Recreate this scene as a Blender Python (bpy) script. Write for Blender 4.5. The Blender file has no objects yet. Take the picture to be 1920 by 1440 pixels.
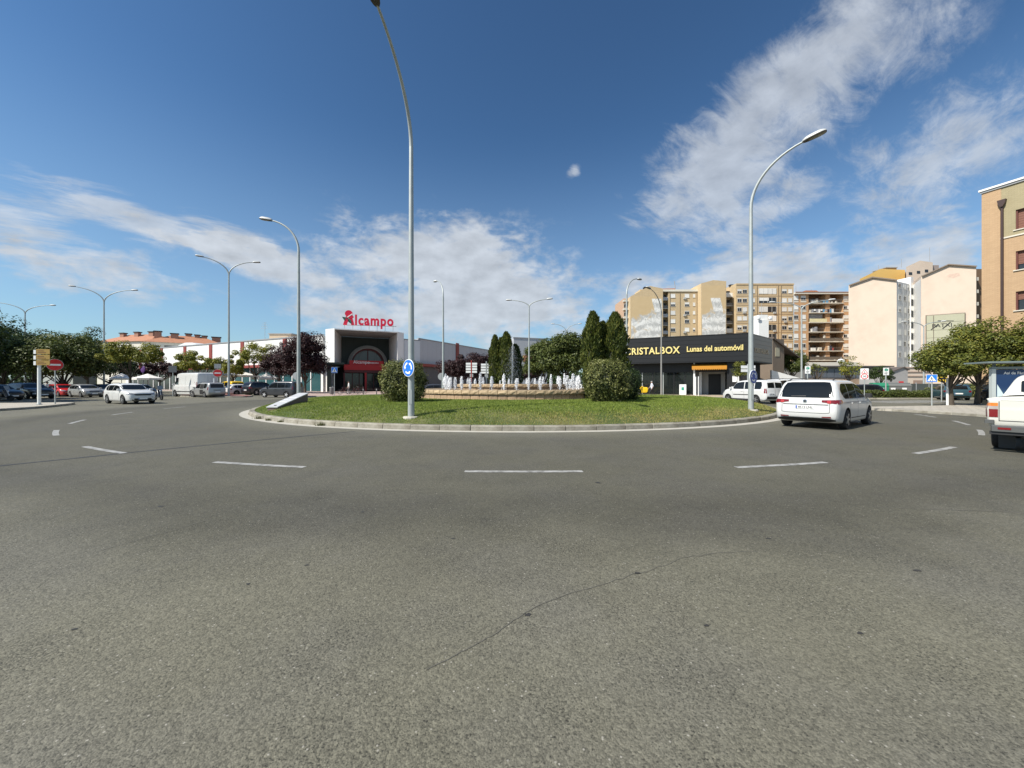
import bpy, bmesh, math, random
import numpy as np
from mathutils import Vector, Matrix
from mathutils.bvhtree import BVHTree

random.seed(11)
R = math.radians
S = bpy.context.scene
COL = S.collection

# ------------------------------------------------------------------ camera
F = 722.0                      # focal length in pixels of the 1920 px wide photograph
EYE = 1.5
cd = bpy.data.cameras.new('camera'); cam = bpy.data.objects.new('camera', cd); COL.objects.link(cam)
cd.sensor_width = 36.0; cd.lens = 36.0 * F / 1920.0
cd.clip_start = 0.05; cd.clip_end = 6000
cam.location = (0, 0, EYE); cam.rotation_euler = (R(90), 0, 0)
S.camera = cam

# ------------------------------------------------------------------ light
SUN_EL = 47.0
SUN_AZ = Vector((-0.86, -0.51, 0)).normalized()      # horizontal direction towards the sun
sd = bpy.data.lights.new('sun', 'SUN'); sd.energy = 5.0; sd.angle = R(0.53); sd.color = (1.0, 0.95, 0.86)
sun = bpy.data.objects.new('sun', sd); COL.objects.link(sun)
svec = Vector((SUN_AZ.x * math.cos(R(SUN_EL)), SUN_AZ.y * math.cos(R(SUN_EL)), math.sin(R(SUN_EL))))
sun.rotation_euler = svec.to_track_quat('Z', 'Y').to_euler()
sun.location = svec * 60

SKY_STRENGTH = 0.062
CLOUD = 10.0
vs = S.view_settings
vs.view_transform = 'Standard'; vs.look = 'None'; vs.exposure = 0.4; vs.gamma = 1.0; vs.use_curve_mapping = False

class NT:
    """tiny helper to write node maths"""
    def __init__(s, tree): s.t = tree
    def n(s, kind, **kw):
        x = s.t.nodes.new(kind)
        for k, v in kw.items(): setattr(x, k, v)
        return x
    def put(s, sock, v):
        if isinstance(v, bpy.types.NodeSocket): s.t.links.new(v, sock)
        else: sock.default_value = v
    def m(s, op, a, b=0.0, c=None, clamp=False):
        x = s.n('ShaderNodeMath', operation=op, use_clamp=clamp)
        s.put(x.inputs[0], a); s.put(x.inputs[1], b)
        if c is not None: s.put(x.inputs[2], c)
        return x.outputs[0]
    def vm(s, op, a, b=None, sc=None):
        x = s.n('ShaderNodeVectorMath', operation=op)
        s.put(x.inputs[0], a)
        if b is not None: s.put(x.inputs[1], b)
        if sc is not None: s.put(x.inputs['Scale'], sc)
        return x.outputs[0]
    def noise(s, vec, scale, detail=4, rough=0.55, dist=0.0):
        x = s.n('ShaderNodeTexNoise'); s.put(x.inputs['Vector'], vec)
        x.inputs['Scale'].default_value = scale; x.inputs['Detail'].default_value = detail
        x.inputs['Roughness'].default_value = rough; x.inputs['Distortion'].default_value = dist
        return x.outputs[0]
    def ramp(s, v, a, b, lo=0.0, hi=1.0):
        x = s.n('ShaderNodeMapRange', interpolation_type='SMOOTHSTEP', clamp=True)
        s.put(x.inputs[0], v); x.inputs[1].default_value = a; x.inputs[2].default_value = b
        x.inputs[3].default_value = lo; x.inputs[4].default_value = hi
        return x.outputs[0]
    def mix(s, f, a, b):
        x = s.n('ShaderNodeMix', data_type='RGBA')
        s.put(x.inputs[0], f)
        s.put(x.inputs[6], a if isinstance(a, bpy.types.NodeSocket) else (*a, 1))
        s.put(x.inputs[7], b if isinstance(b, bpy.types.NodeSocket) else (*b, 1))
        return x.outputs[2]

def build_world():
    w = bpy.data.worlds.new('World'); S.world = w; w.use_nodes = True
    t = w.node_tree; t.nodes.clear(); k = NT(t)
    out = k.n('ShaderNodeOutputWorld'); bg = k.n('ShaderNodeBackground')
    bg.inputs['Strength'].default_value = SKY_STRENGTH
    sky = k.n('ShaderNodeTexSky', sky_type='NISHITA')
    sky.sun_disc = False; sky.sun_elevation = R(SUN_EL)
    sky.sun_rotation = math.atan2(SUN_AZ.x, SUN_AZ.y)
    sky.air_density = 1.15; sky.dust_density = 0.6; sky.ozone_density = 2.2; sky.altitude = 380
    tc = k.n('ShaderNodeTexCoord'); d = tc.outputs['Generated']
    sp = k.n('ShaderNodeSeparateXYZ'); k.put(sp.inputs[0], d)
    x, y, z = sp.outputs
    az = k.m('MULTIPLY', k.m('ARCTAN2', x, y), 57.2958)
    el = k.m('MULTIPLY', k.m('ARCSINE', z), 57.2958)
    # cloud layer: direction projected on a high flat layer, so clouds foreshorten to the horizon
    h = k.m('ADD', k.m('MAXIMUM', z, 0.0), 0.07)
    cx = k.m('DIVIDE', x, h); cy = k.m('DIVIDE', y, h)
    ca, sa = math.cos(R(38)), math.sin(R(38))
    # streak frame for the high cirrus
    u = k.m('ADD', k.m('MULTIPLY', cx, ca), k.m('MULTIPLY', cy, sa))
    v = k.m('SUBTRACT', k.m('MULTIPLY', cy, ca), k.m('MULTIPLY', cx, sa))
    cb = k.n('ShaderNodeCombineXYZ'); k.put(cb.inputs[0], k.m('MULTIPLY', u, 0.62)); k.put(cb.inputs[1], k.m('MULTIPLY', v, 1.35))
    n1 = k.noise(cb.outputs[0], 2.0, 11, 0.68, 0.45)
    n1b = k.noise(cb.outputs[0], 6.0, 9, 0.68, 0.6)
    cb2 = k.n('ShaderNodeCombineXYZ'); k.put(cb2.inputs[0], k.m('MULTIPLY', az, 0.10)); k.put(cb2.inputs[1], k.m('MULTIPLY', el, 0.19)); cb2.inputs[2].default_value = 3.7
    n2 = k.noise(cb2.outputs[0], 1.5, 9, 0.58, 0.35)
    n3 = k.noise(cb2.outputs[0], 3.8, 7, 0.6, 0.2)
    def blob(a0, e0, sa_, se_, rot=0.0):
        da = k.m('SUBTRACT', az, a0); de = k.m('SUBTRACT', el, e0)
        c, s_ = math.cos(R(rot)), math.sin(R(rot))
        p = k.m('ADD', k.m('MULTIPLY', da, c / sa_), k.m('MULTIPLY', de, s_ / sa_))
        q = k.m('ADD', k.m('MULTIPLY', da, -s_ / se_), k.m('MULTIPLY', de, c / se_))
        r2 = k.m('ADD', k.m('MULTIPLY', p, p), k.m('MULTIPLY', q, q))
        return k.m('POWER', 2.71828, k.m('MULTIPLY', r2, -1.0))
    def add(*a):
        r = a[0]
        for b in a[1:]: r = k.m('MAXIMUM', r, b)
        return r
    # where the high cirrus lies
    mc = add(blob(36, 31.5, 16, 7.0, 24), blob(27.5, 25, 10, 7.5, 25), k.m('MULTIPLY', blob(33, 20.5, 9, 3.5, 20), .8), k.m('MULTIPLY', blob(48, 22, 10, 6, 20), 0.8), k.m('MULTIPLY', blob(47, 30, 5, 4, 20), 0.5),
             k.m('MULTIPLY', blob(9.3, 28.8, 1.3, 1.0, 30), 0.8), k.m('MULTIPLY', blob(18, 21, 4, 1.2, -30), 0.6),
             k.m('MULTIPLY', blob(-44, 16.8, 9, 2.3, -10), 0.85), k.m('MULTIPLY', blob(-36, 17.5, 7, 1.5, -12), 0.75),
             k.m('MULTIPLY', blob(-53, 14.5, 7, 3.6, 0), 0.8))
    # everywhere else, thin cirrus as in the rest of that sky
    rest = k.m('MULTIPLY', k.ramp(k.m('ABSOLUTE', az), 62, 95), 0.55)
    mc = k.m('MAXIMUM', mc, rest)
    dc = k.m('ADD', k.m('MULTIPLY', n1, 0.55), k.m('MULTIPLY', n1b, 0.45))
    f1 = k.ramp(k.m('ADD', dc, k.m('MULTIPLY', mc, 0.40)), 0.63, 0.87)
    f1 = k.m('MULTIPLY', f1, k.ramp(mc, 0.02, 0.4))
    # lower puffy banks near the horizon
    ml = add(blob(-9, 17.0, 17, 6.5, -3), blob(-4, 12, 19, 6), k.m('MULTIPLY', blob(-20, 10, 11, 4), 0.75), k.m('MULTIPLY', blob(-18.5, 21.3, 2.4, 1.6), 0.7),
             k.m('MULTIPLY', blob(20, 11.5, 12, 3.6), 0.75), k.m('MULTIPLY', blob(33, 12.5, 13, 5), 0.72), k.m('MULTIPLY', blob(47, 14, 9, 4), 0.65),
             k.m('MULTIPLY', blob(-33, 15, 12, 2.6, -8), 0.72), k.m('MULTIPLY', blob(-48, 11, 12, 3.5), 0.55), k.m('MULTIPLY', blob(-50, 13, 10, 2.0, 0), 0.5), k.m('MULTIPLY', blob(8, 7, 30, 3.5), 0.62))
    dl = k.m('ADD', k.m('MULTIPLY', n2, 0.65), k.m('MULTIPLY', n3, 0.35))
    f2 = k.ramp(k.m('ADD', dl, k.m('MULTIPLY', ml, 0.48)), 0.62, 0.86)
    f2 = k.m('MULTIPLY', f2, k.ramp(ml, 0.03, 0.4))
    fac = k.m('MINIMUM', k.m('ADD', k.m('MULTIPLY', f1, 0.72), k.m('MULTIPLY', f2, 0.88)), 0.92)
    fac = k.m('MULTIPLY', fac, k.ramp(el, 0.5, 5.0))
    shade = k.m('ADD', 0.80, k.m('MULTIPLY', k.m('SUBTRACT', k.noise(cb2.outputs[0], 2.4, 5), 0.42), 0.75))
    ccol = k.vm('SCALE', (0.86 * CLOUD, 0.92 * CLOUD, 1.0 * CLOUD), sc=shade)
    # a trace of pale haze low over the town
    hz = k.ramp(el, 0.0, 34.0, 0.50, 0.0)
    gm = k.n('ShaderNodeGamma'); k.put(gm.inputs[0], sky.outputs[0]); gm.inputs[1].default_value = 1.36
    deep = k.vm('MULTIPLY', gm.outputs[0], (0.68, 0.84, 0.85))
    base = k.mix(hz, deep, (0.46 * CLOUD, 0.66 * CLOUD, 0.92 * CLOUD))
    col = k.mix(fac, base, ccol)
    k.put(bg.inputs['Color'], col)
    t.links.new(bg.outputs[0], out.inputs['Surface'])
build_world()

# ------------------------------------------------------------------ helpers
def at(px, py, d):
    """the place that lies d metres in front of the camera at photograph pixel px, py"""
    return Vector(((px - 960) / F * d, d, EYE - (py - 720) / F * d))
def gx(px, d): return (px - 960) / F * d
def gz(py, d): return EYE - (py - 720) / F * d

MATS = {}
def pm(name, col, rough=0.6, var=0.10, scale=2.0, metal=0.0, rnd=0.0, bump=0.0, bscale=30.0, spec=0.5, coat=0.0, var2=0.0, scale2=0.3, col2=None):
    """procedural material: base colour broken up by noise, optional second tint, fine relief"""
    if name in MATS: return MATS[name]
    m = bpy.data.materials.new(name); m.use_nodes = True; t = m.node_tree; k = NT(t)
    b = t.nodes['Principled BSDF']
    tc = k.n('ShaderNodeTexCoord'); co = tc.outputs['Object']
    n = k.noise(co, scale, 5, 0.6)
    f = k.m('ADD', 1.0 - var, k.m('MULTIPLY', n, 2 * var))
    if rnd:
        oi = k.n('ShaderNodeObjectInfo')
        f = k.m('MULTIPLY', f, k.m('ADD', 1.0 - rnd, k.m('MULTIPLY', oi.outputs['Random'], 2 * rnd)))
    c = col
    if col2 is not None:
        c = k.mix(k.ramp(k.noise(co, scale2, 6, 0.65), 0.42, 0.66), col, col2)
        cc = k.vm('SCALE', c, sc=f)
    else:
        cc = k.vm('SCALE', tuple(col), sc=f)
    k.put(b.inputs['Base Color'], cc)
    b.inputs['Roughness'].default_value = rough; b.inputs['Metallic'].default_value = metal
    b.inputs['Specular IOR Level'].default_value = spec
    b.inputs['Coat Weight'].default_value = coat; b.inputs['Coat Roughness'].default_value = 0.05
    if bump:
        bp = k.n('ShaderNodeBump'); bp.inputs['Strength'].default_value = bump; bp.inputs['Distance'].default_value = 0.02
        k.put(bp.inputs['Height'], k.noise(co, bscale, 5, 0.7)); k.put(b.inputs['Normal'], bp.outputs[0])
    MATS[name] = m
    return m

def leaf_mat(name, cols, trans=0.28, rough=0.55):
    if name in MATS: return MATS[name]
    m = bpy.data.materials.new(name); m.use_nodes = True; t = m.node_tree; k = NT(t)
    b = t.nodes['Principled BSDF']; o = t.nodes['Material Output']
    g = k.n('ShaderNodeNewGeometry'); cr = k.n('ShaderNodeValToRGB')
    tc = k.n('ShaderNodeTexCoord')
    n = k.noise(tc.outputs['Object'], 0.9, 3)
    f = k.m('ADD', k.m('MULTIPLY', g.outputs['Random Per Island'], 0.6), k.m('MULTIPLY', k.m('SUBTRACT', n, 0.3), 1.0))
    k.put(cr.inputs[0], f)
    e = cr.color_ramp.elements
    e[0].position = 0.1; e[0].color = (*cols[0], 1); e[1].position = 0.95; e[1].color = (*cols[-1], 1)
    for i, c in enumerate(cols[1:-1]):
        x = e.new(0.1 + 0.85 * (i + 1) / (len(cols) - 1)); x.color = (*c, 1)
    k.put(b.inputs['Base Color'], cr.outputs[0]); b.inputs['Roughness'].default_value = rough
    b.inputs['Specular IOR Level'].default_value = 0.35
    tr = k.n('ShaderNodeBsdfTranslucent'); k.put(tr.inputs[0], cr.outputs[0])
    mx = k.n('ShaderNodeMixShader'); mx.inputs[0].default_value = trans
    t.links.new(b.outputs[0], mx.inputs[1]); t.links.new(tr.outputs[0], mx.inputs[2]); t.links.new(mx.outputs[0], o.inputs[0])
    MATS[name] = m
    return m

class MB:
    """collects shapes, then links them as ONE mesh object"""
    def __init__(s): s.v = []; s.f = []; s.mi = []; s.cur = 0; s.M = None
    def mat(s, i): s.cur = i; return s
    def addv(s, pts):
        b = len(s.v)
        if s.M is None: s.v += [tuple(p) for p in pts]
        else: s.v += [tuple(s.M @ Vector(p)) for p in pts]
        return b
    def face(s, idx): s.f.append(tuple(idx)); s.mi.append(s.cur)
    def poly(s, pts):
        b = s.addv(pts); s.face(range(b, b + len(pts)))
    def box(s, x0, x1, y0, y1, z0, z1, bev=0.0):
        if bev:
            c = bev
            prof = [(x0 + c, y0), (x1 - c, y0), (x1, y0 + c), (x1, y1 - c), (x1 - c, y1), (x0 + c, y1), (x0, y1 - c), (x0, y0 + c)]
            b = s.addv([(x, y, z0) for x, y in prof] + [(x, y, z1 - c) for x, y in prof] +
                       [(min(max(x, x0 + c), x1 - c), min(max(y, y0 + c), y1 - c), z1) for x, y in prof])
            for i in range(8):
                j = (i + 1) % 8
                s.face((b + i, b + j, b + 8 + j, b + 8 + i)); s.face((b + 8 + i, b + 8 + j, b + 16 + j, b + 16 + i))
            s.face(range(b + 16, b + 24)); s.face(range(b + 7, b - 1, -1) if b else [7, 6, 5, 4, 3, 2, 1, 0])
            return s
        b = s.addv([(x0, y0, z0), (x1, y0, z0), (x1, y1, z0), (x0, y1, z0), (x0, y0, z1), (x1, y0, z1), (x1, y1, z1), (x0, y1, z1)])
        for q in ((0, 3, 2, 1), (4, 5, 6, 7), (0, 1, 5, 4), (1, 2, 6, 5), (2, 3, 7, 6), (3, 0, 4, 7)): s.face([b + i for i in q])
        return s
    def prism(s, pts, z0, z1, axis='z'):
        """polygon (counter clockwise) pulled along an axis; z0/z1 may be lists"""
        n = len(pts)
        def P(p, h):
            return (p[0], p[1], h) if axis == 'z' else ((p[0], h, p[1]) if axis == 'y' else (h, p[0], p[1]))
        h0 = z0 if isinstance(z0, (list, tuple)) else [z0] * n
        h1 = z1 if isinstance(z1, (list, tuple)) else [z1] * n
        b = s.addv([P(p, h) for p, h in zip(pts, h0)] + [P(p, h) for p, h in zip(pts, h1)])
        for i in range(n):
            j = (i + 1) % n
            q = (b + i, b + j, b + n + j, b + n + i)
            s.face(q if axis != 'y' else q[::-1])
        lo = list(range(b + n - 1, b - 1, -1)) if b else list(range(n - 1, -1, -1)); hi = list(range(b + n, b + 2 * n))
        s.face(lo if axis != 'y' else lo[::-1]); s.face(hi if axis != 'y' else hi[::-1])
        return s
    def tube(s, pts, rad, n=10, cap=True):
        pts = [Vector(p) for p in pts]
        rr = rad if isinstance(rad, (list, tuple)) else [rad] * len(pts)
        up = Vector((0, 0, 1)); first = None; prev = None
        for i, p in enumerate(pts):
            t = (pts[min(i + 1, len(pts) - 1)] - pts[max(i - 1, 0)]).normalized()
            a = up.cross(t)
            if a.length < 1e-3: a = Vector((1, 0, 0)) if prev is None else prev
            a.normalize()
            if prev is not None and a.dot(prev) < 0: a = -a
            prev = a
            c = t.cross(a)
            b = s.addv([p + (a * math.cos(2 * math.pi * j / n) + c * math.sin(2 * math.pi * j / n)) * rr[i] for j in range(n)])
            if first is None: first = b
            else:
                for j in range(n):
                    k = (j + 1) % n
                    s.face((b - n + j, b - n + k, b + k, b + j))
        if cap:
            s.face([first + j for j in range(n - 1, -1, -1)]); s.face([b + j for j in range(n)])
        return s
    def lathe(s, prof, n=16, axis='z', c=(0, 0, 0)):
        c = Vector(c); base = None
        for i, (r, h) in enumerate(prof):
            ring = []
            for j in range(n):
                a = 2 * math.pi * j / n
                p = (r * math.cos(a), r * math.sin(a), h)
                if axis == 'y': p = (p[0], -p[2], p[1])
                if axis == 'x': p = (p[2], p[0], p[1])
                ring.append(c + Vector(p))
            b = s.addv(ring)
            if i:
                for j in range(n):
                    k = (j + 1) % n
                    s.face((b - n + j, b - n + k, b + k, b + j))
            else: base = b
        s.face([base + j for j in range(n - 1, -1, -1)]); s.face([b + j for j in range(n)])
        return s
    def ball(s, c, r, nu=12, nv=7, sq=(1, 1, 1)):
        prof = [(max(1e-3, math.sin(math.pi * i / nv)), -math.cos(math.pi * i / nv)) for i in range(nv + 1)]
        M0 = s.M; T = Matrix.Translation(c) @ Matrix.Diagonal((r * sq[0], r * sq[1], r * sq[2], 1))
        s.M = T if M0 is None else M0 @ T
        s.lathe(prof, nu); s.M = M0
        return s
    def build(s, name, mats, parent=None, loc=(0, 0, 0), rotz=0.0, smooth=None):
        me = bpy.data.meshes.new(name); me.from_pydata(s.v, [], s.f)
        mats = mats if isinstance(mats, (list, tuple)) else [mats]
        for m in mats: me.materials.append(m)
        if len(mats) > 1: me.polygons.foreach_set('material_index', s.mi)
        finish(me, smooth)
        return link(name, me, parent, loc, rotz)

def finish(me, smooth=None):
    if smooth:
        me.polygons.foreach_set('use_smooth', [True] * len(me.polygons))
        me.update(); me.set_sharp_from_angle(angle=R(smooth))
    me.update()

def link(name, me, parent=None, loc=(0, 0, 0), rotz=0.0, scale=None):
    o = bpy.data.objects.new(name, me); COL.objects.link(o)
    o.location = loc; o.rotation_euler = (0, 0, rotz)
    if scale: o.scale = scale
    if parent is not None: o.parent = parent
    return o

def tag(o, label=None, cat=None, group=None, kind=None):
    if label: o['label'] = label
    if cat: o['category'] = cat
    if group: o['group'] = group
    if kind: o['kind'] = kind
    return o
def thing(name, label, cat, loc=(0, 0, 0), rotz=0.0, group=None):
    o = bpy.data.objects.new(name, None); COL.objects.link(o)
    o.empty_display_size = 0.3; o.location = loc; o.rotation_euler = (0, 0, rotz)
    return tag(o, label, cat, group)
def structure(name):
    o = bpy.data.objects.new(name, None); COL.objects.link(o); o['kind'] = 'structure'; return o

KIDS = {}
def kids(o): return list(o.children)
def dup(root, loc, rotz=0.0, label=None, group=None, scale=None, swap=None):
    """a copy of a thing with copies of its parts and sub-parts; swap = {material: other material}"""
    def cp(o, par):
        c = o.copy(); COL.objects.link(c); c.parent = par
        if swap and c.type == 'MESH':
            for i, sl in enumerate(o.material_slots):
                if sl.material and sl.material.name in swap:
                    c.material_slots[i].link = 'OBJECT'; c.material_slots[i].material = swap[sl.material.name]
        for ch in kids(o): cp(ch, c)
        return c
    r = cp(root, None)
    r.location = loc; r.rotation_euler = (0, 0, rotz)
    if scale: r.scale = scale if isinstance(scale, (tuple, list)) else (scale,) * 3
    if label: r['label'] = label
    if group: r['group'] = group
    return r

def np_mesh(name, V, mats, mi=None):
    """V: (n,k,3) array of loose polygons with k corners"""
    n, kk = V.shape[0], V.shape[1]
    me = bpy.data.meshes.new(name)
    me.vertices.add(n * kk); me.vertices.foreach_set('co', V.reshape(-1).astype(np.float32))
    me.loops.add(n * kk); me.loops.foreach_set('vertex_index', np.arange(n * kk, dtype=np.int32))
    me.polygons.add(n); me.polygons.foreach_set('loop_start', np.arange(0, n * kk, kk, dtype=np.int32))
    for m in (mats if isinstance(mats, (list, tuple)) else [mats]): me.materials.append(m)
    if mi is not None: me.polygons.foreach_set('material_index', mi)
    me.update(calc_edges=True); me.validate()
    return me

def text_mesh(body, size, extrude=0.02, bold=0.0, align='LEFT', spacing=1.0):
    cu = bpy.data.curves.new('txt', 'FONT'); cu.body = body; cu.size = size; cu.extrude = extrude; cu.offset = bold
    cu.align_x = align; cu.resolution_u = 3; cu.space_character = spacing
    o = bpy.data.objects.new('txt', cu); COL.objects.link(o)
    dg = bpy.context.evaluated_depsgraph_get(); dg.update()
    me = bpy.data.meshes.new_from_object(o.evaluated_get(dg))
    bpy.data.objects.remove(o); bpy.data.curves.remove(cu)
    # stand it upright: x right, z up, face to -y
    me.transform(Matrix.Rotation(R(90), 4, 'X'))
    return me
def letters(body, size, extrude, bold, mat, parent, loc, rotz=0.0, name='letter', spacing=1.0, width=None):
    """every letter an object of its own"""
    me = text_mesh(body, size, extrude, bold, spacing=spacing)
    bm = bmesh.new(); bm.from_mesh(me); bm.verts.ensure_lookup_table()
    seen = set(); isl = []
    for v in bm.verts:
        if v.index in seen: continue
        st = [v]; comp = []
        seen.add(v.index)
        while st:
            a = st.pop(); comp.append(a.index)
            for e in a.link_edges:
                b = e.other_vert(a)
                if b.index not in seen: seen.add(b.index); st.append(b)
        xs = [bm.verts[i].co.x for i in comp]
        isl.append([min(xs), max(xs), set(comp)])
    isl.sort(key=lambda q: q[0]); grp = []
    for a in isl:
        if grp and a[0] < grp[-1][1] - 0.25 * min(a[1] - a[0], grp[-1][1] - grp[-1][0]):
            grp[-1][1] = max(grp[-1][1], a[1]); grp[-1][2] |= a[2]
        else: grp.append(a)
    tot = max(g[1] for g in grp)
    sx = (width / tot) if width else 1.0
    vs_ = [v.co.copy() for v in bm.verts]; fs = [[v.index for v in f.verts] for f in bm.faces]
    bm.free(); bpy.data.meshes.remove(me); outs = []
    for g in grp:
        ids = sorted(g[2]); mp = {j: i for i, j in enumerate(ids)}
        m2 = bpy.data.meshes.new(name)
        m2.from_pydata([(vs_[j].x * sx, vs_[j].y, vs_[j].z) for j in ids], [], [[mp[j] for j in f] for f in fs if f[0] in mp])
        m2.materials.append(mat); m2.update()
        outs.append(link(name, m2, parent, loc, rotz))
    return outs
def flat_text(body, size, mat, parent, loc, rotz=0.0, name='lettering', bold=0.0, align='CENTER', extrude=0.004):
    me = text_mesh(body, size, extrude, bold, align); me.materials.clear(); me.materials.append(mat)
    me.name = name
    return link(name, me, parent, loc, rotz)

# ------------------------------------------------------------------ ground and roads
IC = Vector((0.2, 28.5, 0)); IR = 16.25          # roundabout island: centre and kerb radius

def asphalt_material():
    m = bpy.data.materials.new('asphalt'); m.use_nodes = True; t = m.node_tree; k = NT(t); b = t.nodes['Principled BSDF']
    co = k.n('ShaderNodeTexCoord').outputs['Object']
    rel = k.vm('SUBTRACT', co, tuple(IC))
    ln = k.n('ShaderNodeVectorMath', operation='LENGTH'); k.put(ln.inputs[0], rel); rad = ln.outputs['Value']
    vo = k.n('ShaderNodeTexVoronoi', feature='F1'); k.put(vo.inputs['Vector'], co); vo.inputs['Scale'].default_value = 150
    vo2 = k.n('ShaderNodeTexVoronoi', feature='F1'); k.put(vo2.inputs['Vector'], co); vo2.inputs['Scale'].default_value = 62
    fine = k.noise(co, 260, 3, 0.7)
    mid = k.noise(co, 9, 6, 0.7)
    big = k.noise(co, 0.35, 5, 0.6)
    # stones of the mix: each its own grey, with dark pits where the binder shows
    sep = k.n('ShaderNodeSeparateColor'); k.put(sep.inputs[0], vo.outputs['Color'])
    sep2 = k.n('ShaderNodeSeparateColor'); k.put(sep2.inputs[0], vo2.outputs['Color'])
    stone = k.m('ADD', k.m('MULTIPLY', sep.outputs[0], 0.55), k.m('MULTIPLY', sep2.outputs[1], 0.45))
    stone = k.m('ADD', 0.56, k.m('MULTIPLY', stone, 0.95))
    pitn = k.m('ADD', k.noise(co, 75, 4, 0.75), k.m('MULTIPLY', k.m('SUBTRACT', k.noise(co, 1.6, 4), 0.5), 0.22))
    pits = k.ramp(pitn, 0.565, 0.65, 1.0, 0.34)
    stone = k.m('MULTIPLY', stone, pits)
    white = k.ramp(sep2.outputs[2], 0.986, 0.992, 0, .75)
    white = k.m('MULTIPLY', white, k.ramp(vo2.outputs['Distance'], 0.38, 0.22))
    # rings worn smooth and darkened by tyres and oil (they turn round the island)
    wob = k.m('ADD', rad, k.m('MULTIPLY', k.m('SUBTRACT', big, 0.5), 2.2))
    lane = k.m('MULTIPLY', k.ramp(wob, 16.4, 18.4), k.ramp(wob, 23.6, 26.4, 1, 0))
    lane2 = k.m('MULTIPLY', k.ramp(wob, 22.8, 23.8), k.ramp(wob, 24.2, 25.6, 1, 0))
    lightp = k.m('ADD', 0.80, k.m('MULTIPLY', mid, 0.26))
    lightp = k.m('MULTIPLY', lightp, k.m('ADD', 0.78, k.m('MULTIPLY', big, 0.44)))
    dark = k.m('SUBTRACT', 1.0, k.m('ADD', k.m('MULTIPLY', lane, 0.30), k.m('MULTIPLY', lane2, 0.12)))
    spots = k.ramp(k.noise(co, 1.7, 3, 0.5), 0.71, 0.76, 1.0, 0.72)
    f = k.m('MULTIPLY', k.m('MULTIPLY', stone, lightp), k.m('MULTIPLY', dark, spots))
    tint = k.mix(k.ramp(k.noise(co, 0.55, 4), 0.4, 0.65), (0.146, 0.138, 0.101), (0.140, 0.133, 0.104))
    c = k.vm('SCALE', tint, sc=f)
    c = k.mix(white, c, (0.36, 0.34, 0.29))
    k.put(b.inputs['Base Color'], c)
    b.inputs['Roughness'].default_value = 0.78; b.inputs['Specular IOR Level'].default_value = 0.35
    h = k.m('ADD', k.m('MULTIPLY', vo.outputs['Distance'], -0.35), k.m('ADD', k.m('MULTIPLY', vo2.outputs['Distance'], -0.5), k.m('ADD', k.m('MULTIPLY', fine, 0.25), k.m('MULTIPLY', pits, 0.55))))
    bp = k.n('ShaderNodeBump'); bp.inputs['Strength'].default_value = 0.75; bp.inputs['Distance'].default_value = 0.007
    k.put(bp.inputs['Height'], h); k.put(b.inputs['Normal'], bp.outputs[0])
    return m
M_ASPH = asphalt_material()
mb = MB()
mb.poly([(-2500, -400, 0), (2500, -400, 0), (2500, 4000, 0), (-2500, 4000, 0)])
road = mb.build('road', M_ASPH); tag(road, kind='structure')

M_PAINT = pm('road_paint', (0.37, 0.365, 0.345), 0.6, 0.22, 14, col2=(0.16, 0.155, 0.14), scale2=7)
M_TAR = pm('tar', (0.028, 0.027, 0.026), 0.55, 0.2, 6)
M_CONC = pm('kerb_concrete', (0.30, 0.28, 0.23), 0.85, 0.16, 9, rnd=0.13, bump=0.4, bscale=60, col2=(0.20, 0.18, 0.14), scale2=2.5)
M_GUT = pm('gutter_concrete', (0.42, 0.40, 0.345), 0.8, 0.14, 6, col2=(0.40, 0.37, 0.31), scale2=2.2)

def ring_sheet(mb, r0, r1, z, a0, a1, n, c=IC):
    pr = None
    for i in range(n + 1):
        a = R(a0 + (a1 - a0) * i / n)
        b = mb.addv([(c.x + r0 * math.cos(a), c.y + r0 * math.sin(a), z), (c.x + r1 * math.cos(a), c.y + r1 * math.sin(a), z)])
        if i: mb.face((b - 2, b - 1, b + 1, b))
    return mb
# lane dashes round the island: separate painted marks lying on the road
dm = MB()
ring_sheet(dm, 21.85, 21.98, 0.004, -90 - 2.65, -90 + 2.65, 8, Vector((0, 0, 0)))
dash = dm.build('lane_dash', M_PAINT, road, IC)
for a in (12.7, -13.0, 25.4, -25.8, -40.5, 40.8, 51.5, 62, -53, -66, 75, -79):
    o = dash.copy(); COL.objects.link(o); o.parent = road; o.rotation_euler.z = R(a)
e = ring_sheet(MB(), IR + 0.02, IR + 0.40, 0.006, 0, 360, 160).build('edge_band', M_GUT, road)
# old seams and cracks sealed with tar
def strip(mb, pts, w, z):
    pr = None
    for i, p in enumerate(pts):
        p = Vector((p[0], p[1], z)); a = Vector((*pts[max(i - 1, 0)], z)); c = Vector((*pts[min(i + 1, len(pts) - 1)], z))
        t = (c - a).normalized(); nn = Vector((-t.y, t.x, 0)) * (w * random.uniform(0.7, 1.25) / 2)
        b = mb.addv([p - nn, p + nn])
        if i: mb.face((b - 2, b, b + 1, b - 1))
def seam(p, q, n, w, jit, name='tar_seam', z=0.003):
    m = MB(); p, q = Vector(p), Vector(q); nn = Vector((-(q - p).y, (q - p).x)).normalized()
    off = 0
    pts = []
    for i in range(n + 1):
        off += random.uniform(-jit, jit)
        pts.append((p + (q - p) * i / n) + nn * off * math.sin(math.pi * i / n))
    strip(m, pts, w, z); return m.build(name, M_TAR, road)
seam(at(-140, 888, 722 * 1.5 / 168).xy, at(300, 843, 8.8).xy, 22, 0.085, 0.015)
seam(at(300, 843, 8.8).xy, at(665, 809, 12.17).xy, 26, 0.09, 0.02)
M_TAR2 = pm('old_crack', (0.108, 0.102, 0.083), 0.7, 0.3, 8)
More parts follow.
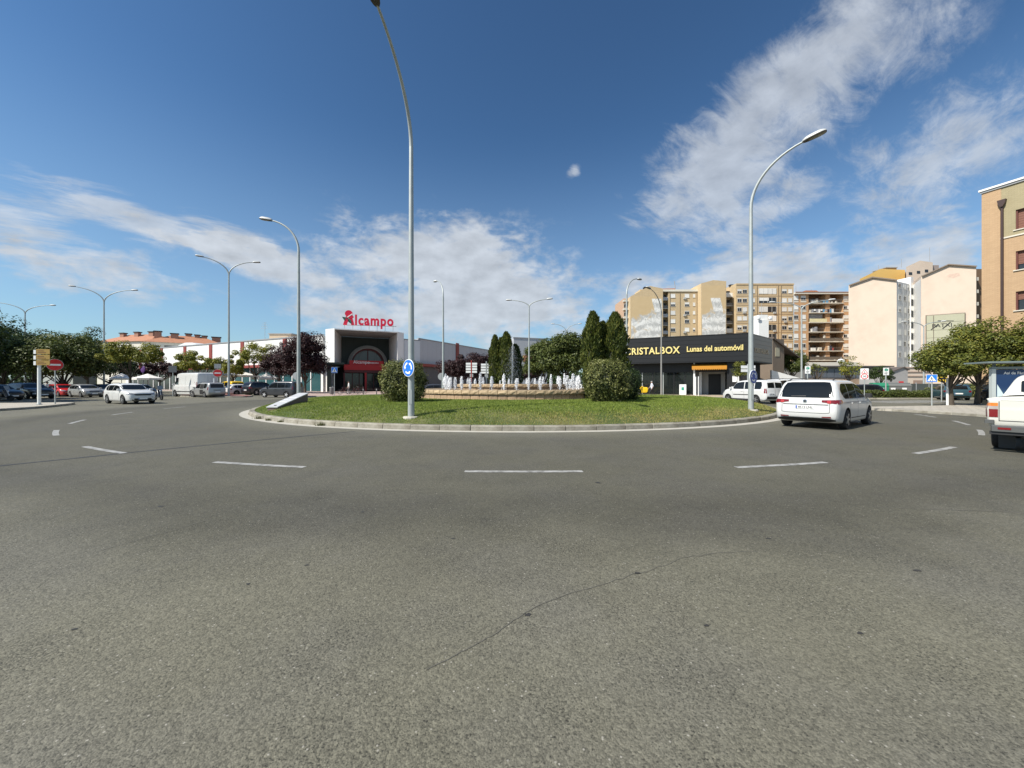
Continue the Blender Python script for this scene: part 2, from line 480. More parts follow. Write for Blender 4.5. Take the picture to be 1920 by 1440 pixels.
def crack(p, q, n, w, jit):
    o = seam(p, q, n, w, jit, 'crack'); o.data.materials[0] = M_TAR2
crack(at(1640, 951, 4.69).xy, at(1990, 966, 4.4).xy, 24, 0.014, 0.02)
crack(at(800, 1255, 2.02).xy, at(1080, 1110, 2.78).xy, 40, 0.006, 0.010)
crack(at(180, 1035, 3.44).xy, at(390, 975, 4.25).xy, 20, 0.008, 0.015)
crack(at(1080, 1110, 2.78).xy, at(1420, 1035, 3.44).xy, 30, 0.006, 0.03)

# oil drips and small dark stains
M_STAIN = pm('oil_stain', (0.035, 0.033, 0.029), 0.6, 0.3, 20)
sr = random.Random(2)
for px, py, r_ in ((575, 1060, .014), (465, 1095, .013), (1195, 1075, .018), (1325, 1173, .013), (1614, 1188, .016), (990, 1153, .022), (680, 960, .02), (1120, 905, .04), (300, 950, .03), (1440, 1010, .02), (850, 1010, .016), (1720, 1070, .02), (140, 1180, .012)):
    d_ = F * EYE / (py - 720); s = MB(); a0 = sr.uniform(0, 6)
    s.poly([(r_ * sr.uniform(.5, 1.25) * (1.7 if i % 2 else 1.2) * math.cos(a0 + i * .628), r_ * sr.uniform(.5, 1.2) * math.sin(a0 + i * .628), 0) for i in range(10)])
    s.build('oil_stain', M_STAIN, road, (gx(px, d_), d_, 0.003))

# ------------------------------------------------------------------ pavements
def pave_mat(name, col, col2, sx, sy, rot=0.0, gap=0.015):
    m = bpy.data.materials.new(name); m.use_nodes = True; t = m.node_tree; k = NT(t); b = t.nodes['Principled BSDF']
    tc = k.n('ShaderNodeTexCoord'); mp = k.n('ShaderNodeMapping'); k.put(mp.inputs[0], tc.outputs['Object']); mp.inputs['Rotation'].default_value = (0, 0, R(rot))
    br = k.n('ShaderNodeTexBrick'); k.put(br.inputs['Vector'], mp.outputs[0]); br.inputs['Scale'].default_value = 1.0
    br.inputs['Brick Width'].default_value = sx; br.inputs['Row Height'].default_value = sy; br.inputs['Mortar Size'].default_value = gap
    br.inputs['Color1'].default_value = (*col, 1); br.inputs['Color2'].default_value = (*col2, 1)
    br.inputs['Mortar'].default_value = (*[c * 0.55 for c in col], 1)
    n = k.noise(tc.outputs['Object'], 0.8, 6, 0.65)
    k.put(b.inputs['Base Color'], k.vm('SCALE', br.outputs[0], sc=k.m('ADD', 0.72, k.m('MULTIPLY', n, 0.56))))
    b.inputs['Roughness'].default_value = 0.85
    MATS[name] = m; return m
M_PAVE = pave_mat('pavement_pale', (0.42, 0.385, 0.32), (0.37, 0.335, 0.28), 0.4, 0.4, 20)
M_PAVER = pave_mat('pavement_red', (0.30, 0.135, 0.115), (0.25, 0.11, 0.095), 0.2, 0.1, 10)
M_PAVEP = pave_mat('pavement_pink', (0.44, 0.34, 0.29), (0.38, 0.27, 0.235), 0.4, 0.4, 25)

def resample(pts, step):
    out = []
    for i in range(len(pts)):
        a, b = Vector(pts[i]), Vector(pts[(i + 1) % len(pts)])
        n = max(1, round((b - a).length / step))
        out += [a + (b - a) * j / n for j in range(n)]
    return out
def round_poly(pts, it=2):
    pts = [Vector(p) for p in pts]
    for _ in range(it):
        q = []
        for i in range(len(pts)):
            a, b = pts[i], pts[(i + 1) % len(pts)]
            q += [a * 0.8 + b * 0.2, a * 0.2 + b * 0.8]
        pts = q
    return pts
def pavement(name, pts, mat, h=0.13, kerb_from=None, it=2, step=1.0):
    """raised slab with a kerb of single stones along the side seen from the road"""
    pts = round_poly([Vector((p[0], p[1])) for p in pts], it)
    s = MB(); c = sum(pts, Vector((0, 0))) / len(pts)
    inner = []
    n = len(pts)
    for i in range(n):
        t = (pts[(i + 1) % n] - pts[i - 1]).normalized(); inner.append(pts[i] + Vector((-t.y, t.x)) * 0.14)
    s.prism([tuple(p) for p in inner], -0.05, h)
    o = s.build(name, mat); tag(o, kind='structure')
    # walk the outline in equal steps
    per = [0]
    for i in range(n): per.append(per[-1] + (pts[(i + 1) % n] - pts[i]).length)
    L = per[-1]; k = int(L / step)
    def pos(d):
        d %= L
        for i in range(n):
            if per[i + 1] >= d: return pts[i] + (pts[(i + 1) % n] - pts[i]) * ((d - per[i]) / max(per[i + 1] - per[i], 1e-6))
        return pts[0]
    bm0 = MB(); bm0.box(-0.5 * L / k + 0.006, 0.5 * L / k - 0.006, 0.0, 0.15, -0.05, h + 0.004, 0.02); first = None
    for j in range(k):
        a, b = pos(j * L / k), pos((j + 1) * L / k); md = (a + b) / 2
        if kerb_from and not kerb_from(md): continue
        t = b - a; rz = math.atan2(t.y, t.x)
        if first is None: first = bm0.build('kerb_stone', M_CONC, o, (md.x, md.y, 0), rz)
        else:
            q = first.copy(); COL.objects.link(q); q.parent = o; q.location = (md.x, md.y, 0); q.rotation_euler.z = rz
    return o
vis = lambda p: p.y > 4 and abs(p.x) < 1.45 * p.y + 2
pavement('pavement', [(-40, 9), (-29.8, 14), (-28.2, 21.2), (-29.2, 24.2), (-32.5, 29.0), (-34.2, 28.7), (-39, 27.3), (-62, 24.5)], M_PAVE, 0.13, vis)
pavement('pavement', [(20.0, 13.2), (21.2, 15.5), (21.6, 17.5), (21.4, 20.2), (20.6, 22.0), (21.2, 23.2), (25.9, 24.1), (31, 25.6), (46, 28.5), (60, 20), (50, 5), (26, 6)][::1], M_PAVE, 0.13, vis)
pavement('pavement', [(-45.5, 54), (-40.5, 46.3), (-36, 43.6), (-31.6, 42.6), (-29.6, 43.6), (-31.2, 46.5), (-35, 50), (-41.5, 56)], M_PAVER, 0.13, vis)
pavement('plaza', [(-33, 50), (-25, 44.8), (-15, 43.8), (-6.5, 46), (-4, 54), (4, 104), (-18, 104), (-17.6, 77), (-21.6, 77.5), (-33.4, 71.2), (-104, 104), (-108, 98), (-44, 67)], M_PAVEP, 0.12, vis, 1, 1.2)
pavement('pavement', [(9, 47), (13.6, 43), (19, 41), (25.5, 40.2), (29.5, 42), (35, 48.5), (36, 60), (10, 60)], pave_mat('pavement_beige', (0.47, 0.38, 0.27), (0.42, 0.33, 0.23), 0.3, 0.3, 12), 0.12, vis)
pavement('pavement', [(33, 37.5), (45, 37.5), (57, 39.5), (70, 44), (72, 70), (40, 66)], M_PAVE, 0.12, vis)

# ------------------------------------------------------------------ the island: kerb, lawn
def mound(r):
    t = max(0.0, IR - 0.25 - r)
    return 0.16 + 0.50 * (1 - math.exp(-t / 1.35))
def lawn_z(x, y): return mound((Vector((x, y, 0)) - IC).length)
kerb = structure('kerb'); kerb.location = IC
NK = 100; st = MB()
ha = math.pi / NK
ro, ri = IR, IR - 0.25
def kprof(r0, r1, z0, z1, g):
    seg = 4
    for i in range(seg + 1):
        a = (-ha + g) + 2 * (ha - g) * i / seg
        c, s_ = math.cos(a), math.sin(a)
        b = st.addv([(r1 * c, r1 * s_, z0), ((r1 - 0.012) * c, (r1 - 0.012) * s_, z1 - 0.035), ((r1 - 0.045) * c, (r1 - 0.045) * s_, z1), (r0 * c, r0 * s_, z1), (r0 * c, r0 * s_, z0)])
        if i:
            for j in range(5): st.face((b - 5 + j, b + j, b + (j + 1) % 5, b - 5 + (j + 1) % 5))
        else: st.face((b, b + 1, b + 2, b + 3, b + 4))
    st.face((b + 4, b + 3, b + 2, b + 1, b))
kprof(ri, ro, -0.05, 0.165, 0.0006)
first = None
for i in range(NK):
    a = 2 * math.pi * i / NK
    if first is None: first = st.build('kerb_stone', M_CONC, kerb, (0, 0, 0), a); o = first
    else:
        o = first.copy(); COL.objects.link(o); o.parent = kerb; o.rotation_euler.z = a
    o.location = (random.uniform(-.008, .008), random.uniform(-.008, .008), random.uniform(-.008, .006))
M_LAWN = pm('lawn_soil', (0.055, 0.080, 0.018), 0.9, 0.3, 3.5, col2=(0.15, 0.145, 0.055), scale2=0.45)
lm = MB(); rs = [0.001, 3, 6, 8, 9.5, 11, 12, 13, 13.6, 14.2, 14.6, 15, 15.3, 15.6, 15.8, IR - 0.26]
for i, r in enumerate(rs):
    b = lm.addv([(IC.x + r * math.cos(2 * math.pi * j / 120), IC.y + r * math.sin(2 * math.pi * j / 120), mound(r)) for j in range(120)])
    if i:
        for j in range(120):
            k = (j + 1) % 120
            lm.face((b - 120 + j, b + j, b + k, b - 120 + k))
lawn = lm.build('lawn', M_LAWN, None, smooth=60); tag(lawn, kind='structure')

def grass_blades():
    rng = np.random.default_rng(5)
    n = 300000
    ang = rng.uniform(math.pi, 2 * math.pi, n) + rng.normal(0, .15, n); r = np.sqrt(rng.uniform(0.12, 1, n)) * (IR - 0.27)
    x = IC.x + r * np.cos(ang); y = IC.y + r * np.sin(ang)
    d = np.hypot(x, y)
    keep = rng.uniform(0, 1, n) < np.clip((16.5 / d) ** 2, 0, 1)
    keep &= (np.hypot(x, y - 27) > 6.9)
    x, y, r = x[keep], y[keep], r[keep]; n = len(x)
    z = 0.16 + 0.50 * (1 - np.exp(-(IR - 0.25 - r).clip(0) / 1.35))
    # taller and shorter tufts
    p = (np.sin(x * 1.7 + 2 * np.sin(y * 0.9)) + np.sin(y * 2.3 + 1.3 * np.sin(x * 1.1)) + rng.normal(0, .6, n)) * 0.25
    hgt = (0.050 + 0.028 * p).clip(0.02, 0.1) * rng.uniform(.6, 1.3, n)
    hgt *= np.where(r > IR - 0.75, 0.8, 1.0)
    w = rng.uniform(.006, .015, n); a = rng.uniform(0, 2 * math.pi, n); ln = rng.uniform(0, .9, n) * hgt; a2 = rng.uniform(0, 2 * math.pi, n)
    V = np.zeros((n, 3, 3))
    V[:, 0] = np.stack([x - w * np.cos(a), y - w * np.sin(a), z - .005], 1)
    V[:, 1] = np.stack([x + w * np.cos(a), y + w * np.sin(a), z - .005], 1)
    V[:, 2] = np.stack([x + ln * np.cos(a2), y + ln * np.sin(a2), z + hgt], 1)
    m = bpy.data.materials.new('grass_blade'); m.use_nodes = True; t = m.node_tree; k = NT(t); b = t.nodes['Principled BSDF']
    co = k.n('ShaderNodeTexCoord').outputs['Object']; g = k.n('ShaderNodeNewGeometry')
    sp = k.n('ShaderNodeSeparateXYZ'); k.put(sp.inputs[0], co)
    rel = k.vm('SUBTRACT', k.vm('MULTIPLY', co, (1, 1, 0)), (IC.x, IC.y, 0)); l = k.n('ShaderNodeVectorMath', operation='LENGTH'); k.put(l.inputs[0], rel)
    # the lawn is dry along the kerb, most of all towards +x
    edge = k.ramp(l.outputs['Value'], IR - 2.6, IR - 0.5)
    edge = k.m('MULTIPLY', edge, k.ramp(sp.outputs[0], -5.5, 2.0, 0.25, 1.0))
    nb = k.noise(co, 0.8, 5, 0.65)
    dry = k.ramp(k.m('ADD', k.m('MULTIPLY', edge, 0.36), k.m('ADD', k.m('MULTIPLY', nb, 0.62), k.m('MULTIPLY', g.outputs['Random Per Island'], 0.30))), 0.61, 0.97)
    gr = k.mix(g.outputs['Random Per Island'], (0.115, 0.178, 0.022), (0.300, 0.355, 0.070))
    gr = k.vm('SCALE', gr, sc=k.m('ADD', 0.40, k.m('MULTIPLY', k.noise(co, 3.2, 6, 0.7), 1.2)))
    k.put(b.inputs['Base Color'], k.mix(dry, gr, (0.43, 0.345, 0.13))); b.inputs['Roughness'].default_value = 0.6
    b.inputs['Specular IOR Level'].default_value = 0.3
    o = t.nodes['Material Output']; tr = k.n('ShaderNodeBsdfTranslucent'); k.put(tr.inputs[0], k.mix(dry, gr, (0.43, 0.345, 0.13)))
    mx = k.n('ShaderNodeMixShader'); mx.inputs[0].default_value = .3
    t.links.new(b.outputs[0], mx.inputs[1]); t.links.new(tr.outputs[0], mx.inputs[2]); t.links.new(mx.outputs[0], o.inputs[0])
    o = link('grass', np_mesh('grass', V, m)); tag(o, 'short lawn grass covering the roundabout island', 'grass', kind='stuff')
grass_blades()

# weeds rooted where the kerb meets the road
M_WEED = leaf_mat('weed_leaf', [(0.05, 0.075, 0.02), (0.12, 0.13, 0.04), (0.22, 0.18, 0.08)])
def weed(px, size, label):
    a = math.atan2(0, 1)
    # along the kerb foot at that bearing
    dx = (px - 960) / F
    for i in range(4000):
        d = 8 + i * 0.005
        if (Vector((dx * d, d, 0)) - IC).length < IR + 0.07: break
    rng = np.random.default_rng(px); n = 90
    V = np.zeros((n, 3, 3)); an = rng.uniform(0, 6.28, n); ln = rng.uniform(.3, 1, n) * size; h = rng.uniform(.2, .8, n) * size
    bx = rng.normal(0, size * .35, n); by = rng.normal(0, size * .12, n)
    V[:, 0] = np.stack([bx - .008 * np.sin(an), by + .008 * np.cos(an), 0 * an], 1); V[:, 1] = np.stack([bx + .008 * np.sin(an), by - .008 * np.cos(an), 0 * an], 1)
    V[:, 2] = np.stack([bx + ln * .7 * np.cos(an), by + ln * .5 * np.sin(an), h], 1)
    o = link('weed_tuft', np_mesh('weed_tuft', V, M_WEED), None, (dx * d, d, 0.006)); tag(o, label, 'weed', 'weeds growing at the foot of the island kerb')
weed(485, 0.22, 'weed tuft at the kerb foot near the slanted plaque, greenest of the four')
weed(503, 0.17, 'small weed tuft just right of the greenest tuft at the kerb foot')
weed(601, 0.26, 'widest weed tuft, dry brown, at the kerb foot between plaque and tall lamp post')
weed(525, 0.13, 'smallest flat weed tuft at the kerb foot below the plaque')

# ------------------------------------------------------------------ fountain
FC = Vector((0, 27, 0))
M_ST1 = pm('fountain_stone', (0.44, 0.33, 0.20), 0.75, 0.16, 5, rnd=0.14, bump=0.5, bscale=18, col2=(0.33, 0.235, 0.14), scale2=1.6)
M_ST2 = pm('fountain_stone_low', (0.37, 0.26, 0.16), 0.75, 0.2, 4, rnd=0.16, bump=0.25, bscale=22, col2=(0.25, 0.17, 0.105), scale2=1.1)
M_WATER = pm('basin_water', (0.05, 0.10, 0.11), 0.06, 0.1, 3, bump=0.35, bscale=7, spec=0.6)
def foam_material():
    m = bpy.data.materials.new('water_foam'); m.use_nodes = True; t = m.node_tree; k = NT(t); b = t.nodes['Principled BSDF']
    b.inputs['Base Color'].default_value = (0.95, 0.96, 0.97, 1); b.inputs['Roughness'].default_value = 0.35
    tr = k.n('ShaderNodeBsdfTranslucent'); tr.inputs[0].default_value = (0.95, 0.96, 0.97, 1)
    tp = k.n('ShaderNodeBsdfTransparent'); m1 = k.n('ShaderNodeMixShader'); m2 = k.n('ShaderNodeMixShader')
    m1.inputs[0].default_value = 0.35; m2.inputs[0].default_value = 0.08
    t.links.new(b.outputs[0], m1.inputs[1]); t.links.new(tr.outputs[0], m1.inputs[2])
    t.links.new(m1.outputs[0], m2.inputs[1]); t.links.new(tp.outputs[0], m2.inputs[2]); t.links.new(m2.outputs[0], t.nodes['Material Output'].inputs[0])
    return m
M_FOAM = foam_material()
fz = mound(9)
ft = thing('fountain', 'round two tier stone fountain with a ring of low white water jets', 'fountain', (FC.x, FC.y, 0))
def block_ring(name, n, r, th, z0, z1, mat, batter=0.0, rough=0.0, gap=0.014):
    ha_ = math.pi / n; rng = random.Random(n)
    protos = []
    for q in range(4):
        s = MB(); W = r * math.tan(ha_) - gap; nx, nz = 4, 3
        grid = []
        for i in range(nx + 1):
            for j in range(nz + 1):
                x = -W + 2 * W * i / nx; z = z0 + (z1 - z0) * j / nz
                ed = (i in (0, nx)) or (j in (0, nz))
                y = -r + batter * j / nz + (0.02 if ed else rng.uniform(-rough, rough))
                grid.append((x, y, z))
        b = s.addv(grid)
        for i in range(nx):
            for j in range(nz):
                p = b + i * (nz + 1) + j
                s.face((p, p + nz + 1, p + nz + 2, p + 1))
        Wi = (r - th) * math.tan(ha_) - gap * .5
        c = s.addv([(-W, -r + batter + .02, z1), (W, -r + batter + .02, z1), (Wi, -r + th, z1), (-Wi, -r + th, z1), (-Wi, -r + th, z0), (Wi, -r + th, z0), (W, -r + .02, z0), (-W, -r + .02, z0)])
        s.face((c, c + 1, c + 2, c + 3)); s.face((c + 3, c + 2, c + 5, c + 4)); s.face((c + 1, c + 6, c + 5, c + 2)); s.face((c, c + 3, c + 4, c + 7))
        o = s.build(name, mat, ft, (0, 0, 0)); protos.append(o)
    for i in range(n):
        if i < 4: o = protos[i]
        else:
            o = protos[i % 4].copy(); COL.objects.link(o); o.parent = ft
        o.rotation_euler.z = 2 * math.pi * i / n
block_ring('wall_stone', 84, 6.78, 0.40, fz - 0.15, 0.945, M_ST2, 0.03, 0.006)
block_ring('coping_stone', 84, 6.84, 0.55, 0.955, 1.165, M_ST1, 0.02, 0.014)
block_ring('coping_stone', 44, 3.82, 0.42, 1.30, 1.50, M_ST1, 0.02, 0.014)
block_ring('wall_stone', 44, 3.72, 0.40, 0.85, 1.29, M_ST2, 0.0, 0.006)
def disc(r, z, n=64, r0=0.0):
    s = MB()
    b = s.addv([(r * math.cos(2 * math.pi * i / n), r * math.sin(2 * math.pi * i / n), z) for i in range(n)])
    s.face(range(b, b + n)); return s
disc(6.5, 1.03).build('basin_water', M_WATER, ft)
disc(3.5, 1.42).build('basin_water', M_WATER, ft)
mo = MB(); mo.lathe([(6.60, fz - .1), (6.70, fz - .1), (6.72, 1.14), (6.45, 1.15)], 84); mo.build('mortar', pm('mortar', (0.20, 0.145, 0.09), .9), ft)
disc(6.95, fz + 0.02, 72).build('footing', pm('footing_stone', (0.40, 0.36, 0.28), 0.85), ft)
def jet_mesh(seed, h, w):
    rng = np.random.default_rng(seed); n = 340
    # droplets of a plume: thin stalk, frothy head, falling skirt
    t = rng.uniform(0, 1, n) ** 0.75; z = t * h
    rad = w * (0.22 + 0.78 * np.exp(-((t - 0.62) / 0.30) ** 2)) * np.where(t > 0.9, 0.55, 1)
    fall = rng.uniform(0, 1, n) < 0.25
    a = rng.uniform(0, 6.283, n); rr = rad * np.sqrt(rng.uniform(0, 1, n)); rr = np.where(fall, w * (0.6 + 0.8 * (1 - t)), rr)
    s = rng.uniform(.012, .034, n) * np.where(fall, .55, 1)
    c = np.stack([rr * np.cos(a), rr * np.sin(a), z], 1)
    # each droplet a stretched tetrahedron
    T = np.array([[0, 0, 1.9], [.94, 0, -.6], [-.47, .82, -.6], [-.47, -.82, -.6]])
    P = c[:, None, :] + s[:, None, None] * T[None]
    V = np.concatenate([P[:, [0, 1, 2]], P[:, [0, 2, 3]], P[:, [0, 3, 1]], P[:, [1, 3, 2]]], 0)
    return np_mesh('water_jet', V, M_FOAM)
jets = [jet_mesh(i, 0.98 + 0.12 * (i % 3) - (0.2 if i == 2 else 0), 0.092 + 0.015 * (i % 2)) for i in range(5)]
jr = random.Random(4)
for i in range(40):
    a = 2 * math.pi * (i + 0.35) / 40
    link('water_jet', jets[jr.randrange(5)], ft, (4.62 * math.cos(a), 4.62 * math.sin(a), 1.02), jr.uniform(0, 6), (jr.uniform(.85, 1.5),) * 2 + (jr.uniform(.72, 1.18),))
def spray():
    rng = np.random.default_rng(9); n = 3400
    t = rng.uniform(0, 1, n); z = 1.45 + 2.75 * t
    w = 0.06 + 0.95 * (1 - t) ** 0.8
    a = rng.uniform(0, 6.283, n); rr = w * np.abs(rng.normal(0, .55, n)) * np.where(rng.uniform(0, 1, n) < .25, .12, 1)
    c = np.stack([rr * np.cos(a) + .05 * t, rr * np.sin(a), z], 1); s = rng.uniform(.0035, .0095, n)
    T = np.array([[0, 0, 2.6], [.94, 0, -.6], [-.47, .82, -.6], [-.47, -.82, -.6]])
    P = c[:, None, :] + s[:, None, None] * T[None]
    V = np.concatenate([P[:, [0, 1, 2]], P[:, [0, 2, 3]], P[:, [0, 3, 1]], P[:, [1, 3, 2]]], 0)
    link('central_spray', np_mesh('central_spray', V, M_FOAM), ft, (0.0, 0, 0))
spray()
tb = MB().lathe([(0.07, 1.3), (0.07, 1.55), (0.03, 1.75), (0.015, 4.1)], 8); tb.build('nozzle_pipe', pm('nozzle_metal', (0.3, 0.3, 0.28), 0.4, metal=0.8), ft)

# ------------------------------------------------------------------ plaque: a slanted stone on the lawn
pl = thing('plaque', 'slanted stone plaque with a pale engraved face standing on the lawn edge', 'plaque', (-11.05, 17.75, lawn_z(-11.05, 17.75) - 0.06), R(-4))
M_PLQ = pm('plaque_side', (0.17, 0.125, 0.10), 0.8, 0.25, 9, bump=0.5, bscale=40); M_PLF = pm('plaque_face', (0.50, 0.50, 0.50), 0.4, 0.07, 6)
s = MB(); s.prism([(0, -0.1), (2.35, 0.1), (2.35, 0.74), (0, 0.17)], -0.24, 0.24, 'x'); s.build('stone', M_PLQ, pl)
s = MB(); s.prism([(-0.03, 0.172), (2.38, 0.757), (2.37, 0.800), (-0.03, 0.215)], -0.27, 0.27, 'x'); s.build('face_slab', M_PLF, pl)
sl = math.atan2(0.585, 2.41)
for i, (q, txt) in enumerate(((1.45, 'FUENTE'), (1.05, 'DE LA'), (0.75, 'PLAZA'))):
    # worn engraved lines, too small to be read in the photograph: simple white strokes
    r = random.Random(i)
    s = MB(); x = -0.19
    while x < 0.17:
        w = r.uniform(.02, .05); s.box(x, x + w, 0, r.uniform(.05, .09), 0, 0.004); x += w + .02
    o = s.build('engraved_line', pm('engraving_white', (0.85, 0.85, 0.85), 0.6), pl, (0, q, 0.2155 + (q + .03) * math.tan(sl)))
    o.rotation_euler = (sl, 0, 0)
s = MB(); s.box(-.06, .05, 0, .1, 0, .006); o = s.build('chip', pm('chip_dark', (0.03, 0.025, 0.02), .9), pl, (0.05, 0.12, 0.216 + .15 * math.tan(sl))); o.rotation_euler = (sl, 0, .3)

# ------------------------------------------------------------------ shared materials
M_GALV = pm('galvanised_steel', (0.40, 0.43, 0.42), 0.5, 0.12, 3, metal=0.25, bump=0.1, bscale=12, col2=(0.33, 0.355, 0.35), scale2=1.5)
M_BLUE = pm('sign_blue', (0.012, 0.16, 0.62), 0.35, 0.04, 4); M_WHITE = pm('sign_white', (0.80, 0.81, 0.80), 0.4, 0.05, 4)
M_BLUE_SHADE = pm('sign_blue_shaded', (0.016, 0.075, 0.36), 0.35, 0.04, 4)  # same sign blue with the shade put into the colour
M_RED = pm('sign_red', (0.55, 0.018, 0.022), 0.4, 0.06, 4); M_BACK = pm('sign_back', (0.36, 0.37, 0.37), 0.5, 0.08, 4, metal=.2)
M_BLACK = pm('sign_black', (0.02, 0.02, 0.022), 0.5)
M_YELS = pm('sign_yellow', (0.72, 0.50, 0.04), 0.45, 0.06, 4)
M_GREEN = pm('sign_green', (0.03, 0.30, 0.20), .45)
M_GLASS = pm('car_glass', (.008, .010, .012), .04, .2, 1, spec=.45); M_TYRE = pm('tyre', (.018, .018, .019), .85, .2, 10); M_RIM = pm('wheel_rim', (.42, .42, .42), .3, .1, 8, metal=.7)
M_TRIM = pm('black_trim', (.022, .022, .023), .55, .15, 8); M_TAIL = pm('tail_light', (.17, .005, .008), .15, .2, 12, coat=.6); M_TAILB = pm('tail_bright', (.42, .03, .035), .15, coat=.6)
M_ORNG = pm('indicator_orange', (.70, .20, .03), .2, coat=.5); M_CLEAR = pm('clear_lens', (.62, .64, .66), .1, .1, 10, coat=.6); M_PLATE = pm('plate_white', (.78, .78, .76), .45); M_EU = pm('plate_blue', (.02, .08, .40), .45)

# ------------------------------------------------------------------ plants
M_BARK = pm('bark', (0.085, 0.068, 0.052), 0.9, 0.3, 6, bump=0.8, bscale=25)
L_DARK = leaf_mat('leaf_dark', [(0.016, 0.032, 0.011), (0.040, 0.068, 0.018), (0.080, 0.112, 0.028)])
L_MID = leaf_mat('leaf_mid', [(0.034, 0.052, 0.015), (0.090, 0.115, 0.025), (0.165, 0.185, 0.045)])
L_YEL = leaf_mat('leaf_yellow_green', [(0.075, 0.098, 0.016), (0.21, 0.22, 0.030), (0.37, 0.33, 0.05)])
L_PUR = leaf_mat('leaf_purple', [(0.020, 0.010, 0.011), (0.046, 0.020, 0.021), (0.085, 0.040, 0.036)])
L_THU = leaf_mat('leaf_thuja', [(0.022, 0.038, 0.010), (0.085, 0.110, 0.020), (0.190, 0.190, 0.040)])
L_BUSH = leaf_mat('leaf_bush', [(0.028, 0.040, 0.011), (0.130, 0.145, 0.034), (0.36, 0.35, 0.135)])
L_AUT = leaf_mat('leaf_autumn', [(0.052, 0.074, 0.015), (0.140, 0.160, 0.028), (0.270, 0.250, 0.045)])
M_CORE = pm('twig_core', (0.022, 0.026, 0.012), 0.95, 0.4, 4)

def rhombs(c, nrm, size, asp, rng):
    """one pointed leaf (two triangles, slightly folded) per centre"""
    n = len(c); nrm = nrm / np.linalg.norm(nrm, axis=1, keepdims=True)
    r = rng.normal(size=(n, 3)); u = np.cross(nrm, r); u /= np.linalg.norm(u, axis=1, keepdims=True); v = np.cross(nrm, u)
    s = size[:, None]
    return np.stack([c - u * s, c + v * s * asp + nrm * s * .12, c + u * s, c - v * s * asp + nrm * s * .12], 1)

def crown_pts(rng, rx, ry, rz, nc, nl, flat=0.0, cr=0.34, lumps=True):
    th = rng.uniform(0, 2 * math.pi, nc); cz = rng.uniform(-0.75, 1, nc); rr = np.sqrt(1 - np.minimum(cz * cz, .98))
    k = rng.uniform(.42, .84, nc)
    C = np.stack([rr * np.cos(th) * k * rx, rr * np.sin(th) * k * ry, cz * k * rz], 1)
    if flat: C[:, 2] = np.where(C[:, 2] < 0, C[:, 2] * (1 - flat), C[:, 2])
    sr = cr * rng.uniform(.6, 1.25, nc) * min(rx, ry, rz * 1.2)
    idx = rng.integers(0, nc, nl)
    d = rng.normal(size=(nl, 3)); d /= np.linalg.norm(d, axis=1, keepdims=True)
    rad = rng.uniform(0.25, 1, nl) ** 0.45
    P = C[idx] + d * (sr[idx] * rad)[:, None] * np.array([1, 1, .72])
    N = d + np.array([0, 0, .7]) + rng.normal(0, .45, (nl, 3))
    return P, N, C
TREE_MESH = {}
def tree_parts(kind, seed, H, base, rx, rz, leaf, nc, nl, mat, trunk_r=0.12, flat=0.3, cr=0.34, ry=None, bark=None):
    rng = np.random.default_rng(seed); ry = ry or rx
    cz = base + (H - base) * 0.46
    P, N, C = crown_pts(rng, rx, ry, (H - base) * .54, nc, nl, flat, cr)
    P[:, 2] += cz; C[:, 2] += cz
    V = rhombs(P, N, leaf * rng.uniform(.6, 1.2, nl), .55, rng)
    crown = np_mesh('crown', V, mat)
    t = MB(); sway = rng.normal(0, .12, 2)
    top = Vector((sway[0], sway[1], cz))
    t.tube([(0, 0, -0.1), (0, 0, .1), (sway[0] * .3, sway[1] * .3, base * .6), (sway[0] * .7, sway[1] * .7, base), top], [trunk_r * 1.35, trunk_r * 1.1, trunk_r * .9, trunk_r * .75, trunk_r * .3], 9)
    for i in rng.permutation(nc)[:14]:
        p = Vector(C[i]); a = Vector((sway[0] * .6, sway[1] * .6, base * rng.uniform(.75, 1.05)))
        md = a.lerp(p, .5) + Vector((0, 0, -0.05 * H)) + Vector(rng.normal(0, .12, 3))
        t.tube([a, md, p], [trunk_r * .42, trunk_r * .26, trunk_r * .08], 6)
    return t, crown
def tree(name, label, loc, group, H, base, rx, leaf, nc, nl, mat, seed, trunk_r=.12, flat=.3, cr=.34, ry=None, rotz=0, cat='tree'):
    t, crown = tree_parts(name, seed, H, base, rx, None, leaf, nc, nl, mat, trunk_r, flat, cr, ry)
    r = thing(name, label, cat, loc, rotz, group)
    t.build('trunk', M_BARK, r, smooth=50)
    link('crown', crown, r); return r

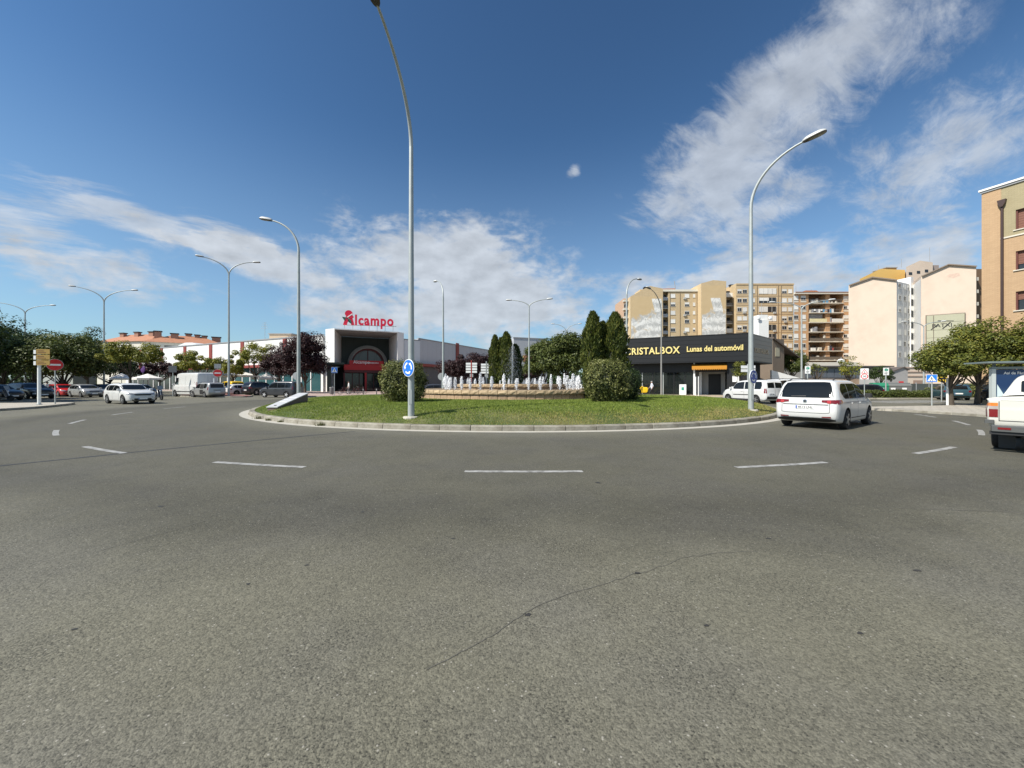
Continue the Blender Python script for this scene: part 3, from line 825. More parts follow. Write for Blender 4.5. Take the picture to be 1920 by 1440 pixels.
# clipped bushes on the island
def bush(label, px, d, rx, h, seed, nl=11500, leaf=.056, mat=L_BUSH, name='bush', ry=None):
    X = gx(px, d); z = lawn_z(X, d); rng = np.random.default_rng(seed); ry = ry or rx
    r = thing(name, label, 'bush', (X, d, z), 0, 'clipped bushes on the island')
    th = rng.uniform(0, 2 * math.pi, nl); u = rng.uniform(-1, 1, nl); rr = np.sqrt(1 - u * u)
    D = np.stack([rr * np.cos(th), rr * np.sin(th), u], 1)
    b = 1 + .05 * np.sin(17 * th + 11 * u) * np.sin(15 * u + 3 * th) + .055 * np.sin(5 * th + 3 * u * 2) * rr + .05 * np.sin(9 * u + 2 * th) + .035 * np.sin(13 * th - 7 * u)
    lay = rng.uniform(.78, 1.07, nl) + (rng.uniform(0, 1, nl) < .035) * rng.uniform(.03, .16, nl)
    sq = 1 / (np.abs(D) ** 3.0).sum(1) ** (1 / 3.0)           # a rounded block rather than a ball
    P = D * (b * lay * sq)[:, None] * np.array([rx * .92, ry * .92, h * .5]) + np.array([0, 0, h * .5])
    P[:, 2] = np.maximum(P[:, 2], .03)
    N = D + rng.normal(0, .55, (nl, 3)) + np.array([0, 0, .2])
    V = rhombs(P, N, leaf * rng.uniform(.6, 1.25, nl), .5, rng)
    link('foliage', np_mesh('foliage', V, mat), r)
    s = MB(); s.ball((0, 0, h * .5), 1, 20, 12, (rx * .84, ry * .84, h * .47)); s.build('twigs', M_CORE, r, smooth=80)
    return r
bush('clipped round bush behind the tallest lamp post, left of the fountain', 757, 18.9, 1.06, 1.92, 3)
bush('clipped round bush in front of the three tall conifers, right of the fountain', 1138, 18.7, 1.05, 1.98, 4)
bush('darker leaning bush squeezed behind the round bush beside the conifers', 1176, 20.4, 0.72, 1.62, 6, 8000, .042, L_DARK)

def conifer(label, px, d, rx, H, seed, group, nl=9000, leaf=.095, mat=L_THU, tips=1, z=None):
    X = gx(px, d); z = lawn_z(X, d) if z is None else z; rng = np.random.default_rng(seed)
    r = thing('conifer', label, 'conifer', (X, d, z), 0, group)
    t = rng.uniform(0, 1, nl) ** 0.85; th = rng.uniform(0, 2 * math.pi, nl)
    prof = (0.72 + .45 * t) * (t < .3) + (t >= .3) * (0.855 - .10 * (t - .3)) * np.clip((1.012 - t) / .28, 0, 1) ** .62
    lump = 1 + .13 * np.sin(3 * th + 9 * t) + .11 * np.sin(5 * th - 17 * t) + .10 * np.sin(29 * t + 4 * th) + .07 * np.sin(41 * t - 7 * th)
    rr = rx * prof * lump * (rng.uniform(.68, 1.06, nl) + (rng.uniform(0, 1, nl) < .05) * rng.uniform(0, .22, nl))
    P = np.stack([rr * np.cos(th), rr * np.sin(th), .08 + t * (H - .05)], 1)
    N = np.stack([np.cos(th), np.sin(th), 0 * th + .15], 1) + rng.normal(0, .5, (nl, 3))
    N /= np.linalg.norm(N, axis=1, keepdims=True)
    up = np.array([0, 0, 1.0]) + .45 * np.stack([np.cos(th), np.sin(th), 0 * th], 1) + rng.normal(0, .28, (nl, 3)); up /= np.linalg.norm(up, axis=1, keepdims=True)
    v = np.cross(N, up); v /= np.linalg.norm(v, axis=1, keepdims=True); s = (leaf * rng.uniform(.6, 1.3, nl))[:, None]
    V = np.stack([P - up * s, P + v * s * .42, P + up * s * 1.2, P - v * s * .42], 1)
    link('foliage', np_mesh('foliage', V, mat), r)
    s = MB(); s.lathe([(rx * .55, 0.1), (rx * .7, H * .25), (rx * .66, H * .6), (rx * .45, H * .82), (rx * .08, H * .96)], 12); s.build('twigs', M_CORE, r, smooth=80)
    MB().tube([(0, 0, -.1), (0, 0, .5)], [.12, .1], 8).build('trunk', M_BARK, r)
    return r
G3 = 'tall conifers on the island'
conifer('tall slim conifer with the leftmost tip of three behind the round bush', 1111, 21.6, .62, 4.85, 21, G3)
conifer('lower middle conifer wedged between two taller ones behind the round bush', 1130, 22.1, .60, 4.35, 22, G3)
conifer('broad tall conifer, rightmost of three behind the round bush', 1153, 21.7, .80, 4.8, 23, G3, 12000)
conifer('conifer with a thin tip at the left of the clump behind the fountain spray', 928, 35.5, .62, 5.3, 31, G3, 7000, .10)
conifer('middle conifer of the clump behind the fountain', 939, 36.3, .66, 5.15, 32, G3, 7000, .10)
conifer('tallest conifer of the clump behind the fountain', 949, 35.2, .78, 5.55, 33, G3, 8000, .10)
conifer('short conifer at the right end of the clump, partly veiled by spray', 966, 36.0, .72, 4.5, 34, G3, 7000, .10, L_DARK)

# trees: far park on one side
GP = 'dark trees of the car park'
tree('tree', 'tallest dense dark tree at the far edge of the car park behind the black cars', (gx(10, 56), 56, 0), GP, 11.4, 1.2, 5.2, .19, 60, 18000, L_DARK, 101, .24)
tree('tree', 'dark tree behind the first twin arm lamp of the car park', (gx(62, 60), 60, 0), GP, 10.8, 1.2, 4.8, .19, 56, 16000, L_DARK, 102, .22)
tree('tree', 'wide dark green tree above the red car', (gx(120, 50), 50, 0), GP, 8.4, 1.3, 4.6, .17, 64, 18000, L_MID, 103, .2, .4)
tree('tree', 'dark open tree rising between the wide tree and the red roofed houses', (gx(165, 58), 58, 0), GP, 10.3, 2.6, 3.6, .15, 30, 8000, L_DARK, 104, .18, .1, .28)
tree('tree', 'dark tree shading the parked cars at the edge of the picture', (gx(-40, 46), 46, 0), GP, 9.4, 1.4, 4.6, .17, 54, 14000, L_DARK, 105, .22)
tree('tree', 'dark tree outside the picture edge whose shade falls on the car park', (-46.5, 29.5, 0), GP, 10.2, 1.6, 4.8, .18, 50, 12000, L_DARK, 108, .22)
tree('tree', 'second dark tree outside the picture edge shading the black cars', (-53.5, 34.5, 0), GP, 10.8, 1.6, 5.0, .18, 50, 12000, L_DARK, 109, .22)
tree('tree', 'dark low tree far behind the yellowish spreading tree', (gx(205, 66), 66, 0), GP, 7.2, 2.0, 4.4, .16, 38, 9000, L_DARK, 106, .2)
tree('tree', 'dark tree deep in the car park behind the direction post', (gx(84, 76), 76, 0), GP, 12.0, 2.2, 6.2, .2, 44, 11000, L_DARK, 107, .22)
GY = 'yellowish trees along the shop car park'
tree('tree', 'spreading yellow green tree above the white crossover car', (gx(244, 47), 47, 0), GY, 7.3, 2.8, 3.5, .12, 56, 11000, L_YEL, 111, .13, .75, .26)
tree('tree', 'yellow green tree beside the white van', (gx(370, 58), 58, 0), GY, 6.6, 2.5, 4.0, .13, 50, 11000, L_YEL, 112, .12, .6, .26)
tree('tree', 'light green airy tree against the white shop wall', (gx(480, 62), 62, .12), GY, 8.9, 3.0, 3.4, .13, 34, 7000, L_YEL, 113, .13, .45, .26)
tree('tree', 'small yellow green tree between the airy tree and the tall median lamp', (gx(437, 58), 58, 0), GY, 6.0, 2.3, 1.9, .12, 26, 5500, L_YEL, 114, .1, .4, .3)
GU = 'purple leaved trees'
tree('tree', 'large purple leaved tree beside the shop entrance', (gx(572, 58), 58, .12), GU, 9.6, 1.7, 3.7, .14, 76, 24000, L_PUR, 121, .18, .2, .33)
tree('tree', 'low purple leaved tree left of the large purple tree', (gx(524, 60), 60, .12), GU, 7.4, 1.7, 3.0, .14, 50, 14000, L_PUR, 122, .15, .3)
tree('tree', 'purple leaved tree behind the stacked direction boards nearer the entrance', (gx(855, 55), 55, .12), GU, 6.1, 1.6, 2.7, .13, 40, 10000, L_PUR, 123, .14)
tree('tree', 'purple leaved tree just left of the conifer clump', (gx(896, 58), 58, .12), GU, 6.4, 1.6, 2.9, .13, 40, 10000, L_PUR, 124, .14)
tree('tree', 'far purple leaved tree behind the fountain spray', (gx(992, 66), 66, .12), GU, 5.2, 1.5, 3.0, .14, 34, 7000, L_PUR, 125, .14)
tree('tree', 'dark purple tree half hidden behind the spreading yellow green tree', (gx(300, 70), 70, 0), GU, 6.4, 2.2, 4.2, .16, 34, 7000, L_PUR, 126, .14)
GB = 'broad green trees behind the fountain'
tree('tree', 'broad dense green tree behind the right half of the fountain', (gx(1062, 54), 54, .12), GB, 9.0, 1.3, 4.6, .17, 76, 24000, L_MID, 131, .26, .25, .32)
tree('tree', 'green tree left beside the broad tree, behind the single lamp on the fountain axis', (gx(1018, 56), 56, .12), GB, 8.4, 1.3, 3.2, .17, 52, 15000, L_MID, 132, .2, .25)
# right hand street trees
GR = 'street trees on the pavement by the brick building'
tree('tree', 'leafy street tree over the pedestrian crossing sign', (28.4, 24.9, .12), GR, 4.6, 1.25, 1.9, .085, 54, 14000, L_AUT, 141, .13, .3, .33)
tree('tree', 'leafy street tree in front of the corner of the brick building', (31.4, 26.0, .12), GR, 6.1, 1.3, 2.25, .085, 60, 17000, L_AUT, 142, .14, .3, .32)
tree('tree', 'tall yellowing street tree over the advertising shelter', (34.0, 24.4, .12), GR, 6.6, 1.4, 2.6, .085, 60, 17000, L_AUT, 143, .15, .3, .32)
tree('tree', 'street tree at the very edge above the white pickup', (32.0, 21.5, .12), GR, 5.6, 2.4, 1.9, .085, 44, 11000, L_AUT, 144, .13, .3)
tree('tree', 'round topped dark green tree between black shop and orange balcony block', (gx(1484, 60), 60, .12), 'trees beside the black shop', 6.9, 2.6, 2.3, .11, 44, 12000, L_MID, 151, .15, .1, .36)
tree('young_tree', 'thin young tree in front of the end of the black shop', (gx(1387, 41), 41, .12), 'trees beside the black shop', 4.6, 1.5, .75, .075, 22, 1900, L_AUT, 152, .05, .2, .42)
GPO = 'pollarded plane trees by the low brown building'
tree('pollard_tree', 'bare knobbly pollarded tree in front of the low brown building', (gx(1532, 52), 52, .12), GPO, 4.6, 2.0, 1.4, .09, 14, 500, L_AUT, 161, .16, .1, .3)
tree('pollard_tree', 'pollarded tree with sparse yellow leaves beside the pale gable', (gx(1590, 52), 52, .12), GPO, 5.4, 2.0, 1.7, .10, 18, 1500, L_YEL, 162, .18, .1, .3)
tree('tree', 'small dark tree in front of the low brown building near the warning sign', (gx(1650, 60), 60, .12), GPO, 4.4, 1.2, 1.7, .11, 24, 4500, L_DARK, 163, .1)
# hedge strip with low shrubs
def hedge(label, x0, x1, y0, y1, h, z, seed, mat, nl=7000, leaf=.07, name='hedge', grp='low hedges beyond the crossing'):
    rng = np.random.default_rng(seed); r = thing(name, label, 'hedge', ((x0 + x1) / 2, (y0 + y1) / 2, z), 0, grp)
    P = rng.uniform(0, 1, (nl, 3)); W, D_ = x1 - x0, y1 - y0
    side = rng.integers(0, 3, nl); P[side == 0, 2] = rng.uniform(.85, 1.08, (side == 0).sum()); P[side == 1, 1] = rng.uniform(-.08, .15, (side == 1).sum())
    top = 1 + .16 * np.sin(P[:, 0] * W * 2.1) + .1 * np.sin(P[:, 0] * W * 5.3 + 1)
    Q = np.stack([(P[:, 0] - .5) * W, (P[:, 1] - .5) * D_, P[:, 2] * h * top], 1)
    N = rng.normal(0, 1, (nl, 3)) + np.array([0, -.6, .8])
    link('foliage', np_mesh('foliage', rhombs(Q, N, leaf * rng.uniform(.6, 1.3, nl), .5, rng), mat), r)
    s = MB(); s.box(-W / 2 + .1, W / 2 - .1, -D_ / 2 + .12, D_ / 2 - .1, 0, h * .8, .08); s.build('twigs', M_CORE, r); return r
hedge('low green hedge in front of the green container', 35.5, 43.0, 38.4, 39.8, .62, .12, 171, L_MID)
hedge('grey green shrub strip in front of the grey containers', 43.2, 47.5, 38.8, 40.4, .85, .12, 172, L_BUSH)
hedge('dense green shrubs at the foot of the twin arm lamp by the pale gables', 47.7, 53.5, 40.0, 42.4, 1.15, .12, 173, L_MID)
hedge('sunlit verge hedge behind the dark hatchback', 60.0, 74.0, 49.5, 51.0, .8, .0, 174, L_YEL, 8000, .09)
# a wood far off that reads as one mass
def far_wood():
    rng = np.random.default_rng(77); n = 26000
    a = rng.uniform(-1.05, 1.05, n); d = rng.uniform(230, 300, n)
    hh = 11.0 + 2.2 * np.sin(a * 31) + 1.5 * np.sin(a * 77 + 1) + 1.2 * np.sin(a * 171)
    P = np.stack([d * np.sin(a), d * np.cos(a), rng.uniform(0, 1, n) * hh * (d / 265)], 1)
    N = rng.normal(0, 1, (n, 3)) + np.array([0, -.5, .8])
    o = link('woodland', np_mesh('woodland', rhombs(P, N, rng.uniform(.7, 1.5, n), .6, rng), L_DARK)); tag(o, 'far line of trees closing the view between the buildings', 'trees', kind='stuff')
far_wood()

# ------------------------------------------------------------------ buildings
M_WPAN = pm('white_cladding', (.80, .79, .76), .6, .05, .6); M_GPAN = pm('grey_and_shaded_cladding', (.46, .47, .49), .55, .05, .5); M_LGPAN = pm('pale_cladding', (.62, .64, .65), .55, .04, .5)
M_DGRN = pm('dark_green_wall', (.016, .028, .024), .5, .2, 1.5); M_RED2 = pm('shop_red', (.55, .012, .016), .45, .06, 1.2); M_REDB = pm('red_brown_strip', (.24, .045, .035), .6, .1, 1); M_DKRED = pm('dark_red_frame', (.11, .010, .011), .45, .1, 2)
M_SGLASS = pm('shop_glass', (.022, .030, .030), .06, .3, .7, spec=.6); M_TEALG = pm('teal_glass', (.03, .09, .10), .12, .2, .6); M_ARCH = pm('arch_grey', (.34, .33, .31), .6, .1, 3)
M_DARKIN = pm('dark_interior', (.020, .020, .021), .9, .3, 1); M_CAPM = pm('coping_metal', (.30, .31, .32), .5)
M_TILE = pm('roof_tile', (.42, .19, .105), .8, .2, 4, bump=.5, bscale=14, col2=(.34, .15, .085), scale2=2); M_CREAMW = pm('cream_wall', (.70, .66, .56), .8, .07, 1)

def fr(P, u):                       # frame of a wall: start point and direction (seen from outside, to the right)
    return math.atan2(u[1], u[0])
sm = thing('supermarket_building', 'long white supermarket with a shade-greyed wing, square portal, arched window and red rooftop letters', 'supermarket', (-27, 71, 0))
base = Vector((-27, 71, 0))
# --- the wall running away on the sunny side
P0 = Vector((-101.6, 101.3, 0)); aL = math.atan2(-.43, .903); LL = 75.0
def part(mb, name, mat, P, a, par=sm, off=None, smooth=None):
    return mb.build(name, mat, par, Vector(P) - (off if off is not None else base), a, smooth)
part(MB().prism([(0, 0), (LL, 0), (LL - 9, 12), (0, 12)], 0, 10.2), 'wall', M_WPAN, P0, aL)
part(MB().box(-.1, LL + .1, -.12, .25, 10.2, 10.42), 'wall_coping', M_CAPM, P0, aL)
for x in (8, 18.5, 29, 39.5, 51, 64.5): part(MB().box(x - .55, x + .55, -.12, -.003, 5.2, 10.15), 'red_strip', M_REDB, P0, aL)
part(MB().box(0, LL, -1.0, -.004, 4.75, 5.25), 'canopy_band', M_REDB, P0, aL)
pn = MB(); pn.box(-1.19, 1.19, -.06, -.003, .2, 4.7); first = None
for i in range(28):
    x = 3 + i * 2.6
    if i == 18: first = None
    if first is None: first = part(pn, 'glass_panel', M_TEALG if i >= 18 else M_SGLASS, P0 + Vector((.903, -.43, 0)) * x, aL); continue
    o = first.copy(); COL.objects.link(o); o.parent = sm; o.location = P0 + Vector((.903, -.43, 0)) * x - base
pn = MB().box(-.10, .10, -.14, -.003, .2, 4.7); f2 = None
for i in range(28):
    x = 1.7 + i * 2.6; q = P0 + Vector((.903, -.43, 0)) * x
    if f2 is None: f2 = part(pn, 'mullion', M_WHITE, q, aL)
    else:
        o = f2.copy(); COL.objects.link(o); o.parent = sm; o.location = q - base
# panel joints of the upper cladding
jb = MB()
for i in range(1, 36): jb.box(i * 2.1 - .012, i * 2.1 + .012, -.006, -.002, 5.3, 10.18)
o = part(jb, 'panel_joint', pm('joint_grey', (.45, .45, .44), .7), P0, aL); o['kind'] = 'stuff'
# --- portal: an open square box set across the corner of the two wings
L0, L1, R0, R1 = Vector((-33.3, 68.75, 0)), Vector((-31.27, 67.8, 0)), Vector((-21.5, 72.3, 0)), Vector((-20.75, 73.9, 0))
uP = (R0 - L1).normalized(); nP = Vector((-uP.y, uP.x, 0)); aP = math.atan2(uP.y, uP.x); W = (R0 - L1).length; ZT = 11.3; ZS = 11.12; ZB = 5.3; BD = 10.6
def lx(px, y):                       # where along the portal a bearing from the street meets the plane y metres inside it
    k_ = (px - 960) / F; p = L1 + nP * y
    return (k_ * p.y - p.x) / (uP.x - k_ * uP.y)
def pp(mb, name, mat, smooth=None): return part(mb, name, mat, L1, aP, smooth=smooth)
def loc_(p): q = p - L1; return (q.dot(uP), q.dot(nP))
l0, r1 = loc_(L0), loc_(R1); bx0, bx1 = 1.25, 10.55
def wallp(pts, z0, z1): return MB().prism(pts, z0, z1)
pp(wallp([l0, (0, 0), (bx0, BD), (l0[0] + 1.2, BD)], ZB, ZS), 'portal_pillar', M_WPAN)
pp(wallp([(W, 0), r1, (r1[0], BD), (bx1, BD)], ZB, ZS), 'portal_pillar', M_WPAN)
s = MB(); s.prism([l0, (0, 0), (W, 0), r1, (r1[0], BD), (l0[0] + 1.2, BD)], ZS + .004, ZT); pp(s, 'portal_roof', M_WPAN)
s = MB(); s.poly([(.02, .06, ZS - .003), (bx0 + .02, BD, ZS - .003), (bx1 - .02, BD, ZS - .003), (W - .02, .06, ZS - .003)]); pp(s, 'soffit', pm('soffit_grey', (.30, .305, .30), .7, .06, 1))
pp(MB().box(bx0 - .3, bx1 + .3, BD, BD + .3, ZB - .5, ZS - .01), 'recess_wall', M_DGRN)
ya = BD - 2.0; ac = lx(690, BD - 1.2); az_ = 5.55
def arch_ring(r0, r1_, y0, y1, n=28):
    m = MB()
    for i in range(n + 1):
        t = math.pi * i / n; c, s_ = math.cos(t), math.sin(t)
        b = m.addv([(ac + r0 * c, y0, az_ + r0 * s_), (ac + r1_ * c, y0, az_ + r1_ * s_), (ac + r1_ * c, y1, az_ + r1_ * s_), (ac + r0 * c, y1, az_ + r0 * s_)])
        if i:
            for j in range(4): m.face((b - 4 + j, b + j, b + (j + 1) % 4, b - 4 + (j + 1) % 4))
    return m
for i in range(4): pp(arch_ring(3.18 + .17 * i, 3.34 + .17 * i, BD - 2.2 + .35 * i, BD - .01), 'arch_step', M_ARCH)
pp(arch_ring(2.88, 3.18, BD - 1.3, BD - .01), 'arch_frame', M_DKRED)
g = MB(); g.poly([(ac + 2.9 * math.cos(math.pi * i / 24), BD - .5, az_ + 2.9 * math.sin(math.pi * i / 24)) for i in range(25)]); pp(g, 'arch_glass', pm('arch_glass_grey', (.16, .18, .175), .15, .2, .5))
for x, h_ in ((ac, 2.88), (ac - 1.5, 2.45), (ac + 1.5, 2.45)):
    wdt = .09 if x == ac else .035
    pp(MB().box(x - wdt, x + wdt, BD - .65, BD - .52, az_, az_ + h_), 'arch_mullion', M_DKRED if x == ac else M_ARCH)
yc = BD - 3.4
pp(MB().box(lx(655, yc), lx(719, yc), yc, yc + .3, 5.32, 6.15), 'sign_band', M_RED2); pp(MB().box(lx(645, yc), lx(726, yc), yc - .25, BD, 4.25, 5.31), 'red_canopy', M_RED2)
pp(MB().box(l0[0] - .3, lx(644, yc), -.5, BD, ZB - .32, ZB - .01), 'dark_canopy', M_DGRN); pp(MB().box(lx(727, yc), r1[0] + .3, -.5, BD, ZB - .32, ZB - .01), 'dark_canopy', M_DGRN)
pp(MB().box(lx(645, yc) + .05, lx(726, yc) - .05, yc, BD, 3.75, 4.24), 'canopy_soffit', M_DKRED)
for txt, px_, sz, zt0 in (('Alcampo', 678, .86, 5.56), ('HIPERMERCADO', 699, .30, 5.62)):
    flat_text(txt, sz, M_WHITE, sm, L1 + uP * lx(px_, yc) + nP * (yc - .012) + Vector((0, 0, zt0)) - base, aP, 'lettering', .016)
ye = BD - .6
pp(MB().box(l0[0] - 1, r1[0] + 2, ye + .3, ye + .7, 0, 4.9), 'entrance_wall', M_DARKIN)
for a_, b_ in ((612, 628), (646, 660), (661, 673), (674, 686), (688, 700), (701, 713), (714, 726)): pp(MB().box(lx(a_, ye), lx(b_, ye), ye + .14, ye + .22, .15, 3.7), 'door_pane', M_SGLASS)
for p_ in (645, 660.5, 673.5, 700.5, 713.5, 727): pp(MB().box(lx(p_, ye) - .08, lx(p_, ye) + .08, ye - .05, ye + .25, .1, 3.9), 'door_post', M_DKRED)
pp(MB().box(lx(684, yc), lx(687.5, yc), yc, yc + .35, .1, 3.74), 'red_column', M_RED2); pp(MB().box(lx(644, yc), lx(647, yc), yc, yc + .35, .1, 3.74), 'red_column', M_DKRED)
pp(MB().box(lx(613, 1), lx(621, 1), .6, 1.6, .1, ZB - .33), 'dark_column', M_DGRN); pp(MB().box(lx(738, 1), lx(750, 1), .6, 1.6, .1, ZB - .33), 'dark_column', M_DGRN)
for t in (.25, .5, .75): pp(MB().box(bx0 + (bx1 - bx0) * t - .02, bx0 + (bx1 - bx0) * t + .02, BD - .008, BD - .003, 9.3, ZS - .05), 'panel_joint', M_DARKIN)
q_ = L0 + Vector((-.903, .43, 0)) * 3.0
part(MB().box(0, 3.0, .4, .8, 0, 4.6), 'sunlit_pier', M_WPAN, q_, aL); part(MB().box(1.0, 1.9, .30, .39, 1.2, 3.6), 'poster', pm('poster_pale', (.55, .52, .5), .6), q_, aL); part(MB().box(1.0, 1.9, .29, .39, 3.62, 4.1), 'poster_head', M_RED2, q_, aL)
part(MB().box(0, 3.05, .35, 1.0, 4.7, 10.15), 'wall_block', M_WPAN, q_, aL)
# --- block between portal and the long shaded wall
q_ = R1 + Vector((.05, .1, 0)); aQ = math.atan2(2.1, 2.5); part(MB().box(0, 3.3, .0, 2.5, 0, 10.0), 'wall_block', M_LGPAN, q_, aQ); part(MB().box(-.05, 3.35, -.08, .3, 10.0, 10.2), 'wall_coping', M_CAPM, q_, aQ)
PR = Vector((-18.5, 75.9, 0)); aR = math.atan2(.907, .42)
part(MB().box(0, 62, 0, 4.3, 0, 10.4), 'wall', M_GPAN, PR, aR); part(MB().box(0, 62, -.12, .2, 10.4, 10.6), 'wall_coping', M_CAPM, PR, aR)  # white cladding greyed: the shade of this wing is put into the colour
part(MB().box(-1, 62, -1.2, -.004, 5.0, 5.5), 'canopy_band', M_REDB, PR, aR); part(MB().box(0, 62, -.05, -.003, 0, 5.0), 'wall_base', pm('lower_grey', (.085, .09, .10), .5, .1, .6), PR, aR)
for x in (14, 30, 46): part(MB().box(x - .6, x + .6, -.14, -.003, 5.5, 10.9), 'red_strip', M_REDB, PR, aR)
jb = MB(); [jb.box(i * 1.5 - .012, i * 1.5 + .012, -.007, -.002, 5.5, 10.38) for i in range(1, 41)]; o = part(jb, 'panel_joint', pm('joint_dark', (.33, .34, .36), .7), PR, aR); o['kind'] = 'stuff'
# --- roof letters on a light frame
LT = Vector((-30.2, 69.4, 11.3))
M_LETT = pm('letter_red', (.62, .010, .045), .35, .04, 2); M_LETTG = pm('letter_green', (.03, .14, .10), .5)
ls = thing('rooftop_sign', 'big red rooftop letters with a bird like emblem above the supermarket portal', 'shop sign', (LT.x, LT.y, LT.z)); aS = math.atan2(.20, .98)
letters('lcampo', 2.55, .10, .085, M_LETT, ls, Vector((math.cos(aS) * 1.75, math.sin(aS) * 1.75, .95)), aS, width=6.75, spacing=1.14)
A = MB()      # the emblem that stands for the A
A.prism([(-.35, .85), (.30, .75), (1.05, 3.55), (.75, 3.75), (.45, 3.5)][::-1], -.1, .1, 'y'); A.prism([(1.05, 3.60), (1.72, .85), (1.15, .80), (.70, 2.6)][::-1] , -.1, .1, 'y')
A.lathe([(.70, -.12), (.70, .12)], 20, 'y', (.70, 0, 3.2)); A.prism([(.2, 2.6), (1.3, 3.0), (1.65, 2.45), (1.2, 2.2), (.6, 2.15)][::-1], -.13, .13, 'y')
E_ = A.build('emblem', M_LETT, ls, (.1, 0, .15), aS); E_.scale = (.93, 1, .86)
B = MB(); B.prism([(-.55, 2.5), (.35, 2.35), (.9, 1.5), (1.3, .9), (1.05, 1.9), (.4, 2.15)][::-1], -.15, .15, 'y'); B.prism([(-.5, 2.45), (.1, 2.05), (-.1, 1.7)][::-1], -.15, .15, 'y'); B.build('emblem_leaf', M_LETTG, ls, (.1, 0, .15), aS).scale = (.93, 1, .86)
C_ = MB(); C_.prism([(.35, 2.45), (1.35, 3.25), (1.45, 3.1), (.55, 2.35)][::-1], -.16, .16, 'y'); C_.build('emblem_streak', M_WHITE, ls, (.1, 0, .15), aS).scale = (.93, 1, .86)
fm = MB(); [fm.box(x - .03, x + .03, .1, .16, -.1, 1.6) for x in np.arange(0, 8.6, 1.4)]; fm.box(-.2, 9.0, .1, .16, .82, .90); fm.build('sign_frame', M_GALV, ls, (0, 0, 0), aS)

# --- rooftop things on the left wall
def house(label, P, a, Wd, D, H, rh, wallm, group, wins=(), chim=()):
    r = thing('house', label, 'house', P, a, group)
    MB().box(0, Wd, 0, D, 0, H).build('wall', wallm, r)
    o_ = .5
    s = MB(); b = s.addv([(-o_, -o_, H), (Wd + o_, -o_, H), (Wd + o_, D + o_, H), (-o_, D + o_, H), (D / 2, D / 2, H + rh), (Wd - D / 2, D / 2, H + rh)])
    for f in ((0, 1, 5, 4), (1, 2, 5), (2, 3, 4, 5), (3, 0, 4), (3, 2, 1, 0)): s.face([b + i for i in f])
    rf = s.build('roof', M_TILE, r)
    for x, y, w, h in chim:
        c = MB(); c.box(x - w / 2, x + w / 2, y - .5, y + .5, H, H + h); ch = c.build('chimney', pm('chimney_brick', (.36, .20, .14), .8, .1, 2), rf); MB().box(x - w / 2 - .2, x + w / 2 + .2, y - .7, y + .7, H + h, H + h + .3).build('chimney_cap', pm('chimney_cap', (.05, .045, .04), .8), ch)
    for x, z, w, h in wins:
        m = MB(); m.box(x - w / 2, x + w / 2, -.05, .0, z - h / 2, z + h / 2); o = m.build('window', M_DARKIN, r); MB().box(x - w / 2 - .1, x + w / 2 + .1, -.12, -.0, z - h / 2 - .18, z - h / 2 - .03).build('sill', M_WHITE, o)
    return r
GH = 'red roofed houses beyond the supermarket'
house('long red roofed house with a white end wall and row of chimneys', (gx(268, 112), 112, 0), R(33), 18.5, 11, 13.9, 2.7, M_CREAMW, GH, [(3, 12.2, 1.3, 1.4), (6.2, 12.0, 3.0, 1.9), (11, 12.0, 3, 1.9), (15.5, 12.0, 2.4, 1.9)], [(2.6, 4, 1.5, 3.4), (6.5, 3.5, 1.7, 2.9), (9.5, 6, 1.4, 3.3), (11.8, 5, 1.2, 3.0), (13.6, 5, 1.2, 2.8), (16.6, 5, 2.2, 2.6)])
house('smaller red roofed house partly behind the dark open tree', (gx(182, 128), 128, 0), R(-10), 22, 11, 15.4, 3.0, M_CREAMW, GH, [(5, 13.5, 2, 1.8), (11, 13.5, 2, 1.8)], [(5, 4, 1.6, 3.2), (11, 4, 1.6, 3.4), (17, 4, 1.8, 3.4)])
hb = thing('stair_house', 'small beige rooftop stair house with aerial behind the white wall', 'building', (gx(505, 88), 88, 0)); MB().box(0, 5, 0, 4, 0, 12.9).build('wall', pm('beige_render', (.52, .40, .28), .8), hb); MB().box(-.2, 5.2, -.2, 4.2, 12.9, 13.1).build('roof', M_CAPM, hb)
an = MB(); an.tube([(-1, 0, 10), (-1, 0, 15.6)], .04, 5); [an.tube([(-2.0 + .15 * i, 0, 14.2 + .4 * i), (-.3 - .1 * i, 0, 14.3 + .4 * i)], .03, 4) for i in range(4)]; an.build('aerial', M_CAPM, hb)
wb = thing('barrel_roof_hall', 'white barrel roofed hall showing over the supermarket wall', 'building', (gx(322, 112), 112, 0), R(-20))
MB().prism([(0, 0), (14, 0), (14, 11.3), (12, 12.4), (9, 13.2), (6, 13.3), (3, 12.6), (0, 11.2)], 0, 9, 'y').build('hall', M_LGPAN, wb); MB().prism([(8.8, 11.3), (13, 11.3), (12, 12.1), (10, 12.6)], -.08, -.004, 'y').build('gable_glass', M_DARKIN, wb)
wh = thing('grey_warehouse', 'pale grey warehouse end showing between conifers and broad tree', 'building', (gx(963, 105), 105, 0), R(20)); MB().box(0, 10, 0, 14, 0, 14).build('wall', M_GPAN, wh); MB().box(-.1, 10.1, -.1, .3, 14, 14.3).build('coping', M_CAPM, wh); MB().box(2.8, 9, -.4, -.01, 7.6, 9.4).build('red_roof_edge', M_TILE, wh)

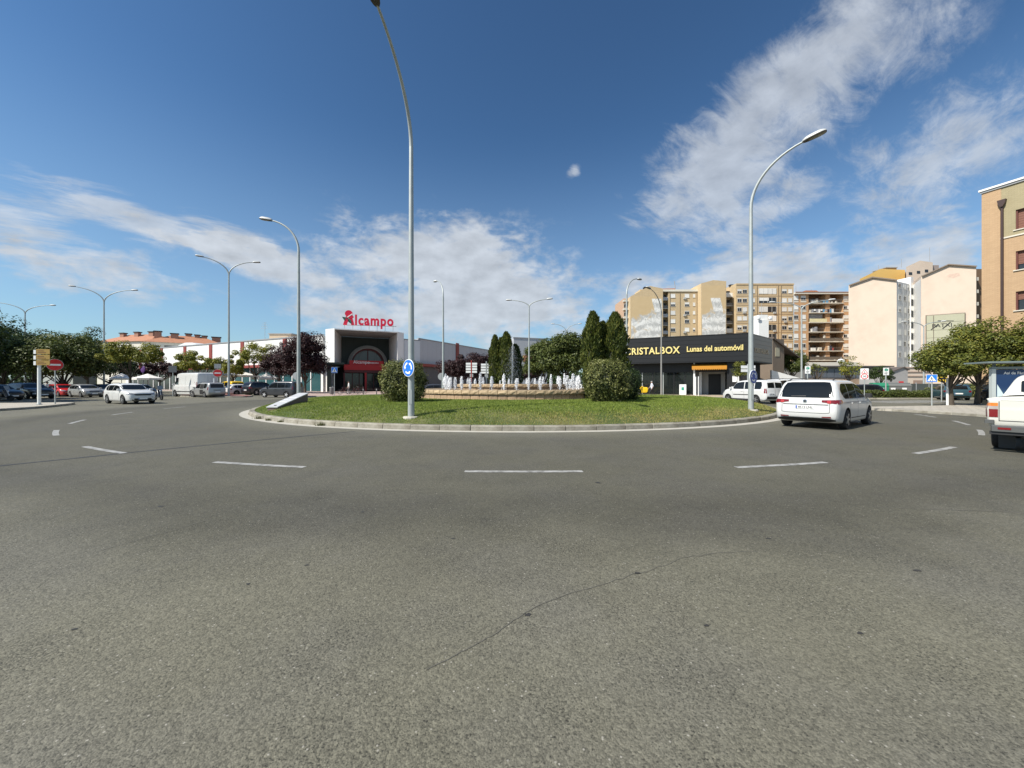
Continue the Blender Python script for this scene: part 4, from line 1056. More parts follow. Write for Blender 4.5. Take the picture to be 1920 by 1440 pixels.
# --- tents and parasols of the market
M_TENT = pm('tent_canvas', (.78, .75, .70), .8, .06, 3)
def tent(label, px, d, w, h0, h1, z=0.0, mat=None, cat='parasol', valance=True):
    r = thing('market_tent', label, cat, (gx(px, d), d, z), R(-20), 'white market tents and parasols')
    s = MB(); n = 8
    b = s.addv([(w * math.cos(2 * math.pi * i / n + .4), w * math.sin(2 * math.pi * i / n + .4), h0) for i in range(n)]); m = s.addv([(w * .5 * math.cos(2 * math.pi * i / n + .4), w * .5 * math.sin(2 * math.pi * i / n + .4), h0 + (h1 - h0) * .42) for i in range(n)]); t = s.addv([(0, 0, h1)])
    for i in range(n):
        j = (i + 1) % n; s.face((b + i, b + j, m + j, m + i)); s.face((m + i, m + j, t))
    v = s.addv([(w * math.cos(2 * math.pi * i / n + .4), w * math.sin(2 * math.pi * i / n + .4), h0 - .25) for i in range(n)])
    for i in range(n): s.face((v + i, v + (i + 1) % n, b + (i + 1) % n, b + i))
    s.build('canopy', mat or M_TENT, r); MB().tube([(0, 0, 0), (0, 0, h1)], .04, 6).build('pole', M_CAPM, r); return r
tent('white market parasol left of the white panel van', 277, 52, 1.6, 2.3, 2.9); tent('white market parasol right behind the white panel van', 380, 54, 1.6, 2.4, 2.95); tent('white market parasol above the yellow van', 410, 60, 2.4, 2.8, 3.8)
tent('white market parasol behind the yellow van near the airy tree', 452, 62, 2.6, 2.9, 3.6); tent('far white parasol under the spreading tree', 228, 60, 1.6, 2.4, 3.2); tent('white market parasol under the airy tree by the shop wall', 500, 64, 2.2, 2.5, 3.2)
tk = thing('ticket_kiosk', 'pale kiosk wall under the dark trees behind the red car', 'kiosk', (gx(108, 68), 68, 0), R(-18)); MB().box(-4.5, 4.5, 0, 3, 0, 4.3).build('wall', pm('kiosk_grey', (.34, .36, .33), .8, .08, 1), tk); MB().box(-4.8, 4.8, -.3, 3.2, 4.3, 4.5).build('roof', M_CAPM, tk); MB().box(-2, 1.2, -.03, -.003, 1.1, 2.4).build('shutter', M_CAPM, tk)
bp_ = thing('purple_banner', 'small purple oval banner beside the spreading yellow green tree', 'banner', (gx(268, 55), 55, 0)); b = MB(); b.ball((0, 0, 3.6), .42, 14, 9, (.8, .15, 1.25)); b.build('oval', pm('banner_purple', (.14, .06, .24), .6), bp_, smooth=60); MB().tube([(0, 0, 0), (0, 0, 3.2)], .03, 6).build('pole', M_CAPM, bp_)

# ------------------------------------------------------------------ the black glass shop
M_BLKP = pm('black_cladding', (.016, .017, .019), .5, .12, .8, spec=.35); M_SHEENP = pm('black_cladding_sheen', (.20, .155, .125), .45, .1, .8, spec=.5); M_GOLD = pm('gold_letters', (.80, .66, .26), .4, .06, 2); M_GOLDK = pm('dull_letters', (.48, .38, .26), .5)  # side sheets: black cladding lightened to brown, a glancing sheen painted in
K0 = Vector((13.6, 51.8, 0)); K1 = Vector((27.6, 45.0, 0)); K2 = Vector((34.6, 51.2, 0)); ub = (K1 - K0).normalized(); aK = math.atan2(ub.y, ub.x); KW = (K1 - K0).length; uc = (K2 - K1).normalized(); aC = math.atan2(uc.y, uc.x); CW = (K2 - K1).length
ks = thing('glass_shop', 'low black clad car glass shop with gold letters and a lit showroom front', 'shop', K0)
def kp(mb, name, mat, P=K0, a=aK): return mb.build(name, mat, ks, P - K0, a)
inn = Vector((-ub.y, ub.x, 0))
KB = K0 + inn * 12
roofpts = [(0, 0), (KW, 0), ((K2 - K0).dot(ub), (K2 - K0).dot(inn)), ((K2 - K0).dot(ub) - 3, 14), (0, 14)]
kp(MB().prism(roofpts, 4.15, 4.3), 'soffit', M_BLKP); kp(MB().prism([(.3, .3), (KW - .3, .4), (roofpts[2][0] - .5, roofpts[2][1]), (roofpts[3][0], 13.7), (.3, 13.7)], 7.1, 7.2), 'roof', M_BLKP)
# fascia built of horizontal sheets, each a part
for i in range(6):
    z0, z1 = 4.3 + .52 * i, 4.3 + .52 * (i + 1) - .018
    kp(MB().box(0, KW, -.02 - .004 * (i % 2), .25, z0, z1), 'cladding_sheet', M_BLKP)
    kp(MB().box(.26, CW, -.02 - .004 * (i % 2), .25, z0, z1), 'cladding_sheet', M_SHEENP, K1, aC)
kp(MB().box(.05, KW - .05, .05, .3, 4.3, 7.3), 'backing', M_BLKP)
kp(MB().box(-.05, KW + .05, -.06, .3, 7.40, 7.50), 'coping', M_BLKP); kp(MB().box(-.05, CW, -.06, .3, 7.40, 7.50), 'coping', M_SHEENP, K1, aC)
letters('CRISTALBOX', 1.22, .05, .026, M_GOLD, ks, ub * 1.60 + Vector((0, 0, 5.36)) - inn * .09, aK, width=6.65, spacing=1.08)
letters('Lunas del automóvil', .92, .05, .020, M_GOLD, ks, ub * 9.0 + Vector((0, 0, 5.50)) - inn * .09, aK, width=6.05)
nC = Vector((uc.y, -uc.x, 0))
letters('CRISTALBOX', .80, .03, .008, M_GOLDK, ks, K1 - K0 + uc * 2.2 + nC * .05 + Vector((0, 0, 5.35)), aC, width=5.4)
# showroom below
bd_ = 1.2
kp(MB().box(.2, KW, 5.2, 5.4, 0, 4.15), 'showroom_back', pm('showroom_wall', (.30, .30, .29), .8, .1, 1)); kp(MB().box(0, KW, bd_, 5.3, -.02, .14), 'showroom_floor', pm('showroom_floor', (.25, .24, .22), .3, .1, 1))
kp(MB().box(.1, KW - .1, bd_ - .05, bd_ + .05, 3.0, 4.15), 'dark_band', M_BLKP)
def clear_glass():
    m = bpy.data.materials.new('showroom_glass'); m.use_nodes = True; t = m.node_tree; k = NT(t); b = t.nodes['Principled BSDF']; b.inputs['Base Color'].default_value = (.02, .025, .025, 1); b.inputs['Roughness'].default_value = .03
    tp = k.n('ShaderNodeBsdfTransparent'); tp.inputs[0].default_value = (.80, .82, .81, 1); mx = k.n('ShaderNodeMixShader'); mx.inputs[0].default_value = .40
    t.links.new(b.outputs[0], mx.inputs[1]); t.links.new(tp.outputs[0], mx.inputs[2]); t.links.new(mx.outputs[0], t.nodes['Material Output'].inputs[0]); return m
M_CLG = clear_glass()
xs = [.2, 1.9, 3.6, 4.9, 6.2, 7.5, 8.8, 9.7]
for a, b in zip(xs, xs[1:]):
    kp(MB().box(a + .05, b - .05, bd_ - .012, bd_ + .012, .2, 2.98), 'glass_pane', M_CLG); kp(MB().box(b - .05, b + .05, bd_ - .07, bd_ + .07, .1, 3.0), 'mullion', M_GALV if b in (3.6, 6.2) else M_BLKP)
for x in (4.9, 7.5): kp(MB().box(x + .1, x + .85, bd_ + .6, bd_ + .66, .3, 1.9), 'display_board', M_WHITE if x > 6 else M_DARKIN)
kp(MB().box(8.15, 8.95, .55, .60, .15, 1.45), 'standing_notice', M_WHITE); kp(MB().box(8.4, 8.7, .54, .552, .7, 1.1), 'notice_emblem', M_GREEN)
# entrance with awning
kp(MB().box(9.75, 9.95, bd_ - .15, bd_ + .1, 0, 4.15), 'pier', M_WHITE); kp(MB().box(9.95, 13.4, 3.6, 3.7, 0, 4.15), 'entrance_wall', pm('entrance_grey', (.36, .36, .35), .8)); kp(MB().box(11.5, 12.9, 3.52, 3.6, .12, 2.75), 'dark_door', M_BLKP); kp(MB().box(10.4, 10.7, 2.5, 2.8, 0, 4.1), 'column', M_WHITE)
s = MB(); s.prism([(0, 3.95), (1.15, 3.55), (1.15, 3.22), (1.12, 3.22), (1.12, 3.5), (0, 3.9)], 9.6, 13.4, 'x'); s.v = [(x, -y + 1.32, z + .12) for x, y, z in s.v]; kp(s, 'awning', pm('awning_orange', (.50, .22, .02), .7, .1, 3))
sc_ = MB(); [sc_.prism([(9.6 + .2 * i, 3.34), (9.6 + .2 * i + .19, 3.34), (9.6 + .2 * i + .095, 3.20)], .165, .19, 'y') for i in range(19)]; kp(sc_, 'awning_fringe', MATS['awning_orange'])
kp(MB().box(13.45, KW, .6, 5, 0, 4.15), 'end_pier', M_BLKP); kp(MB().box(14.0, 14.7, .52, .595, 1.75, 2.5), 'poster', M_WHITE); kp(MB().box(13.9, 15.1, .5, .595, .3, 1.2), 'panel', M_LGPAN)
kp(MB().box(1.2, CW, 1.4, 1.6, 0, 4.15), 'side_wall', M_DARKIN, K1, aC)
wp = thing('yellow_kerb_strip', 'yellow painted loading strip on the pavement before the black shop', 'marking', (0, 0, 0)); s = MB(); s.poly([(23.5, 42.0, .135), (27.0, 41.9, .135), (28.6, 43.2, .135), (24.5, 43.6, .135)]); s.build('paint', pm('yellow_paint', (.60, .42, .08), .7, .15, 2), wp)
for px, d, h_, lab in ((1304.5, 43.5, 2.15, 'thin white pole before the black shop, nearer the white notice'), (1309.5, 44.5, 2.2, 'thin white pole before the awning of the black shop')):
    o = thing('post', lab, 'post', (gx(px, d), d, .12), 0, 'thin poles before the black shop'); MB().tube([(0, 0, 0), (0, 0, h_)], .05, 10).build('pole', M_WHITE, o); MB().lathe([(.06, h_), (.03, h_ + .05)], 10).build('cap', M_WHITE, o)
db = thing('direction_sign', 'white direction boards behind the lamp post at the end of the black shop', 'direction sign', (gx(1402, 39), 39, .12)); MB().tube([(0, 0, 0), (0, 0, 3.4)], .06, 8).build('post', M_GALV, db); MB().box(-.7, .75, -.05, -.02, 2.95, 3.25).build('board', M_WHITE, db); MB().box(-.7, .75, -.05, -.02, 2.6, 2.88).build('board', M_WHITE, db)

# low building between shop and tree
lb = thing('low_building', 'low brown workshop with a small window beside the black shop', 'building', (gx(1449, 57), 57, 0), R(20))
MB().box(0, 2.4, 0, 10, 0, 8.2).build('wall', pm('brown_render', (.20, .155, .115), .8, .12, 1), lb); MB().box(.5, 1.4, -.04, -.002, 5.6, 6.9).build('window', pm('pale_window', (.45, .40, .28), .5), lb); MB().prism([(-.2, 8.2), (5.5, 5.4), (5.5, 5.6), (-.2, 8.45)], -.3, 9, 'y').build('roof', pm('brown_roof', (.13, .10, .08), .8), lb)
cn = thing('canopy_roof', 'white sloping canopy end behind the passenger van', 'canopy', (gx(1447, 50), 50, 0)); MB().prism([(0, 3.3), (4.4, 2.05), (4.4, 1.9), (0, 1.9)], 0, .3, 'y').build('canopy', M_WPAN, cn); MB().box(0, 4.6, .35, 3, 0, 1.9).build('wall', M_DARKIN, cn)

# ------------------------------------------------------------------ apartment blocks
def brick_mat(name, c1, c2, sx=.5, sy=.14, streak=.12):
    m = bpy.data.materials.new(name); m.use_nodes = True; t = m.node_tree; k = NT(t); b = t.nodes['Principled BSDF']; co = k.n('ShaderNodeTexCoord').outputs['Object']
    sp = k.n('ShaderNodeSeparateXYZ'); k.put(sp.inputs[0], co); cb = k.n('ShaderNodeCombineXYZ'); k.put(cb.inputs[0], k.m('ADD', sp.outputs[0], sp.outputs[1])); k.put(cb.inputs[1], sp.outputs[2])
    br = k.n('ShaderNodeTexBrick'); k.put(br.inputs['Vector'], cb.outputs[0]); br.inputs['Scale'].default_value = 1; br.inputs['Brick Width'].default_value = sx; br.inputs['Row Height'].default_value = sy; br.inputs['Mortar Size'].default_value = .012
    br.inputs['Color1'].default_value = (*c1, 1); br.inputs['Color2'].default_value = (*c2, 1); br.inputs['Mortar'].default_value = (*[x * .8 for x in c1], 1)
    n = k.noise(co, .35, 6, .65); n2 = k.noise(k.vm('MULTIPLY', co, (1, 1, .15)), 1.2, 5, .6)
    f = k.m('ADD', .80, k.m('ADD', k.m('MULTIPLY', n, .25), k.m('MULTIPLY', n2, streak * 1.3)))
    k.put(b.inputs['Base Color'], k.vm('SCALE', br.outputs[0], sc=f)); b.inputs['Roughness'].default_value = .85; MATS[name] = m; return m
M_BEIGE = brick_mat('beige_brick', (.59, .455, .275), (.52, .395, .235)); M_ORB = brick_mat('orange_brick', (.53, .32, .17), (.47, .28, .145)); M_ORANGE = brick_mat('warm_brick', (.46, .31, .18), (.41, .27, .155), .26, .075, .2); M_GREENB = brick_mat('greenish_brick', (.37, .315, .19), (.33, .28, .165), .26, .075)
M_PINK = pm("pink_render", (.64, .525, .42), .85, .06, .5, col2=(.59, .475, .375), scale2=.18); M_YELR = pm('yellow_render', (.64, .42, .13), .85, .05, .5); M_SHGREY = pm('shaded_grey_render', (.50, .51, .51), .85, .06, .7)
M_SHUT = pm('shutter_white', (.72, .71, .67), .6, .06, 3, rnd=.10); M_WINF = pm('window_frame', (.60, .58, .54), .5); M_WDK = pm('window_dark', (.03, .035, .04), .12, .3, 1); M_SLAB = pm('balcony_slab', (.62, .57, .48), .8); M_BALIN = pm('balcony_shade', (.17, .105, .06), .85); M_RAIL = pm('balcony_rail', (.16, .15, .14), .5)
def window_meshes():
    out = {}
    for key, open_ in (('closed', 0.0), ('half', .5), ('open', .85)):
        m = MB(); w, h = .72, .62
        m.mat(0); m.box(-w - .07, w + .07, -.05, -.003, h, h + .08); m.box(-w - .07, -w, -.05, -.003, -h, h); m.box(w, w + .07, -.05, -.003, -h, h); m.box(-w - .14, w + .14, -.13, -.003, -h - .10, -h)
        zc = h - 2 * h * (1 - open_)
        if open_ < 1: m.mat(1); m.box(-w, w, -.035, -.003, zc, h)
        if open_ > 0: m.mat(2); m.box(-w, w, -.02, -.003, -h, zc); m.mat(0); m.box(-.03, .03, -.03, -.021, -h, zc)
        me = bpy.data.meshes.new('window'); me.from_pydata(m.v, [], m.f)
        for q in (M_WINF, M_SHUT, M_WDK): me.materials.append(q)
        me.polygons.foreach_set('material_index', m.mi); me.update(); out[key] = me
    return out
WM = window_meshes(); wr_ = random.Random(3)
def win(parent, x, z, sx=1.0, sz=1.0, y=0.0, rz=0.0, kind=None):
    k = kind or wr_.choices(['closed', 'half', 'open'], [.55, .28, .17])[0]
    return link('window', WM[k], parent, (x, y, z), rz, (sx, 1, sz))
def ac_unit(parent, x, z, y=0): return MB().box(-.45, .45, -.38, -.02, -.32, .32).build('air_conditioner', pm('ac_grey', (.40, .40, .38), .6), parent, (x, y, z))

def mural_mat():
    m = bpy.data.materials.new('wall_painting'); m.use_nodes = True; t = m.node_tree; k = NT(t); b = t.nodes['Principled BSDF']; co = k.n('ShaderNodeTexCoord').outputs['Object']
    sp = k.n('ShaderNodeSeparateXYZ'); k.put(sp.inputs[0], co); x, _, z = sp.outputs
    n = k.n('ShaderNodeTexNoise'); k.put(n.inputs['Vector'], co); n.inputs['Scale'].default_value = .15; n.inputs['Detail'].default_value = 6; n.inputs['Distortion'].default_value = 3.5
    wv = k.n('ShaderNodeTexWave', wave_type='RINGS', rings_direction='SPHERICAL'); k.put(wv.inputs['Vector'], co); wv.inputs['Scale'].default_value = .10; wv.inputs['Distortion'].default_value = 9; wv.inputs['Detail'].default_value = 4
    tone = k.m('ADD', k.m('MULTIPLY', wv.outputs['Fac'], .18), k.m('MULTIPLY', k.noise(co, .33, 6, .6, 4.5), .85))
    c = k.mix(k.ramp(tone, .38, .66), (.46, .46, .44), (.80, .79, .75))
    # bare wall shows through high up and in patches
    body = k.m('SUBTRACT', 1.0, k.ramp(k.m('ADD', k.m('ADD', z, k.m('MULTIPLY', k.m('ABSOLUTE', k.m('SUBTRACT', x, .8)), .30)), k.m('MULTIPLY', n.outputs[0], 8)), 29.2, 31.2))
    ax = k.m('ABSOLUTE', k.m('SUBTRACT', x, k.m('ADD', .8, k.m('MULTIPLY', k.m('SINE', k.m('MULTIPLY', z, .55)), .5))))
    neck = k.m('MULTIPLY', k.ramp(ax, .75, 1.5, 1, 0), k.ramp(z, 30.2, 30.6, 1, 0))
    head = k.m('MULTIPLY', k.ramp(ax, 1.5, 1.75, 1, 0), k.m('MULTIPLY', k.ramp(z, 25.3, 26, 0, 1), k.ramp(z, 30.3, 30.7, 1, 0)))
    mask = k.m('MAXIMUM', body, k.m('MAXIMUM', neck, head))
    gap = k.ramp(k.noise(co, .22, 3, .5, 1.0), .60, .68)
    mask = k.m('MULTIPLY', mask, k.m('SUBTRACT', 1, k.m('MULTIPLY', gap, k.ramp(z, 27, 19, .1, .7))))
    wall = k.mix(k.noise(co, .5, 5), (.53, .39, .215), (.62, .47, .27)); k.put(b.inputs['Base Color'], k.mix(mask, wall, c)); b.inputs['Roughness'].default_value = .85; return m
M_MUR = mural_mat()

Y = 131.0; bx = lambda p: gx(p, Y); bz = lambda p: gz(p, Y)
ab = thing('apartment_block', 'beige brick apartment block with two large white wall paintings', 'apartment block', (bx(1182), Y, 0))
O = Vector((bx(1182), Y, 0)); X = lambda p: bx(p) - O.x
def gable(x0, x1, ze, xp, zp, xe0, y0, y1, mat, zl=None):
    return MB().prism([(x0, 0), (x1, 0), (x1, ze), (xp, zp), (x0, zl if zl else ze)], y0, y1, 'y').build('wall', mat, ab)
gable(X(1182), X(1243), bz(541), X(1218), bz(536), 0, 0, 14, M_BEIGE, bz(556)); gable(X(1311.5), X(1358), bz(529), X(1334), bz(527), 0, -1.2, 14, M_BEIGE, bz(533))
MB().box(X(1201), X(1243), .5, 6, bz(556), bz(542)).build('roof_block', M_BEIGE, ab)
MB().box(X(1174), X(1182), 3, 14, 0, bz(556)).build('wall', pm('pink_side', (.50, .33, .22), .8), ab)
for i in range(10): MB().box(X(1174) - .3, X(1182), 2.0, 3, bz(563 + 16 * i), bz(560 + 16 * i)).build('balcony', M_SLAB, ab); win(ab, X(1178), bz(570 + 16 * i), .8, 1.2, 2.98, kind='open')
MB().box(X(1243), X(1256), 3.2, 14, 0, bz(545)).build('wall', M_BEIGE, ab); MB().box(X(1256), X(1311.5), 1.4, 14, 0, bz(545)).build('wall', M_BEIGE, ab); MB().box(X(1243), X(1311.5), 1.1, 14, bz(545), bz(541)).build('parapet', pm('parapet_white', (.70, .66, .56), .8), ab)
MB().prism([(X(1246), bz(541)), (X(1276), bz(541)), (X(1272), bz(536.5)), (X(1250), bz(537))], 3, 9, 'y').build('roof', M_TILE, ab)
for i in range(10):
    z = bz(553 + 16 * i)
    MB().box(X(1243.2), X(1255.8), 1.6, 3.2, z - 1.5, z - 1.3).build('balcony_slab', M_SLAB, ab); MB().box(X(1243.2), X(1255.8), 1.6, 1.68, z - 1.3, z - .35).build('balcony_front', M_RAIL if i % 2 else M_GPAN, ab); MB().box(X(1244), X(1255), 3.1, 3.19, z - 1.3, z + .8).build('balcony_door', M_WDK, ab)
    for p in (1265, 1291.5): win(ab, X(p), z, 1, 1, 1.4)
    win(ab, X(1305), z, .5, .9, 1.4)
    if i in (0, 2, 4): ac_unit(ab, X(1287), z - .9, 1.4)
for p in (1259, 1278, 1310): MB().tube([(X(p), 1.32, 0), (X(p), 1.32, bz(545))], .09, 6).build('drainpipe', pm('pipe_brown', (.30, .22, .13), .6), ab)
for p0, p1, pc, yy in ((1183.5, 1241.5, 1229, -.02), (1313, 1357, 1336, -1.22)):
    m = MB(); m.box(X(p0) - X(pc), X(p1) - X(pc), -.012, -.002, .5, bz(556) if pc < 1300 else bz(537)); m.build('wall_painting', M_MUR, ab, (X(pc), yy, 0))
MB().tube([(X(1279), 5, bz(541)), (X(1276), 5, bz(520))], .12, 6).build('aerial', M_CAPM, ab); [MB().box(X(p) - .8, X(p) + .8, 4, 5.5, bz(538), bz(532)).build('chimney', M_DARKIN, ab) for p in (1220,)]
# right hand half: flats with glazed galleries
ac2 = thing('apartment_block', 'beige brick apartment block with glazed galleries and rows of small windows', 'apartment block', (bx(1358), Y, 0)); X2 = lambda p: bx(p) - bx(1358)
MB().box(.02, X2(1380), 3.5, 14, 0, bz(541)).build('wall', M_BEIGE, ac2); MB().box(X2(1380), X2(1488), 0, 14, 0, bz(534)).build('wall', M_BEIGE, ac2); MB().box(X2(1380), X2(1488) + .1, -.15, 14, bz(534), bz(531.5)).build('parapet', M_BEIGE, ac2)
PPIPE = pm('pipe_brown', (.30, .22, .13), .6)
for i in range(9):
    z = bz(546 + 17 * i)
    MB().box(X2(1361), X2(1379.8), 1.8, 3.5, z - 1.6, z - 1.4).build('balcony_slab', M_SLAB, ac2); MB().box(X2(1366), X2(1379.5), 1.8, 1.95, z - 1.4, z - (.1 if i in (0, 4, 5) else .5)).build('balcony_front', M_SHUT if i in (0, 4, 5, 7) else M_RAIL, ac2); MB().box(X2(1366), X2(1379), 3.4, 3.49, z - 1.4, z + .9).build('balcony_door', M_WDK, ac2)
    for p in (1386.5, 1396.5, 1411): win(ac2, X2(p), z, .95, 1.05, 0)
    # gallery: frame with glass and panels
    g0, g1 = X2(1422.5), X2(1455)
    MB().box(g0, g1, -.06, -.004, z - .95, z + .95).build('gallery_glass', M_WDK if i % 3 else M_SHUT, ac2); MB().box(g0, g0 + (g1 - g0) * .5, -.12, -.065, z - .9, z + .9).build('gallery_panel', M_SHUT, ac2) if i % 2 == 0 else MB().box(g0 + .2, g0 + 3.4, -.12, -.065, z - .2, z + .85).build('gallery_panel', M_SHUT, ac2)
    for q in range(5): MB().box(g0 + (g1 - g0) * q / 4 - .05, g0 + (g1 - g0) * q / 4 + .05, -.16, -.125, z - .95, z + .95).build('gallery_bar', M_WINF, ac2)
    for p in (1470.5, 1481.5): win(ac2, X2(p), z, 1.05 if p < 1475 else .85, 1.05, 0)
    MB().box(X2(1380) + .05, X2(1488) - .05, -.05, -.004, z - 1.72, z - 1.48).build('floor_band', pm('floor_band', (.40, .30, .19), .85), ac2)
    if i in (2, 4, 6): ac_unit(ac2, X2(1395), z - 1.15); ac_unit(ac2, X2(1452), z - 1.2)
    if i in (3, 7): ac_unit(ac2, X2(1472), z - 1.15)
for p in (1404, 1419, 1458.5, 1464): MB().tube([(X2(p), -.1, 0), (X2(p), -.1, bz(534))], .09, 6).build('drainpipe', PPIPE, ac2)
for p in (1381, 1385, 1472): MB().box(X2(p) - .5, X2(p) + .5, 3, 4, bz(531.5), bz(529)).build('chimney', M_DARKIN, ac2)
# white chimney stack with dishes standing in front
wc = thing('white_stack', 'white rendered stack with satellite dishes rising behind the black shop', 'chimney', (gx(1432, 62), 62, 0)); hh = gz(590, 62)
MB().box(-.80, .80, 0, 1.6, 0, hh - .8, .0).build('shaft', M_WPAN, wc); MB().box(-.70, .70, .1, 1.5, hh - .8, hh).build('cap', M_WPAN, wc); MB().tube([(0, .5, hh), (0, .5, hh + 2)], .03, 5).build('mast', M_CAPM, wc)
for sx in (-.95, .95):
    d_ = MB(); d_.ball((sx, -.2, hh - .6), .32, 12, 7, (1, .35, 1)); d_.build('dish', M_WHITE, wc, smooth=60)

# orange balcony block
Y3 = 116.0; ob = thing('apartment_block', 'orange brick apartment block with deep balconies and laundry under a tiled roof', 'apartment block', (gx(1488, Y3), Y3, 0)); X3 = lambda p: gx(p, Y3) - gx(1488, Y3); Z3 = lambda p: gz(p, Y3)
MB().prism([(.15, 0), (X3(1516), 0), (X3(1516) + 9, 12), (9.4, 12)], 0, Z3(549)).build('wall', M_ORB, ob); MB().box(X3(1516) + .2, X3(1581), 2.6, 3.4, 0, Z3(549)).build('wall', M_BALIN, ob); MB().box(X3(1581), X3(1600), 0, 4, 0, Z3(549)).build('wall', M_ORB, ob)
s = MB(); s.prism([(-.8, Z3(549)), (-.8, Z3(548)), (6, Z3(545)), (6, Z3(549))], .0, X3(1602), 'x'); s.v = [(x + .76 * max(y, 0), y, z) for x, y, z in s.v]; s.build('roof', M_TILE, ob); MB().box(.0, X3(1602), -.7, 0, Z3(552), Z3(549.2)).build('eave', M_SLAB, ob)
s = MB(); s.prism([(X3(1497), Z3(545)), (X3(1540), Z3(545)), (X3(1531), Z3(540)), (X3(1510), Z3(540))], 3, 6, 'y'); s.v = [(x + .78 * y, y, z) for x, y, z in s.v]; s.build('roof', M_TILE, ob)
fl = [568, 586, 604, 622, 640, 657.5, 675]; wa = random.Random(8)
M_CL = [pm('cloth_blue', (.10, .28, .45), .8), pm('cloth_white', (.75, .75, .74), .8), pm('cloth_dark', (.03, .03, .05), .8), pm('cloth_grey', (.28, .28, .30), .8), pm('cloth_red', (.4, .06, .05), .8)]
for i, p in enumerate(fl):
    z = Z3(p)
    MB().box(X3(1516) + .05, X3(1581) - .05, -.35, 2.6, z - .22, z).build('balcony_slab', M_SLAB, ob)
    solid = i == 2
    if solid:
        MB().box(X3(1517), X3(1549), -.33, -.2, z, z + 1.0).build('balcony_front', pm('cream_front', (.66, .60, .36), .8), ob); MB().box(X3(1559), X3(1580), -.33, -.2, z, z + 1.0).build('balcony_front', M_SHUT, ob)
    else:
        r_ = MB(); r_.box(X3(1517), X3(1580), -.3, -.25, z + .95, z + 1.0); [r_.box(X3(1517) + .3 * q - .012, X3(1517) + .3 * q + .012, -.285, -.265, z, z + .95) for q in range(int((X3(1580) - X3(1517)) / .3))]; r_.build('railing', M_RAIL, ob)
        if i in (4, 6): MB().box(X3(1517.5), X3(1579.5), -.262, -.25, z + .08, z + .92).build('railing_screen', pm('screen_%d' % (i % 2), (.14, .11, .08), .7), ob)
    for q0, q1 in ((1521, 1530), (1562, 1570)): MB().box(X3(q0), X3(q1), 2.5, 2.59, z, z + 2.1).build('balcony_door', M_WDK if wa.random() < .6 else M_SHUT, ob)
    MB().box(X3(1549), X3(1557), .2, 2.6, z, z + 2.6).build('dividing_wall', M_ORB, ob); MB().box(X3(1534), X3(1542), 2.5, 2.59, z + .8, z + 1.9).build('balcony_window', M_WDK, ob)
    for q in range(5):
        if wa.random() < .75:
            xx = X3(1518) + wa.uniform(0, 9.6); hh = wa.uniform(.5, 1.5); MB().box(xx, xx + wa.uniform(.3, .9), wa.uniform(-.1, .3), wa.uniform(.5, 1.2), z, z + hh).build('balcony_clutter', M_CL[wa.randrange(5)] if wa.random() < .6 else M_SLAB, ob)
    if i in (0, 3, 5): MB().box(X3(1523), X3(1531), .3, .9, z, z + .9).build('balcony_cabinet', M_SHUT, ob)
    if i == 2: MB().box(X3(1517), X3(1545), .6, .7, z + 1.0, z + 2.5).build('balcony_awning', pm('awning_grey', (.30, .32, .34), .8), ob)
    if i == 4: MB().box(X3(1545), X3(1548), .1, .4, z, z + 2.0).build('rolled_blind', M_SLAB, ob)
for i in range(8):
    z = Z3(558.5 + 17.8 * i); win(ob, X3(1492.5), z, .85, .95, 0); win(ob, X3(1506), z, .95, .95, 0); win(ob, X3(1586), z, 1.0, .8, 0); win(ob, X3(1591.5), z, .7, .8, 0)
    for q0, q1 in ((1489, 1497), (1501, 1512)): MB().box(X3(q0), X3(q1), -.03, -.003, z - 1.35, z - .78).build('white_panel', M_SLAB, ob)
    MB().box(X3(1581.5), X3(1598), -.04, -.003, z - 1.3, z - .75).build('white_panel', M_SLAB, ob)
for i in range(9):   # laundry on the line of the second balcony
    xx = X3(1520) + i * .68; hh = wa.uniform(.5, 1.1); MB().box(xx, xx + .55, -.36, -.34, Z3(586) + .95 - hh, Z3(586) + .95).build('laundry', M_CL[wa.randrange(5)], ob)
MB().tube([(X3(1520), 6, Z3(545)), (X3(1520), 6, Z3(527))], .07, 5).build('aerial', M_CAPM, ob); MB().tube([(X3(1550), 6, Z3(547)), (X3(1550), 6, Z3(533))], .07, 5).build('aerial', M_CAPM, ob)
# podium terrace below it
pd = thing('podium', 'low brown glazed podium building below the balcony block', 'building', (gx(1508, 84), 84, 0)); PW = gx(1672, 84) - gx(1508, 84); zt = gz(688, 84)
MB().box(0, PW, 0, 20, 0, 2.6).build('wall', pm('podium_brown', (.27, .19, .13), .85, .12, .8), pd); MB().box(0, PW, .3, 20, 2.6, zt).build('wall', pm('podium_grey', (.19, .18, .17), .7, .1, 1), pd); MB().box(-.2, PW + .2, -.4, 20, zt, zt + .25).build('roof_edge', pm('podium_edge', (.10, .09, .085), .7), pd)
for i in range(12): MB().box(.4 + i * 1.6, .4 + i * 1.6 + 1.45, .2, .28, 2.9, zt - .4).build('glass_pane', pm('podium_glass', (.10, .11, .13), .15, .3, .8), pd)
for i in range(6):
    x0 = gx(1608, 84) - gx(1508, 84) + i * 1.35
    MB().prism([(x0, .7), (x0 + .95, .7), (x0 + .95, 2.5)], -1.2, -.05, 'y').build('white_fin', M_WPAN, pd)
MB().box(.3, PW - 9, -.06, -.003, .3, 2.2).build('dark_opening', M_DARKIN, pd)
MB().box(gx(1512, 84) - gx(1508, 84), PW * .66, 1, 1.1, zt + .25, zt + 1.1).build('terrace_parapet', M_SLAB, pd)
tent('white terrace parasol on top of the low brown podium', 1536, 92, 2.6, gz(690, 92), gz(680, 92)); 
